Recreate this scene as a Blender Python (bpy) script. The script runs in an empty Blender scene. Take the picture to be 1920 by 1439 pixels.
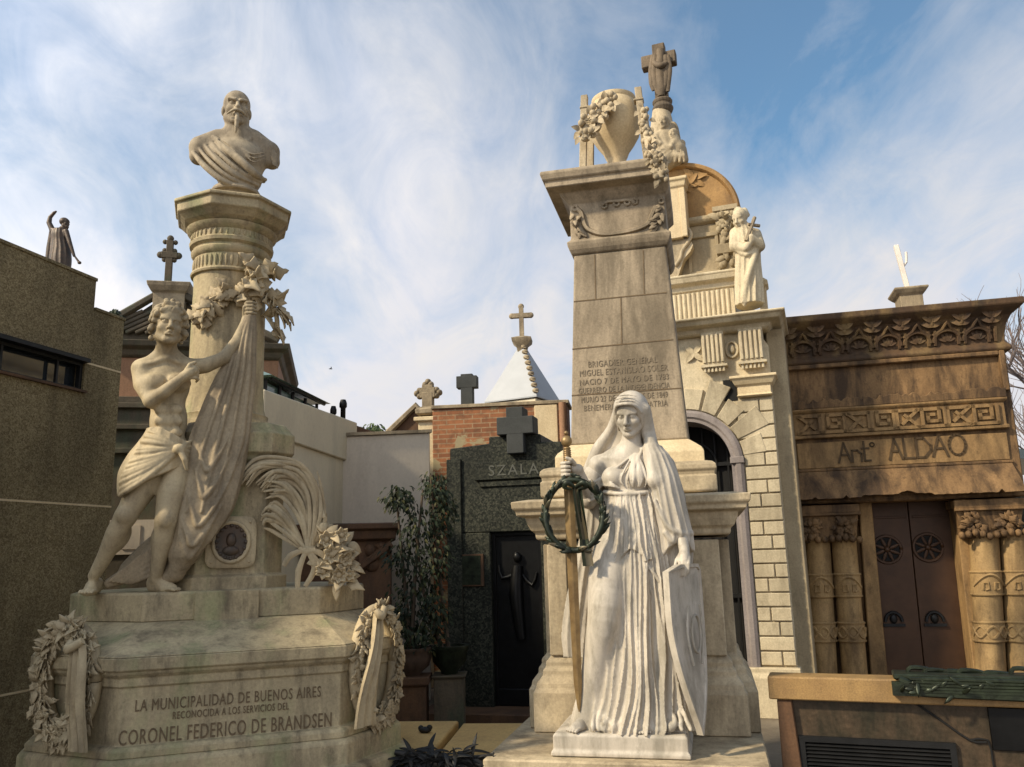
import bpy, bmesh, math, random
import numpy as np
from mathutils import Vector, Matrix

SC = bpy.context.scene
COL = SC.collection
rad = math.radians
# ------------------------------------------------------------------ camera
EYE = Vector((0.0, 0.0, 1.6))
FPX = 1546.0
PITCH, ROLL = 11.7, -1.5
RC = Matrix.Rotation(rad(90 + PITCH), 3, 'X') @ Matrix.Rotation(rad(ROLL), 3, 'Z')
cam_d = bpy.data.cameras.new('camera')
cam_d.sensor_width = 36.0
cam_d.lens = FPX * 36.0 / 1920.0
cam_d.clip_end = 5000.0
cam = bpy.data.objects.new('camera', cam_d)
COL.objects.link(cam)
cam.matrix_world = Matrix.Translation(EYE) @ RC.to_4x4()
SC.camera = cam

def ray(x, y):
    return RC @ Vector(((x - 960.0) / FPX, (719.5 - y) / FPX, -1.0))

def at(x, y, Y):
    d = ray(x, y)
    return EYE + d * (Y / d.y)

class Fr:
    """local frame of a building: u along its front, v into depth, z up"""
    def __init__(s, o, deg):
        s.o = Vector(o); s.a = rad(deg)
        s.U = Vector((math.cos(s.a), math.sin(s.a), 0)); s.V = Vector((-math.sin(s.a), math.cos(s.a), 0))
    def J(s, x, y, v):
        d = ray(x, y)
        t = ((s.o - EYE).dot(s.V) + v) / d.dot(s.V)
        p = EYE + d * t - s.o
        return Vector((p.dot(s.U), v, p.z))
    def W(s, p):
        return s.o + s.U * p[0] + s.V * p[1] + Vector((0, 0, p[2]))
    def L(s, w):
        p = Vector(w) - s.o
        return Vector((p.dot(s.U), p.dot(s.V), p.z))
    def u(s, x, y, v): return s.J(x, y, v).x
    def z(s, x, y, v): return s.J(x, y, v).z

# ------------------------------------------------------------------ objects
def tag(o, label=None, cat=None, group=None, kind=None):
    if label: o['label'] = label
    if cat: o['category'] = cat
    if group: o['group'] = group
    if kind: o['kind'] = kind
    return o

def thing(name, label, cat, fr=None, loc=None, rot=0.0, group=None):
    o = bpy.data.objects.new(name, None)
    COL.objects.link(o)
    o.empty_display_size = 0.2
    if fr is not None:
        o.location = fr.o; o.rotation_euler = (0, 0, fr.a)
    if loc is not None:
        o.location = loc; o.rotation_euler = (0, 0, rot)
    return tag(o, label, cat, group)

def link_mesh(name, me, mat, parent=None, loc=None, rotz=0.0):
    o = bpy.data.objects.new(name, me)
    COL.objects.link(o)
    if mat: me.materials.append(mat)
    if parent: o.parent = parent
    if loc is not None:
        o.location = loc; o.rotation_euler = (0, 0, rotz)
    return o

def offset_poly(poly, d):
    n = len(poly); out = []
    for i in range(n):
        p0 = Vector(poly[i - 1]); p1 = Vector(poly[i]); p2 = Vector(poly[(i + 1) % n])
        e1 = (p1 - p0).normalized(); e2 = (p2 - p1).normalized()
        n1 = Vector((e1.y, -e1.x)); n2 = Vector((e2.y, -e2.x))
        k = 1.0 + n1.dot(n2)
        out.append(p1 + (n1 + n2) * (d / max(k, 0.2)))
    return out

def rect(u0, u1, v0, v1):
    return [Vector((u0, v0)), Vector((u1, v0)), Vector((u1, v1)), Vector((u0, v1))]

def ngon(cx, cy, r, n, ph=0.0):
    return [Vector((cx + r * math.cos(ph + 2 * math.pi * i / n), cy + r * math.sin(ph + 2 * math.pi * i / n))) for i in range(n)]

class MB:
    def __init__(s):
        s.v = []; s.f = []
    def add(s, vs, fs):
        b = len(s.v)
        s.v += [tuple(p) for p in vs]
        s.f += [tuple(b + i for i in f) for f in fs]
        return s
    def box(s, u0, u1, v0, v1, z0, z1):
        P = [(u0, v0, z0), (u1, v0, z0), (u1, v1, z0), (u0, v1, z0), (u0, v0, z1), (u1, v0, z1), (u1, v1, z1), (u0, v1, z1)]
        return s.add(P, [(3, 2, 1, 0), (4, 5, 6, 7), (0, 1, 5, 4), (1, 2, 6, 5), (2, 3, 7, 6), (3, 0, 4, 7)])
    def hexa(s, P):
        return s.add(P, [(3, 2, 1, 0), (4, 5, 6, 7), (0, 1, 5, 4), (1, 2, 6, 5), (2, 3, 7, 6), (3, 0, 4, 7)])
    def loft(s, rings, cap=True, closed=True):
        n = len(rings[0]); vs = []; fs = []
        for r in rings: vs += list(r)
        for k in range(len(rings) - 1):
            for i in range(n if closed else n - 1):
                j = (i + 1) % n
                fs.append((k * n + i, k * n + j, (k + 1) * n + j, (k + 1) * n + i))
        if cap and closed:
            fs.append(tuple(range(n - 1, -1, -1)))
            fs.append(tuple((len(rings) - 1) * n + i for i in range(n)))
        return s.add(vs, fs)
    def molded(s, poly, prof):
        """poly outline (ccw) swept up a profile of (offset, z)"""
        return s.loft([[(p.x, p.y, z) for p in offset_poly(poly, o)] for o, z in prof])
    def lathe(s, c, prof, n=40, sx=1.0, sy=1.0):
        rings = [[(c[0] + sx * r * math.cos(2 * math.pi * i / n), c[1] + sy * r * math.sin(2 * math.pi * i / n), c[2] + z) for i in range(n)] for r, z in prof]
        return s.loft(rings)
    def prism(s, pts, d, axis='v', off=0.0):
        """pts in (u,z) facing -v, extruded d into depth from v=off ; axis 'u': pts in (v,z)"""
        if axis == 'v':
            a = [(p[0], off, p[1]) for p in pts]; b = [(p[0], off + d, p[1]) for p in pts]
        else:
            a = [(off, p[0], p[1]) for p in pts]; b = [(off + d, p[0], p[1]) for p in pts]
        return s.loft([a, b])
    def tube(s, pts, rs, n=8, sub=4, flat=1.0, up=None, cap=True):
        P = [Vector(p) for p in pts]
        if not hasattr(rs, '__len__'): rs = [rs] * len(P)
        if sub > 1 and len(P) > 2:
            Q = []; R = []
            for i in range(len(P) - 1):
                p0 = P[max(i - 1, 0)]; p1 = P[i]; p2 = P[i + 1]; p3 = P[min(i + 2, len(P) - 1)]
                for k in range(sub):
                    t = k / sub
                    Q.append(0.5 * ((2 * p1) + (p2 - p0) * t + (2 * p0 - 5 * p1 + 4 * p2 - p3) * t * t + (3 * p1 - p0 - 3 * p2 + p3) * t ** 3))
                    R.append(rs[i] * (1 - t) + rs[i + 1] * t)
            Q.append(P[-1]); R.append(rs[-1]); P, rs = Q, R
        rings = []; prev = None
        for i, p in enumerate(P):
            t = (P[min(i + 1, len(P) - 1)] - P[max(i - 1, 0)])
            t = t.normalized() if t.length > 1e-9 else Vector((0, 0, 1))
            ref = Vector(up) if up is not None else (prev if prev is not None else (Vector((0, 1, 0)) if abs(t.y) < 0.9 else Vector((1, 0, 0))))
            a = ref - t * ref.dot(t)
            if a.length < 1e-6: a = t.orthogonal()
            a.normalize(); b = t.cross(a); prev = a
            rings.append([p + (b * math.cos(2 * math.pi * k / n) + a * (flat * math.sin(2 * math.pi * k / n))) * rs[i] for k in range(n)])
        return s.loft(rings, cap)
    def ball(s, c, r, n=12, m=8, rot=None):
        r = Vector(r) if hasattr(r, '__len__') else Vector((r, r, r))
        c = Vector(c); rings = []
        for j in range(m + 1):
            ph = -math.pi / 2 + math.pi * (j + 0.02) / (m + 0.04)
            ring = []
            for i in range(n):
                q = Vector((r.x * math.cos(ph) * math.cos(2 * math.pi * i / n), r.y * math.cos(ph) * math.sin(2 * math.pi * i / n), r.z * math.sin(ph)))
                if rot is not None: q = rot @ q
                ring.append(c + q)
            rings.append(ring)
        return s.loft(rings)
    def leaf(s, base, d, nrm, L, W, curl=0.3, fold=0.25, n=6, tip=1.0, lobes=0):
        d = Vector(d).normalized(); nrm = Vector(nrm); nrm = (nrm - d * nrm.dot(d))
        nrm = nrm.normalized() if nrm.length > 1e-6 else d.orthogonal().normalized()
        side = d.cross(nrm); base = Vector(base); vs = []; fs = []
        for i in range(n + 1):
            t = i / n
            w = W * (math.sin(math.pi * min(1.0, t ** 0.75)) ** 0.8 * 0.98 + 0.02)
            if lobes: w *= 1.0 + 0.32 * math.cos(t * lobes * 2 * math.pi)
            c = base + d * (L * t * (1 - 0.15 * curl * t)) - nrm * (curl * L * t * t * 0.6)
            vs += [c - side * (w * 0.5) + nrm * (fold * w * 0.5), c, c + side * (w * 0.5) + nrm * (fold * w * 0.5)]
        for i in range(n):
            a = i * 3
            fs += [(a, a + 1, a + 4, a + 3), (a + 1, a + 2, a + 5, a + 4)]
        return s.add(vs, fs)
    def xf(s, M, i0=0):
        for i in range(i0, len(s.v)): s.v[i] = tuple(M @ Vector(s.v[i]))
        return s
    def build(s, name, mat, parent=None, smooth=None, bevel=0.0, solid=0.0, loc=None, rotz=0.0, seg=1):
        me = bpy.data.meshes.new(name)
        me.from_pydata(s.v, [], s.f)
        me.validate(verbose=False)
        bm = bmesh.new(); bm.from_mesh(me)
        bmesh.ops.recalc_face_normals(bm, faces=bm.faces)
        bm.to_mesh(me); bm.free()
        if smooth is not None:
            me.shade_smooth()
            if smooth < 179: me.set_sharp_from_angle(angle=rad(smooth))
        o = link_mesh(name, me, mat, parent, loc, rotz)
        if solid:
            m = o.modifiers.new('solid', 'SOLIDIFY'); m.thickness = solid; m.offset = 0
        if bevel:
            m = o.modifiers.new('bevel', 'BEVEL'); m.width = bevel; m.segments = seg; m.limit_method = 'ANGLE'; m.angle_limit = rad(28)
            m.harden_normals = False
        return o

def text(mb, body, cu, v, cz, width, height=None, depth=0.004, shear=0.0, spacing=1.0, line_slope=0.0):
    cv = bpy.data.curves.new('lettering', 'FONT')
    cv.body = body; cv.size = 1.0; cv.extrude = 0.5; cv.resolution_u = 3; cv.space_character = spacing
    o = bpy.data.objects.new('lettering', cv); COL.objects.link(o)
    dg = bpy.context.evaluated_depsgraph_get()
    me = bpy.data.meshes.new_from_object(o.evaluated_get(dg))
    P = [v_.co.copy() for v_ in me.vertices]
    F = [tuple(p.vertices) for p in me.polygons]
    bpy.data.objects.remove(o); bpy.data.curves.remove(cv); bpy.data.meshes.remove(me)
    x0 = min(p.x for p in P); x1 = max(p.x for p in P); y0 = min(p.y for p in P); y1 = max(p.y for p in P)
    sx = width / (x1 - x0); sy = (height / (y1 - y0)) if height else sx
    out = []
    for p in P:
        x = (p.x - (x0 + x1) / 2) * sx; y = (p.y - (y0 + y1) / 2) * sy
        out.append((cu + x + shear * y, v - p.z * 2 * depth + 0.0005, cz + y + line_slope * x))
    mb.add(out, F)

# ------------------------------------------------------------------ implicit sculpting
class SDF:
    def __init__(s, lo, hi, h):
        s.lo = np.array(lo, float); s.h = h
        s.n = [int(math.ceil((hi[i] - lo[i]) / h)) + 1 for i in range(3)]
        s.D = np.full(s.n, 0.5, np.float32)
        s.ax = [np.float32(lo[i]) + np.arange(s.n[i], dtype=np.float32) * np.float32(h) for i in range(3)]
    def win(s, lo, hi):
        sl = []
        for i in range(3):
            a = int(max(0, math.floor((lo[i] - s.lo[i]) / s.h))); b = int(min(s.n[i], math.ceil((hi[i] - s.lo[i]) / s.h) + 1))
            if b <= a: return None, None
            sl.append(slice(a, b))
        sl = tuple(sl)
        return sl, (s.ax[0][sl[0]][:, None, None], s.ax[1][sl[1]][None, :, None], s.ax[2][sl[2]][None, None, :])
    def merge(s, sl, d, k, cut):
        A = s.D[sl]
        if cut:
            d = -d
            h = np.maximum(k - np.abs(A - d), 0.0)
            s.D[sl] = np.maximum(A, d) + h * h * (0.25 / k)
        else:
            h = np.maximum(k - np.abs(A - d), 0.0)
            s.D[sl] = np.minimum(A, d) - h * h * (0.25 / k)
    def cap(s, a, b, ra, rb=None, k=0.012, cut=False, flat=None):
        rb = ra if rb is None else rb
        a = np.array(a, float); b = np.array(b, float); m = max(ra, rb) + 2 * k + 0.015
        sl, P = s.win(np.minimum(a, b) - m, np.maximum(a, b) + m)
        if sl is None: return s
        ba = b - a; L2 = max(float(ba @ ba), 1e-9)
        q = [P[i] - np.float32(a[i]) for i in range(3)]
        t = np.clip((q[0] * ba[0] + q[1] * ba[1] + q[2] * ba[2]) / L2, 0, 1)
        d = np.sqrt(sum((q[i] - t * np.float32(ba[i])) ** 2 for i in range(3))) - (ra + (rb - ra) * t)
        s.merge(sl, d.astype(np.float32), k, cut); return s
    def chain(s, pts, rs, k=0.012, cut=False, sub=1):
        P = [Vector(p) for p in pts]
        if not hasattr(rs, '__len__'): rs = [rs] * len(P)
        if sub > 1 and len(P) > 2:
            Q = []; R = []
            for i in range(len(P) - 1):
                p0 = P[max(i - 1, 0)]; p1 = P[i]; p2 = P[i + 1]; p3 = P[min(i + 2, len(P) - 1)]
                for j in range(sub):
                    t = j / sub
                    Q.append(0.5 * ((2 * p1) + (p2 - p0) * t + (2 * p0 - 5 * p1 + 4 * p2 - p3) * t * t + (3 * p1 - p0 - 3 * p2 + p3) * t ** 3))
                    R.append(rs[i] * (1 - t) + rs[i + 1] * t)
            Q.append(P[-1]); R.append(rs[-1]); P, rs = Q, R
        A = np.array([tuple(p) for p in P], float); m = max(rs) + 2 * k + 0.015
        sl, G = s.win(A.min(0) - m, A.max(0) + m)
        if sl is None: return s
        D2 = np.full(s.D[sl].shape, 0.5, np.float32); o = [q.start for q in sl]
        for i in range(len(P) - 1):
            a, b = A[i], A[i + 1]; lo = np.minimum(a, b) - m; hi = np.maximum(a, b) + m
            s2, G2 = s.win(lo, hi)
            if s2 is None: continue
            ba = b - a; L2 = max(float(ba @ ba), 1e-9)
            q = [G2[j] - np.float32(a[j]) for j in range(3)]
            t = np.clip((q[0] * ba[0] + q[1] * ba[1] + q[2] * ba[2]) / L2, 0, 1)
            d = np.sqrt(sum((q[j] - t * np.float32(ba[j])) ** 2 for j in range(3))) - (rs[i] + (rs[i + 1] - rs[i]) * t)
            w2 = tuple(slice(max(x.start - y, 0), x.stop - y) for x, y in zip(s2, o))
            v = D2[w2]; np.minimum(v, d[tuple(slice(0, n_) for n_ in v.shape)], out=v)
        s.merge(sl, D2, k, cut)
        return s
    def ell(s, c, r, rot=None, k=0.015, cut=False):
        c = np.array(c, float); r = np.array(r, float); m = max(r) + 2 * k + 0.01
        sl, P = s.win(c - m, c + m)
        if sl is None: return s
        q = [P[i] - np.float32(c[i]) for i in range(3)]
        if rot is not None:
            R = np.array(rot.transposed() if hasattr(rot, 'transposed') else rot)
            q = [R[i][0] * q[0] + R[i][1] * q[1] + R[i][2] * q[2] for i in range(3)]
        k0 = np.sqrt(sum((q[i] / r[i]) ** 2 for i in range(3))) + 1e-9
        k1 = np.sqrt(sum((q[i] / r[i] ** 2) ** 2 for i in range(3))) + 1e-9
        s.merge(sl, (k0 * (k0 - 1) / k1).astype(np.float32), k, cut); return s
    def box(s, c, hs, rot=None, rnd=0.01, k=0.01, cut=False):
        c = np.array(c, float); hs = np.array(hs, float); m = float(np.linalg.norm(hs)) + 2 * k + rnd
        sl, P = s.win(c - m, c + m)
        if sl is None: return s
        q = [P[i] - np.float32(c[i]) for i in range(3)]
        if rot is not None:
            R = np.array(rot.transposed())
            q = [R[i][0] * q[0] + R[i][1] * q[1] + R[i][2] * q[2] for i in range(3)]
        q = [np.abs(q[i]) - (hs[i] - rnd) for i in range(3)]
        out = np.sqrt(sum(np.maximum(x, 0) ** 2 for x in q)); ins = np.minimum(np.maximum(np.maximum(q[0], q[1]), q[2]), 0)
        s.merge(sl, (out + ins - rnd).astype(np.float32), k, cut); return s
    def field(s, fn, lo, hi, k=0.01, cut=False):
        sl, P = s.win(lo, hi)
        if sl is None: return s
        s.merge(sl, fn(*P).astype(np.float32), k, cut); return s
    def mesh(s, name, mat, parent=None, smooth_it=2, noise=0.0):
        D = s.D; n = D.shape; h = s.h
        D[0] = D[-1] = 0.5; D[:, 0] = D[:, -1] = 0.5; D[:, :, 0] = D[:, :, -1] = 0.5
        S = D < 0
        c = [S[:-1, :-1, :-1], S[1:, :-1, :-1], S[:-1, 1:, :-1], S[1:, 1:, :-1], S[:-1, :-1, 1:], S[1:, :-1, 1:], S[:-1, 1:, 1:], S[1:, 1:, 1:]]
        cnt = np.zeros(c[0].shape, np.uint8)
        for x in c: cnt += x
        I, J, K = np.nonzero((cnt > 0) & (cnt < 8))
        off = np.array([(i & 1, (i >> 1) & 1, (i >> 2) & 1) for i in range(8)])
        val = np.stack([D[I + o[0], J + o[1], K + o[2]] for o in off], 1)
        pos = np.zeros((len(I), 3)); num = np.zeros(len(I))
        for a in range(8):
            for b in range(a + 1, 8):
                if bin(a ^ b).count('1') != 1: continue
                va = val[:, a]; vb = val[:, b]; m = (va < 0) != (vb < 0)
                t = np.where(m, va / np.where(m, va - vb, 1), 0)[:, None]
                pos += np.where(m[:, None], off[a] + t * (off[b] - off[a]), 0); num += m
        pos = pos / num[:, None] + np.stack([I, J, K], 1)
        vid = np.full(cnt.shape, -1, np.int32); vid[I, J, K] = np.arange(len(I))
        quads = []
        for ax in range(3):
            a = [slice(None)] * 3; b = [slice(None)] * 3
            a[ax] = slice(0, -1); b[ax] = slice(1, None)
            ch = S[tuple(a)] != S[tuple(b)]
            E = np.array(np.nonzero(ch)).T
            o1 = (ax + 1) % 3; o2 = (ax + 2) % 3
            E = E[(E[:, o1] > 0) & (E[:, o2] > 0) & (E[:, o1] < n[o1] - 1) & (E[:, o2] < n[o2] - 1)]
            ins = S[E[:, 0], E[:, 1], E[:, 2]]
            ids = []
            for d1, d2 in ((0, 0), (1, 0), (1, 1), (0, 1)):
                F = E.copy(); F[:, o1] -= d1; F[:, o2] -= d2
                ids.append(vid[F[:, 0], F[:, 1], F[:, 2]])
            Q = np.stack(ids, 1)
            Q[~ins] = Q[~ins][:, ::-1]
            quads.append(Q)
        Q = np.concatenate(quads); Q = Q[(Q >= 0).all(1)]
        for it in range(smooth_it):
            acc = np.zeros_like(pos); cn = np.zeros(len(pos))
            for a in range(4):
                i = Q[:, a]; j = Q[:, (a + 1) % 4]
                for x in range(3):
                    acc[:, x] += np.bincount(i, pos[j, x], len(pos)); acc[:, x] += np.bincount(j, pos[i, x], len(pos))
                cn += np.bincount(i, minlength=len(pos)); cn += np.bincount(j, minlength=len(pos))
            pos = pos * 0.5 + 0.5 * acc / np.maximum(cn, 1)[:, None]
        pos = pos * h + s.lo
        me = bpy.data.meshes.new(name)
        me.vertices.add(len(pos)); me.vertices.foreach_set('co', pos.astype(np.float32).ravel())
        me.loops.add(Q.size); me.loops.foreach_set('vertex_index', Q.astype(np.int32).ravel())
        me.polygons.add(len(Q)); me.polygons.foreach_set('loop_start', np.arange(0, Q.size, 4, dtype=np.int32))
        me.update(calc_edges=True); me.validate()
        me.shade_smooth()
        return link_mesh(name, me, mat, parent)

def rotm(ax, deg): return Matrix.Rotation(rad(deg), 3, ax)
def lerp(a, b, t): return a + (b - a) * t
# ------------------------------------------------------------------ materials
def newmat(name):
    m = bpy.data.materials.new(name); m.use_nodes = True
    nt = m.node_tree; nt.nodes.clear()
    out = nt.nodes.new('ShaderNodeOutputMaterial'); bs = nt.nodes.new('ShaderNodeBsdfPrincipled')
    nt.links.new(bs.outputs[0], out.inputs[0])
    tc = nt.nodes.new('ShaderNodeTexCoord')
    return m, nt, bs, tc

def nz(nt, vec, scale, detail=4, rough=0.6, map_scale=None, dist=0.0):
    if map_scale:
        mp = nt.nodes.new('ShaderNodeMapping'); mp.inputs['Scale'].default_value = map_scale
        nt.links.new(vec, mp.inputs[0]); vec = mp.outputs[0]
    n = nt.nodes.new('ShaderNodeTexNoise'); n.inputs['Scale'].default_value = scale
    n.inputs['Detail'].default_value = detail; n.inputs['Roughness'].default_value = rough; n.inputs['Distortion'].default_value = dist
    nt.links.new(vec, n.inputs['Vector'])
    return n.outputs['Fac']

def ramp(nt, fac, stops):
    r = nt.nodes.new('ShaderNodeValToRGB'); e = r.color_ramp.elements
    while len(e) < len(stops): e.new(0.5)
    for i, (p, c) in enumerate(stops):
        e[i].position = p; e[i].color = (c, c, c, 1) if not hasattr(c, '__len__') else (*c, 1)
    nt.links.new(fac, r.inputs[0]); return r.outputs[0]

def mix(nt, fac, a, b, mode='MIX'):
    m = nt.nodes.new('ShaderNodeMix'); m.data_type = 'RGBA'; m.blend_type = mode
    for sock, val in ((m.inputs[0], fac), (m.inputs[6], a), (m.inputs[7], b)):
        if hasattr(val, 'is_output'): nt.links.new(val, sock)
        elif hasattr(val, '__len__'): sock.default_value = (*val, 1)
        else: sock.default_value = val
    return m.outputs[2]

def bump(nt, bs, h, strength, dist=0.01, prev=None):
    b = nt.nodes.new('ShaderNodeBump'); b.inputs['Strength'].default_value = strength; b.inputs['Distance'].default_value = dist
    nt.links.new(h, b.inputs['Height'])
    if prev: nt.links.new(prev, b.inputs['Normal'])
    nt.links.new(b.outputs[0], bs.inputs['Normal']); return b.outputs[0]

def isl(nt, col, amt, alt=None):
    gm = nt.nodes.new('ShaderNodeNewGeometry')
    r = gm.outputs['Random Per Island']
    if alt: col = mix(nt, ramp(nt, r, [(0.80, 0.0), (0.97, 0.85)]), col, alt)
    return mix(nt, 1.0, col, ramp(nt, r, [(0.0, 1.0 - amt), (1.0, 1.0)]), 'MULTIPLY')

def stone(name, c1, c2, scale=3.0, stain=None, stain_amt=0.5, streak=1.0, moss=None, moss_amt=0.0, bmp=0.25, rough=0.75, grain=60, grain_amt=0.25, lo=0.5, island=0.0):
    m, nt, bs, tc = newmat(name); V = tc.outputs['Object']
    col = mix(nt, ramp(nt, nz(nt, V, scale, 6, 0.62), [(0.35, 0.0), (0.65, 1.0)]), c1, c2)
    if stain:
        f = ramp(nt, nz(nt, V, 2.2 * streak, 7, 0.65, (1.6, 1.6, 0.35), 0.4), [(lo - 0.04, 0.0), (lo + 0.18, stain_amt)])
        col = mix(nt, f, col, stain)
        f = ramp(nt, nz(nt, V, 17, 5, 0.7, (1.0, 1.0, 0.5)), [(0.52, 0.0), (0.72, stain_amt * 0.7)])
        col = mix(nt, f, col, stain)
    if moss:
        f = ramp(nt, nz(nt, V, 2.6, 6, 0.6, (1.4, 1.4, 0.6)), [(0.5, 0.0), (0.68, moss_amt)])
        col = mix(nt, f, col, moss)
    if island: col = isl(nt, col, island)
    g = nz(nt, V, grain, 4, 0.7)
    col = mix(nt, grain_amt, col, ramp(nt, g, [(0.3, 0.25), (0.7, 0.95)]), 'OVERLAY')
    nt.links.new(col, bs.inputs['Base Color'])
    bs.inputs['Roughness'].default_value = rough
    bs.inputs['Specular IOR Level'].default_value = 0.3
    b1 = bump(nt, bs, nz(nt, V, grain * 0.35, 6, 0.7), bmp, 0.012)
    bump(nt, bs, g, bmp * 0.6, 0.004, b1)
    return m

def granite(name, cols, scale=55, rough=0.6, bmp=0.05, warm=None):
    m, nt, bs, tc = newmat(name); V = tc.outputs['Object']
    vo = nt.nodes.new('ShaderNodeTexVoronoi'); vo.inputs['Scale'].default_value = scale; vo.inputs['Randomness'].default_value = 1.0
    nt.links.new(V, vo.inputs['Vector'])
    sep = nt.nodes.new('ShaderNodeSeparateColor'); nt.links.new(vo.outputs['Color'], sep.inputs[0])
    n = len(cols)
    col = ramp(nt, sep.outputs[0], [(i / (n - 0.4), c) for i, c in enumerate(cols)])
    nt.nodes[-1].color_ramp.interpolation = 'CONSTANT' if False else 'LINEAR'
    g = nz(nt, V, scale * 1.7, 3, 0.7)
    col = mix(nt, 0.55, col, ramp(nt, g, [(0.35, 0.12), (0.65, 0.9)]), 'OVERLAY')
    l = nz(nt, V, 1.1, 5, 0.6)
    col = mix(nt, 0.35, col, ramp(nt, l, [(0.35, 0.3), (0.65, 0.7)]), 'OVERLAY')
    st = ramp(nt, nz(nt, V, 1.7, 7, 0.65, (1.3, 1.3, 0.3), 0.5), [(0.46, 0.0), (0.72, 0.7)])
    col = mix(nt, st, col, tuple(x * 0.35 for x in cols[1]))
    st = ramp(nt, nz(nt, V, 3.1, 6, 0.7), [(0.55, 0.0), (0.75, 0.35)])
    col = mix(nt, st, col, cols[-1])
    nt.links.new(col, bs.inputs['Base Color']); bs.inputs['Roughness'].default_value = rough
    bs.inputs['Specular IOR Level'].default_value = 0.18
    bump(nt, bs, g, bmp, 0.004)
    return m

def plain(name, c1, c2=None, rough=0.6, metal=0.0, scale=8, bmp=0.1, spec=0.4, grain=40, island=0.0, alt=None):
    m, nt, bs, tc = newmat(name); V = tc.outputs['Object']
    c2 = c2 or tuple(x * 0.7 for x in c1)
    col = mix(nt, ramp(nt, nz(nt, V, scale, 5, 0.65), [(0.35, 0.0), (0.68, 1.0)]), c1, c2)
    if island: col = isl(nt, col, island, alt)
    nt.links.new(col, bs.inputs['Base Color']); bs.inputs['Roughness'].default_value = rough; bs.inputs['Metallic'].default_value = metal
    bs.inputs['Specular IOR Level'].default_value = spec
    if bmp: bump(nt, bs, nz(nt, V, grain, 4, 0.6), bmp, 0.006)
    return m

def brickmat(name):
    m, nt, bs, tc = newmat(name)
    sx = nt.nodes.new('ShaderNodeSeparateXYZ'); nt.links.new(tc.outputs['Object'], sx.inputs[0])
    ad = nt.nodes.new('ShaderNodeMath'); ad.operation = 'ADD'; nt.links.new(sx.outputs[0], ad.inputs[0]); nt.links.new(sx.outputs[1], ad.inputs[1])
    cb = nt.nodes.new('ShaderNodeCombineXYZ'); nt.links.new(ad.outputs[0], cb.inputs[0]); nt.links.new(sx.outputs[2], cb.inputs[1])
    b = nt.nodes.new('ShaderNodeTexBrick'); nt.links.new(cb.outputs[0], b.inputs['Vector'])
    b.inputs['Scale'].default_value = 1.0; b.inputs['Brick Width'].default_value = 0.23; b.inputs['Row Height'].default_value = 0.062
    b.inputs['Mortar Size'].default_value = 0.008; b.inputs['Mortar Smooth'].default_value = 0.3; b.inputs['Bias'].default_value = 0.0
    b.inputs['Color1'].default_value = (0.30, 0.115, 0.045, 1); b.inputs['Color2'].default_value = (0.19, 0.07, 0.03, 1); b.inputs['Mortar'].default_value = (0.30, 0.20, 0.11, 1)
    V = tc.outputs['Object']
    col = mix(nt, ramp(nt, nz(nt, V, 9, 6, 0.7), [(0.45, 0.0), (0.7, 0.8)]), b.outputs['Color'], (0.10, 0.05, 0.025))
    p = ramp(nt, nz(nt, V, 2.4, 5, 0.6, None, 0.6), [(0.55, 0.0), (0.585, 1.0)])
    col = mix(nt, p, col, mix(nt, nz(nt, V, 12, 4), (0.34, 0.27, 0.14), (0.24, 0.2, 0.12)))
    nt.links.new(col, bs.inputs['Base Color']); bs.inputs['Roughness'].default_value = 0.9
    b1 = bump(nt, bs, b.outputs['Fac'], -0.6, 0.01)
    bump(nt, bs, nz(nt, V, 30, 5, 0.7), 0.4, 0.01, b1)
    return m

M = {}
M['left_stone'] = stone('left_monument_stone', (0.43, 0.345, 0.205), (0.32, 0.255, 0.15), 2.4, (0.085, 0.066, 0.042), 0.8, 1.3, (0.20, 0.23, 0.10), 0.6, bmp=0.35, lo=0.50)
M['left_dark'] = stone('left_pale_statue', (0.46, 0.37, 0.225), (0.34, 0.265, 0.16), 3.5, (0.09, 0.068, 0.04), 0.7, 1.2, bmp=0.1, rough=0.65, grain=80, grain_amt=0.15)
M['bust'] = stone('bust_stone', (0.41, 0.335, 0.225), (0.29, 0.235, 0.16), 3.0, (0.08, 0.06, 0.042), 0.75, 1.3, bmp=0.1, grain=80, grain_amt=0.15)
M['obelisk'] = stone('obelisk_stone', (0.37, 0.295, 0.20), (0.27, 0.212, 0.142), 2.6, (0.10, 0.078, 0.05), 0.8, 1.2, bmp=0.22, grain=70, lo=0.46)
M['pedestal'] = stone('pedestal_stone', (0.48, 0.39, 0.255), (0.36, 0.285, 0.18), 2.2, (0.11, 0.085, 0.052), 0.7, 1.0, bmp=0.2, lo=0.48)
M['urn'] = stone('urn_stone', (0.60, 0.48, 0.30), (0.50, 0.39, 0.23), 2.0, (0.25, 0.18, 0.10), 0.3, 1.0, bmp=0.1)
M['marble'] = stone('white_marble', (0.53, 0.47, 0.385), (0.43, 0.375, 0.295), 3.0, (0.18, 0.16, 0.12), 0.68, 2.2, bmp=0.12, lo=0.47, rough=0.5, grain=90, grain_amt=0.08)
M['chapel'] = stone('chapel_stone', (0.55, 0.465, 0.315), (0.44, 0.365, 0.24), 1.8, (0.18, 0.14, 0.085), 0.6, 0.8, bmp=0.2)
M['chapel_blocks'] = stone('chapel_block_stone', (0.55, 0.465, 0.315), (0.44, 0.365, 0.24), 1.8, (0.18, 0.14, 0.085), 0.6, 0.8, bmp=0.3, island=0.28)
M['column_gold'] = stone('column_sandstone', (0.34, 0.225, 0.10), (0.25, 0.16, 0.068), 2.2, (0.07, 0.042, 0.02), 0.75, 1.2, bmp=0.3)
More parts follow.
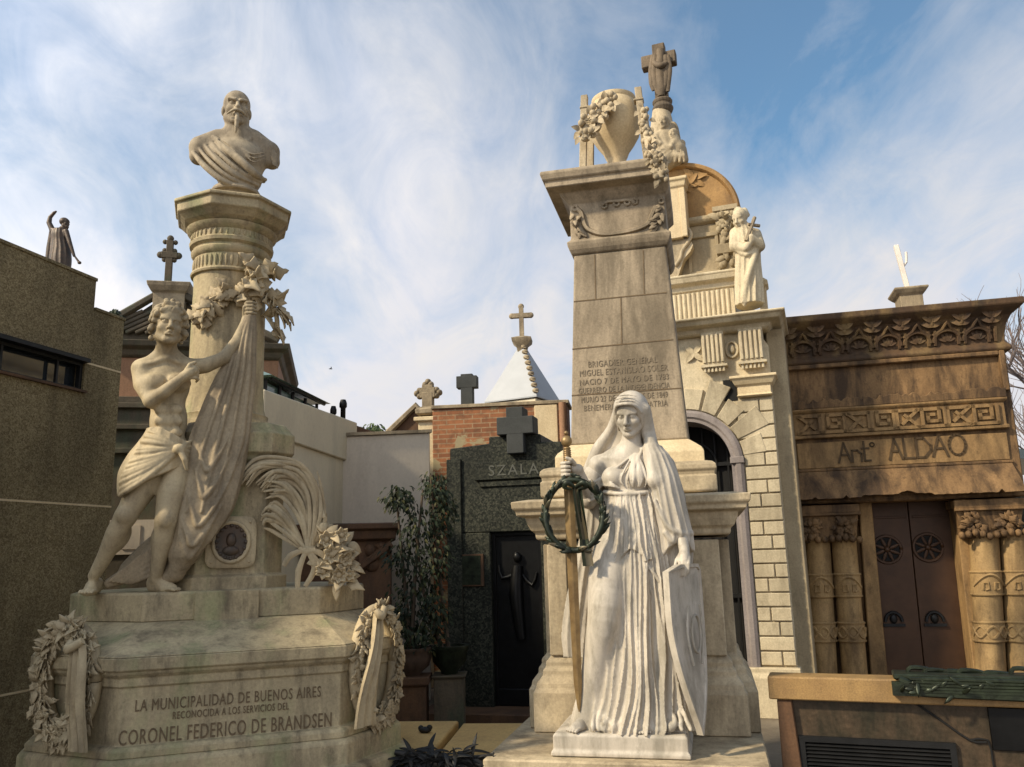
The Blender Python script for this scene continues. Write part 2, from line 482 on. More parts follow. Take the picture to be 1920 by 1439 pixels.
M['drape'] = stone('drape_shaded_stone', (0.33, 0.26, 0.165), (0.24, 0.185, 0.115), 3.5, (0.08, 0.06, 0.04), 0.7, 1.2, bmp=0.12)  # darker copy of the statue stone, shade put into the base colour
M['cross_dark'] = stone('dark_cross_stone', (0.17, 0.125, 0.08), (0.10, 0.075, 0.048), 5, (0.04, 0.03, 0.02), 0.7, 2, bmp=0.4)
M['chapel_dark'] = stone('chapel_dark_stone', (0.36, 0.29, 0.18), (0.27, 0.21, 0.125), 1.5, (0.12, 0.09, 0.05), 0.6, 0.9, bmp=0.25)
M['arch_grey'] = stone('arch_grey_stone', (0.27, 0.23, 0.21), (0.20, 0.17, 0.155), 1.5, (0.1, 0.08, 0.07), 0.5, 0.9, bmp=0.15)
M['dome'] = stone('dome_stone', (0.34, 0.20, 0.075), (0.22, 0.125, 0.045), 3.0, (0.10, 0.06, 0.03), 0.6, 1.0, bmp=0.3)
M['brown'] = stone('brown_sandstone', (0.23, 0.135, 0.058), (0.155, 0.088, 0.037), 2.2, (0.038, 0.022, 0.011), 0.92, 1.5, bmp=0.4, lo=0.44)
M['brown_dark'] = stone('brown_streaked_cornice', (0.082, 0.046, 0.022), (0.05, 0.028, 0.014), 2.0, (0.03, 0.02, 0.012), 0.8, 1.6, (0.23, 0.15, 0.06), 0.6, bmp=0.5)  # dark brown with random darker and golden streaks
M['brown_gold'] = stone('golden_sandstone', (0.29, 0.18, 0.075), (0.205, 0.122, 0.05), 2.2, (0.05, 0.03, 0.014), 0.8, 1.2, bmp=0.3)
M['door_brown'] = plain('bronze_door', (0.065, 0.031, 0.014), (0.042, 0.02, 0.009), 0.5, 0.3, 5, 0.08)
M['granite_wall'] = granite('tan_granite', [(0.11, 0.08, 0.04), (0.15, 0.115, 0.058), (0.185, 0.145, 0.074), (0.25, 0.20, 0.11)], 95, 0.75, 0.2)
M['granite_dark'] = granite('dark_granite', [(0.006, 0.007, 0.005), (0.015, 0.017, 0.012), (0.024, 0.026, 0.018), (0.05, 0.05, 0.035)], 60, 0.6, 0.05)
M['black_door'] = plain('black_door', (0.012, 0.012, 0.012), (0.006, 0.006, 0.006), 0.4, 0.6, 6, 0.1)
M['dark'] = plain('dark_interior', (0.010, 0.009, 0.008), (0.006, 0.006, 0.006), 0.9, 0, 6, 0.0)
M['brick'] = brickmat('old_brick')
M['cream'] = stone('cream_plaster', (0.68, 0.59, 0.41), (0.62, 0.53, 0.37), 1.2, (0.3, 0.26, 0.19), 0.3, 0.6, bmp=0.08, grain=30, grain_amt=0.08)
M['pinkish'] = stone('pinkish_plaster', (0.56, 0.48, 0.37), (0.49, 0.42, 0.33), 1.0, (0.25, 0.2, 0.16), 0.35, 0.6, bmp=0.1, grain=30, grain_amt=0.08)
M['white_roof'] = plain('white_tiles', (0.33, 0.34, 0.35), (0.29, 0.30, 0.31), 0.5, 0, 3, 0.03)
M['grey_cross'] = stone('grey_cross_stone', (0.045, 0.047, 0.045), (0.03, 0.032, 0.03), 4, bmp=0.15)
M['lichen'] = stone('lichen_stone', (0.34, 0.27, 0.17), (0.22, 0.17, 0.11), 5, (0.09, 0.07, 0.045), 0.7, 2, bmp=0.4)
M['verdigris'] = plain('verdigris_bronze', (0.035, 0.045, 0.026), (0.012, 0.014, 0.009), 0.42, 0.5, 14, 0.3)
M['bronze_wreath'] = plain('bronze_leaves', (0.04, 0.055, 0.03), (0.014, 0.016, 0.010), 0.45, 0.4, 30, 0.2, 0.4, 40, 0.65, (0.11, 0.085, 0.05))
M['bronze_statue'] = plain('dark_bronze', (0.085, 0.055, 0.035), (0.05, 0.04, 0.03), 0.5, 0.3, 14, 0.2)
M['sword'] = plain('old_brass', (0.30, 0.20, 0.085), (0.16, 0.10, 0.045), 0.45, 0.45, 10, 0.1)
M['pinkwall'] = stone('red_plaster', (0.32, 0.17, 0.095), (0.24, 0.13, 0.07), 2, (0.12, 0.06, 0.03), 0.5, 1, bmp=0.2)
M['tomb_dark'] = stone('dark_weathered_tomb', (0.11, 0.085, 0.055), (0.07, 0.055, 0.035), 3, (0.03, 0.03, 0.02), 0.6, 1, (0.05, 0.085, 0.045), 0.5, bmp=0.3)
M['redstone'] = stone('red_brown_stone', (0.12, 0.062, 0.03), (0.075, 0.038, 0.02), 3, (0.035, 0.025, 0.015), 0.6, 1, bmp=0.3)
M['slab_yellow'] = stone('sun_yellow_slab_stone', (0.56, 0.38, 0.15), (0.47, 0.31, 0.12), 1.6, (0.25, 0.16, 0.07), 0.35, 0.8, bmp=0.1)  # ochre stone, with warm sunlight put into its bright yellow
M['sarc'] = stone('mottled_brown_marble', (0.07, 0.047, 0.029), (0.03, 0.024, 0.016), 5.5, (0.018, 0.018, 0.012), 0.75, 1.8, bmp=0.03, rough=0.22, grain=45, grain_amt=0.4)
M['sarc_top'] = stone('ochre_marble_top', (0.30, 0.185, 0.07), (0.21, 0.125, 0.05), 4.0, (0.08, 0.05, 0.025), 0.35, 2.2, bmp=0.12, rough=0.55, grain=110, grain_amt=0.4)
M['iron'] = plain('black_iron', (0.018, 0.018, 0.018), (0.01, 0.01, 0.01), 0.5, 0.5, 10, 0.1)
M['engrave'] = plain('dark_engraving', (0.16, 0.11, 0.06), (0.10, 0.07, 0.04), 0.9, 0, 30, 0)
M['engrave_faint'] = plain('faint_engraving', (0.19, 0.15, 0.10), (0.13, 0.10, 0.066), 0.9, 0, 20, 0)
M['engrave_black'] = plain('blackened_letters', (0.075, 0.045, 0.018), (0.045, 0.027, 0.011), 0.8, 0, 20, 0)
M['bronze_letter'] = plain('dull_metal_letters', (0.10, 0.10, 0.08), None, 0.5, 0.2, 20, 0)
M['leaf'] = plain('ficus_leaf', (0.030, 0.044, 0.018), (0.012, 0.018, 0.008), 0.6, 0, 3, 0.0, 0.2, 40, 0.6, (0.07, 0.065, 0.02))
M['leaf_far'] = plain('shrub_leaf', (0.07, 0.10, 0.03), (0.04, 0.06, 0.02), 0.6, 0, 3, 0.0)
M['bark'] = plain('bark', (0.10, 0.07, 0.045), (0.06, 0.045, 0.03), 0.9, 0, 20, 0.4)
M['bare'] = plain('bare_twigs', (0.17, 0.13, 0.12), (0.11, 0.09, 0.08), 0.9, 0, 20, 0.2)
M['terracotta'] = plain('terracotta', (0.085, 0.05, 0.03), (0.05, 0.03, 0.018), 0.8, 0, 12, 0.2)
M['white_paint'] = plain('white_painted', (0.75, 0.68, 0.60), (0.62, 0.55, 0.47), 0.6, 0, 6, 0.05)
M['dry_leaf'] = plain('black_dried_leaves', (0.018, 0.016, 0.013), (0.008, 0.008, 0.007), 0.6, 0, 20, 0.1)
M['ground'] = stone('stone_paving', (0.20, 0.165, 0.12), (0.14, 0.115, 0.085), 2.0, (0.07, 0.055, 0.04), 0.5, 1, bmp=0.3)
def glassmat():
    m, nt, bs, tc = newmat('dark_glass')
    bs.inputs['Base Color'].default_value = (0.02, 0.025, 0.03, 1); bs.inputs['Roughness'].default_value = 0.06
    bs.inputs['Specular IOR Level'].default_value = 0.8
    bump(nt, bs, nz(nt, tc.outputs['Object'], 3, 2), 0.05, 0.02)
    return m
M['glass'] = glassmat()
M['glass_green'] = plain('green_glass_roof', (0.10, 0.16, 0.14), (0.07, 0.11, 0.10), 0.15, 0, 3, 0.0, 0.8)

# ------------------------------------------------------------------ sky and sun
SUN_AZ, SUN_EL = 245.0, 37.0        # azimuth clockwise from +Y
w = bpy.data.worlds.new('World'); SC.world = w; w.use_nodes = True
nt = w.node_tree; nt.nodes.clear()
out = nt.nodes.new('ShaderNodeOutputWorld')
sky = nt.nodes.new('ShaderNodeTexSky'); sky.sky_type = 'NISHITA'; sky.sun_disc = False
sky.sun_elevation = rad(SUN_EL); sky.sun_rotation = rad(SUN_AZ); sky.altitude = 20; sky.air_density = 1.0; sky.dust_density = 1.0; sky.ozone_density = 2.0
bg = nt.nodes.new('ShaderNodeBackground'); bg.inputs[1].default_value = 0.09
tint = mix(nt, 1.0, sky.outputs[0], (0.64, 1.0, 1.04), 'MULTIPLY')
nt.links.new(tint, bg.inputs[0])
bc = nt.nodes.new('ShaderNodeBackground'); bc.inputs[1].default_value = 0.5
tc = nt.nodes.new('ShaderNodeTexCoord')
sx = nt.nodes.new('ShaderNodeSeparateXYZ'); nt.links.new(tc.outputs['Generated'], sx.inputs[0])
def mth(op, a, b=None):
    n = nt.nodes.new('ShaderNodeMath'); n.operation = op
    for i, v in enumerate((a, b)):
        if v is None: continue
        if hasattr(v, 'is_output'): nt.links.new(v, n.inputs[i])
        else: n.inputs[i].default_value = v
    return n.outputs[0]
zz = mth('ADD', mth('MAXIMUM', sx.outputs[2], 0.0), 0.45)
cb = nt.nodes.new('ShaderNodeCombineXYZ')
nt.links.new(mth('DIVIDE', sx.outputs[0], zz), cb.inputs[0]); nt.links.new(mth('DIVIDE', sx.outputs[1], zz), cb.inputs[1])
mp = nt.nodes.new('ShaderNodeMapping'); mp.inputs['Rotation'].default_value = (0, 0, rad(35)); mp.inputs['Scale'].default_value = (1.5, 0.9, 1); mp.inputs['Location'].default_value = (4.3, 2.2, 0)
nt.links.new(cb.outputs[0], mp.inputs[0])
n1 = nz(nt, mp.outputs[0], 1.3, 9, 0.56, None, 0.35)
n2 = nz(nt, mp.outputs[0], 5.0, 8, 0.62, None, 0.8)
cl = mth('ADD', n1, mth('MULTIPLY', mth('SUBTRACT', n2, 0.5), 0.28))
hz = mth('SUBTRACT', 1.0, mth('MULTIPLY', mth('MAXIMUM', sx.outputs[2], 0.0), 1.0))
hz3 = mth('MULTIPLY', mth('POWER', hz, 2.6), 0.58)
lf = mth('MULTIPLY', sx.outputs[0], -0.05)
mask = ramp(nt, mth('ADD', mth('ADD', cl, hz3), lf), [(0.45, 0.08), (0.80, 1.0)])
ccol = mix(nt, ramp(nt, n2, [(0.3, 0.0), (0.7, 1.0)]), (0.88, 0.90, 1.0), (1.0, 0.97, 0.96))
nt.links.new(ccol, bc.inputs[0])
sdv = (math.sin(rad(SUN_AZ)) * math.cos(rad(SUN_EL)), math.cos(rad(SUN_AZ)) * math.cos(rad(SUN_EL)), math.sin(rad(SUN_EL)))
vd = nt.nodes.new('ShaderNodeVectorMath'); vd.operation = 'DOT_PRODUCT'; nt.links.new(tc.outputs['Generated'], vd.inputs[0]); vd.inputs[1].default_value = sdv
fill_glow = mth('POWER', mth('MAXIMUM', mth('ADD', mth('MULTIPLY', vd.outputs['Value'], 0.72), 0.28), 0.0), 2.5)   # unseen cloud brightened toward the sun, added as front-left fill
nt.links.new(mth('ADD', mth('MULTIPLY', fill_glow, 1.1), 0.47), bc.inputs[1])
ms = nt.nodes.new('ShaderNodeMixShader'); nt.links.new(mask, ms.inputs[0]); nt.links.new(bg.outputs[0], ms.inputs[1]); nt.links.new(bc.outputs[0], ms.inputs[2])
nt.links.new(ms.outputs[0], out.inputs[0])
ld = bpy.data.lights.new('sun', 'SUN'); ld.energy = 3.1; ld.angle = rad(4.0); ld.color = (1.0, 0.86, 0.64)
sun = bpy.data.objects.new('sun', ld); COL.objects.link(sun)
sd = Vector((math.sin(rad(SUN_AZ)) * math.cos(rad(SUN_EL)), math.cos(rad(SUN_AZ)) * math.cos(rad(SUN_EL)), math.sin(rad(SUN_EL))))
sun.rotation_euler = sd.to_track_quat('Z', 'Y').to_euler()
sun.location = (-8, -3, 12)
SC.view_settings.view_transform = 'Standard'; SC.view_settings.look = 'None'; SC.view_settings.gamma = 1.0; SC.view_settings.exposure = 0.8
try: SC.view_settings.use_curve_mapping = False
except Exception: pass
random.seed(7)
# ------------------------------------------------------------------ ground
g = MB(); g.add([(-400, -400, 0), (400, -400, 0), (400, 400, 0), (-400, 400, 0)], [(0, 1, 2, 3)])
o = g.build('ground', M['ground']); tag(o, kind='structure')

# ================================================================== LEFT MONUMENT
c = at(432, 1405, 4.55)
FL = Fr((c.x, c.y, 0.0), 20)
uL = FL.u(225, 1300, 0); uR = FL.u(638, 1290, 0)
def solve_ch(x, u0, sgn):
    lo, hi = 0.0, 1.5
    for _ in range(40):
        m = (lo + hi) / 2
        # point at chamfer depth m
        p = FL.W((u0 + sgn * m, m, 1.0)); q = RC.transposed() @ (p - EYE)
        px = 960 + FPX * q.x / -q.z
        if (px - x) * sgn < 0: lo = m
        else: hi = m
    return lo
cl_ = min(solve_ch(75, uL, -1), 0.62); cr_ = min(solve_ch(727, uR, 1), 0.62)
ch = 0.5 * (cl_ + cr_)
uC = (uL + uR) / 2
DEP = 1.75
LBASE = [Vector((uL, 0)), Vector((uR, 0)), Vector((uR + cr_, cr_)), Vector((uR + cr_, DEP - cr_)), Vector((uR, DEP)), Vector((uL, DEP)), Vector((uL - cl_, DEP - cl_)), Vector((uL - cl_, cl_))]
zf = lambda y, v=0.0, x=430: FL.z(x, y, v)
zb = zf(1402)
LM = thing('bust_monument', 'tall stone monument with lettered octagonal base, round column and flared capital', 'monument', FL)
LM.location = (FL.o.x, FL.o.y, 0)
b = MB(); b.molded(LBASE, [(0.13, -0.02), (0.13, max(zb - 0.16, 0.1)), (0.12, max(zb - 0.14, 0.12)), (0.075, zb - 0.13), (0.075, zb - 0.02), (0.06, zb)])
b.build('step', M['left_stone'], LM, bevel=0.006)
z1 = zf(1272); zt = zf(1222); zu = zf(1160, 0.33); zT = zf(1106, 0.33)
b = MB(); b.molded(LBASE, [(0.045, zb), (0.045, zb + 0.035), (0.03, zb + 0.05), (0.0, zb + 0.055), (0.0, z1 - 0.012), (0.012, z1 - 0.008), (0.012, z1 + 0.035), (0.02, z1 + 0.04), (0.034, z1 + 0.055), (0.036, z1 + 0.068), (0.05, z1 + 0.074), (0.05, zt)])
b.build('die_block', M['left_stone'], LM, bevel=0.004)
ul0, ul1 = FL.u(268, 1130, 0.33), FL.u(600, 1120, 0.33)
def solve_v(x, u0, v0, sgn, y=1120):
    lo, hi = 0.0, 1.2
    for _ in range(40):
        m = (lo + hi) / 2; p = FL.W((u0 + sgn * m, v0 + m, 1.4)); q = RC.transposed() @ (p - EYE)
        if (960 + FPX * q.x / -q.z - x) * sgn < 0: lo = m
        else: hi = m
    return lo
cu_l = min(solve_v(131, ul0, .33, -1), .55); cu_r = min(solve_v(682, ul1, .33, 1), .55)
DB = DEP - .2
print('upper chamfers', cu_l, cu_r, cl_, cr_)
UP = [Vector((ul0, .33)), Vector((ul1, .33)), Vector((ul1 + cu_r, .33 + cu_r)), Vector((ul1 + cu_r, max(DB - cu_r, .34 + cu_r))), Vector((ul1, DB)), Vector((ul0, DB)), Vector((ul0 - cu_l, max(DB - cu_l, .34 + cu_l))), Vector((ul0 - cu_l, .33 + cu_l))]
b = MB(); w0_ = offset_poly(LBASE, 0.045)
b.loft([[(p.x, p.y, zt + .001) for p in w0_], [(p.x, p.y, zt + .006) for p in w0_], [(p.x, p.y, zu) for p in offset_poly(UP, .012)]])
b.build('weathered_slope', M['left_stone'], LM, bevel=0.003)
b = MB(); b.molded(UP, [(0.0, zu + 0.001), (0.0, zT - 0.01), (-0.01, zT)])
vfp = 0.308
b.box(FL.u(365, 1130, vfp), FL.u(486, 1130, vfp), vfp, 0.5, zf(1166, vfp), zT - 0.004)
b.build('upper_plinth', M['left_stone'], LM, bevel=0.005)
# pier
VAX = DEP / 2 + 0.03
vp = 0.44
pw = 0.5 * (FL.u(497, 1000, vp) - FL.u(368, 1000, vp)); pc = 0.5 * (FL.u(497, 1000, vp) + FL.u(368, 1000, vp))
def cham(cx, cv, hw, hv, c): return [Vector((cx - hw + c, cv - hv)), Vector((cx + hw - c, cv - hv)), Vector((cx + hw, cv - hv + c)), Vector((cx + hw, cv + hv - c)), Vector((cx + hw - c, cv + hv)), Vector((cx - hw + c, cv + hv)), Vector((cx - hw, cv + hv - c)), Vector((cx - hw, cv - hv + c))]
hv = VAX - vp
PIER = cham(pc, VAX, pw + 0.11, hv, 0.11)
zpier = lambda y: FL.z(430, y, vp)
b = MB(); b.molded(PIER, [(0.03, zT - 0.005), (0.03, zT + 0.07), (0.0, zT + 0.085), (0.0, zpier(868)), (0.02, zpier(862)), (0.03, zpier(854)), (0.055, zpier(848)), (0.055, zpier(812)), (0.035, zpier(806)), (0.015, zpier(798)), (0.0, zpier(792)), (-0.02, zpier(790))])
b.build('pier', M['left_stone'], LM, bevel=0.004)
# medallion on pier front
zc = FL.z(433, 1017, vp); uc = FL.u(433, 1017, vp)
b = MB(); R_ = []
for i in range(40):
    a = 2 * math.pi * i / 40; q = 0.35
    cx = abs(math.cos(a)) ** q * math.copysign(1, math.cos(a)); sz = abs(math.sin(a)) ** q * math.copysign(1, math.sin(a))
    R_.append((cx, sz))
b.loft([[(uc + x * 0.142, vp - 0.0, zc + z * 0.150) for x, z in R_], [(uc + x * 0.142, vp - 0.022, zc + z * 0.150) for x, z in R_], [(uc + x * 0.130, vp - 0.030, zc + z * 0.138) for x, z in R_]])
for sx in (-1, 1):
    for sz in (-1, 1):
        b.ball((uc + sx * 0.105, vp - 0.03, zc + sz * 0.115), (0.008, 0.008, 0.008), 8, 6)
md = b.build('medallion_frame', M['left_dark'], LM, smooth=40)
b = MB()
ring = [(uc + 0.10 * math.cos(2 * math.pi * i / 32), vp - 0.034, zc + 0.115 * math.sin(2 * math.pi * i / 32)) for i in range(33)]
b.tube(ring, 0.013, 8, 1, cap=False); b.build('medallion_rim', M['left_dark'], md, smooth=60)
b = MB()
b.loft([[(uc + 0.094 * math.cos(2 * math.pi * i / 32), vp - 0.028 - d, zc + 0.108 * math.sin(2 * math.pi * i / 32)) for i in range(32)] for d in (0.0, 0.008)])
for i in range(16):
    a = 2 * math.pi * i / 16
    b.ball((uc + 0.082 * math.cos(a), vp - 0.038, zc + 0.096 * math.sin(a)), (0.012, 0.008, 0.012), 8, 6)
b.ball((uc, vp - 0.034, zc + 0.012), (0.03, 0.02, 0.042), 12, 8); b.ball((uc, vp - 0.034, zc - 0.05), (0.05, 0.016, 0.03), 12, 8)
b.build('bronze_portrait', M['bronze_statue'], md, smooth=60)
# column
zcol = lambda y, r=0.25: FL.z(430, y, VAX - r)
uax = pc
rs = 0.5 * (FL.u(498, 600, VAX) - FL.u(356, 600, VAX)) * 0.985
uax = 0.5 * (FL.u(498, 620, VAX) + FL.u(356, 620, VAX))
base0 = zpier(790); t0 = zcol(506)
b = MB()
b.lathe((uax, VAX, 0), [(rs * 1.30, base0 - 0.01), (rs * 1.32, base0 + 0.02), (rs * 1.28, base0 + 0.05), (rs * 1.17, base0 + 0.055), (rs * 1.15, base0 + 0.075), (rs * 1.17, base0 + 0.095), (rs * 1.10, base0 + 0.105), (rs * 1.05, base0 + 0.15), (rs * 1.02, base0 + 0.24), (rs * 1.0, base0 + 0.4), (rs * 0.985, t0 - 0.05), (rs * 1.0, t0 - 0.01), (rs * 1.0, t0)], 64)
b.build('column_shaft', M['left_stone'], LM, smooth=35)
# capital
zk = lambda y: FL.z(436, y, VAX - rs * 1.2)
b = MB()
za = zk(378)
zz_ = [t0, t0 + 0.008, t0 + 0.03, t0 + 0.045]
b.lathe((uax, VAX, 0), [(rs * 1.0, t0 - 0.002), (rs * 1.07, t0 + 0.004), (rs * 1.09, t0 + 0.016), (rs * 1.07, t0 + 0.028), (rs * 1.0, t0 + 0.032), (rs * 1.0, zk(468)), (rs * 1.04, zk(466)), (rs * 1.09, zk(461)), (rs * 1.1, zk(456)), (rs * 1.05, zk(453)), (rs * 1.05, zk(450)), (rs * 1.14, zk(446)), (rs * 1.16, zk(440)), (rs * 1.10, zk(437)), (rs * 1.09, zk(424)), (rs * 1.22, zk(418)), (rs * 1.26, zk(412))], 64)
for i in range(44):   # tongues on the neck and the bell
    a = 2 * math.pi * i / 44
    for r, zlo, zhi, w_ in ((rs * 1.005, t0 + 0.045, zk(472), 0.010), (rs * 1.10, zk(435), zk(425), 0.009)):
        p = Vector((uax + r * math.cos(a), VAX + r * math.sin(a), 0))
        b.ball((p.x, p.y, (zlo + zhi) / 2), (w_, w_, abs(zhi - zlo) * 0.62), 6, 6)
b.build('capital', M['left_stone'], LM, smooth=40)
b = MB(); ab = ngon(uax, VAX, rs * 1.62, 8, rad(22.5))
b.molded(ab, [(-0.10, zk(413)), (-0.085, zk(410)), (-0.05, zk(404)), (-0.02, zk(396)), (0.0, zk(392)), (0.0, zk(377)), (0.02, zk(375)), (0.02, zk(370)), (-0.01, zk(366))])
b.build('abacus', M['left_stone'], LM, bevel=0.004)
ABTOP = zk(366)
# lettering
b = MB(); text(b, 'LA MUNICIPALIDAD DE BUENOS AIRES', FL.u(434, 1310, 0), -0.001, zf(1310), FL.u(608, 1290, 0) - FL.u(262, 1310, 0), 0.056, spacing=1.12); b.build('inscription_line', M['engrave'], LM)
b = MB(); text(b, 'RECONOCIDA A LOS SERVICIOS DEL', FL.u(435, 1335, 0), -0.001, zf(1333), FL.u(545, 1325, 0) - FL.u(328, 1340, 0), 0.036, spacing=1.12); b.build('inscription_line', M['engrave'], LM)
b = MB(); text(b, 'CORONEL FEDERICO DE BRANDSEN', FL.u(430, 1368, 0), -0.001, zf(1366), FL.u(629, 1350, 0) - FL.u(232, 1375, 0), 0.072, spacing=1.1); b.build('inscription_line', M['engrave'], LM)

# ================================================================== OBELISK MONUMENT
c = at(1165, 1421, 4.85)
FR = Fr(c, -13)
RM = thing('obelisk_monument', 'tapering lettered stone obelisk on a moulded pedestal behind the white veiled statue', 'monument', FR)
vb = 0.70
b = MB(); b.box(FR.u(905, 1436, -0.10), FR.u(1446, 1428, -0.10), -0.10, 2.2, -FR.o.z - 0.02, -0.004)
b.build('base_slab', M['pedestal'], RM, bevel=0.01)
pu0 = FR.u(1030, 1130, vb); pu1 = FR.u(1356, 1130, vb); PW = pu1 - pu0
P1 = rect(pu0, pu1, vb, vb + PW - 0.06); P2 = rect(pu0 - 0.055, pu1 + 0.065, vb + 0.13, vb + PW - 0.2)
zr = lambda y, v=vb, x=1190: FR.z(x, y, v)
def pedprof(): return [(0.105, -0.001), (0.105, zr(1297)), (0.09, zr(1288)), (0.085, zr(1280)), (0.05, zr(1266)), (0.048, zr(1256)), (0.03, zr(1250)), (0.03, zr(1240)), (0.0, zr(1230)), (0.0, zr(1016))]
b = MB(); b.molded(P1, pedprof())
b.build('pedestal_die', M['pedestal'], RM, bevel=0.006)
b = MB(); b.molded(P2, pedprof()); b.build('side_pilasters', M['pedestal'], RM, bevel=0.006)
# recessed panel frame on the pedestal front
for (ua, ub) in ((pu0 + 0.0, pu0 + 0.13), (pu1 - 0.17, pu1 - 0.0)):
    b = MB(); b.box(ua, ub, vb - 0.028, vb + 0.01, zr(1229), zr(1017))
    b.build('front_pilaster', M['pedestal'], RM, bevel=0.006)
b = MB(); b.molded(rect(pu0 - 0.055, pu1 + 0.065, vb - 0.03, vb + PW), [(0.004, zr(1008)), (0.014, zr(1004)), (0.016, zr(996)), (0.04, zr(990)), (0.06, zr(978)), (0.07, zr(966)), (0.12, zr(962)), (0.125, zr(954)), (0.145, zr(949)), (0.15, zr(936)), (0.05, zr(931))])
b.build('pedestal_cornice', M['pedestal'], RM, bevel=0.005)
a0 = FR.u(1013, 912, vb + 0.02); a1 = FR.u(1345, 905, vb + 0.02)
AT = rect(a0, a1, vb + 0.02, vb + 0.02 + (a1 - a0))
zq = lambda y: FR.z(1190, y, vb + 0.02)
b = MB(); b.molded(AT, [(-0.01, zr(927)), (0.0, zq(924)), (0.0, zq(897)), (-0.012, zq(895)), (-0.008, zq(889)), (0.004, zq(884)), (0.0, zq(876)), (-0.02, zq(871)), (-0.06, zq(868))])
b.build('attic_block', M['pedestal'], RM, bevel=0.004)
vo0 = vb + 0.24
oL = FR.u(1070, 830, vo0); oR = FR.u(1291, 828, vo0); zo0 = FR.z(1180, 829, vo0)
vo1 = vo0 + 0.085
tL = FR.u(1076, 476, vo1); tR = FR.u(1248, 460, vo1); zo1 = FR.z(1160, 470, vo1)
oc = (oL + oR) / 2; ohw = (oR - oL) / 2; tc_ = (tL + tR) / 2; thw = (tR - tL) / 2
ov = vo0 + ohw
print('obelisk half widths', ohw, thw, oc, tc_)
tcx = tc_
OB0 = rect(oc - ohw, oc + ohw, vo0, vo0 + 2 * ohw); OB1 = rect(tcx - thw, tcx + thw, vo1, vo1 + 2 * thw)
b = MB(); b.molded(rect(oc - ohw, oc + ohw, vo0, vo0 + 2 * ohw), [(0.10, zq(869)), (0.10, FR.z(1180, 852, vo0 - 0.08)), (0.085, FR.z(1180, 845, vo0 - .06)), (0.05, FR.z(1180, 838, vo0 - .04)), (0.0, zo0)])
b.build('obelisk_plinth', M['urn'], RM, bevel=0.004)
b = MB(); b.loft([[(p.x, p.y, zo0) for p in OB0], [(p.x, p.y, zo1) for p in OB1]])
b.build('obelisk_shaft', M['obelisk'], RM, bevel=0.012, seg=2)
def obv(z): return lerp(vo0, vo1, (z - zo0) / (zo1 - zo0))
def obJ(x, y):
    v = vo0 + 0.04
    for _ in range(4):
        p = FR.J(x, y, v); v = obv(p.z)
    return p
b = MB()
def joint(p, q, w_=0.006):
    A = obJ(*p); B = obJ(*q); d = (B - A).normalized(); n = Vector((-d.z, 0, d.x)) * w_ * 0.5
    e = 0.003
    b.hexa([(A.x - n.x, A.y - e, A.z - n.z), (B.x - n.x, B.y - e, B.z - n.z), (B.x - n.x, B.y + .02, B.z - n.z), (A.x - n.x, A.y + .02, A.z - n.z), (A.x + n.x, A.y - e, A.z + n.z), (B.x + n.x, B.y - e, B.z + n.z), (B.x + n.x, B.y + .02, B.z + n.z), (A.x + n.x, A.y + .02, A.z + n.z)])
for l in (((1076, 566), (1250, 549)), ((1073, 655), (1262, 637)), ((1115, 478), (1117, 561)), ((1206, 470), (1208, 552)), ((1164, 558), (1166, 645)), ((1072, 742), (1278, 728))): joint(*l, w_=0.008)
b.build('masonry_joints', M['engrave'], RM)
lines = [('BRIGADIER GENERAL', 1103, 1232, 682, 12), ('MIGUEL ESTANISLAO SOLER', 1087, 1252, 698, 12), ('NACIO 7 DE MAYO DE 1783', 1087, 1254, 715, 11), ('GUERRERO DE LA INDEPENDENCIA', 1085, 1256, 731, 11), ('MURIO 23 DE SETIEMBRE DE 1849', 1090, 1252, 748, 11), ('BENEMERITO DE LA PATRIA', 1095, 1252, 764, 11)]
for s_, xa, xb, y, hpx in lines:
    b = MB(); A = obJ(xa, y); B = obJ(xb, y - 6); cc = (A + B) / 2; i0 = len(b.v)
    text(b, s_, cc.x, 0, cc.z, B.x - A.x, hpx / 260.0, spacing=1.1)
    for i in range(i0, len(b.v)):
        p = b.v[i]; b.v[i] = (p[0], obv(p[2]) + p[1], p[2])
    b.build('inscription_line', M['engrave_faint'], RM)
# cap of the obelisk
zz2 = lambda y: FR.z(1160, y, vo1)
OBT = OB1
b = MB(); prof_ = [(0.0, zo1 - 0.002), (0.012, zo1 + 0.004), (0.03, zz2(462)), (0.04, zz2(455)), (0.045, zz2(448)), (0.02, zz2(443)), (0.016, zz2(438)), (0.014, zz2(376)), (0.03, zz2(372)), (0.06, zz2(364)), (0.08, zz2(358)), (0.17, zz2(354)), (0.17, zz2(344)), (0.19, zz2(341)), (0.205, zz2(331)), (0.20, zz2(326)), (0.0, zz2(322))]
rings = []
for o_, z_ in prof_:
    P_ = offset_poly(OBT, o_); x_ = OBT[1].x + min(o_, 0.055)
    P_[1].x = x_; P_[2].x = x_; rings.append([(p.x, p.y, z_) for p in P_])
b.loft(rings)
b.build('obelisk_cap', M['obelisk'], RM, bevel=0.005)
CAPZ = zz2(326); CAPV = (vo1, vo1 + 2 * thw)
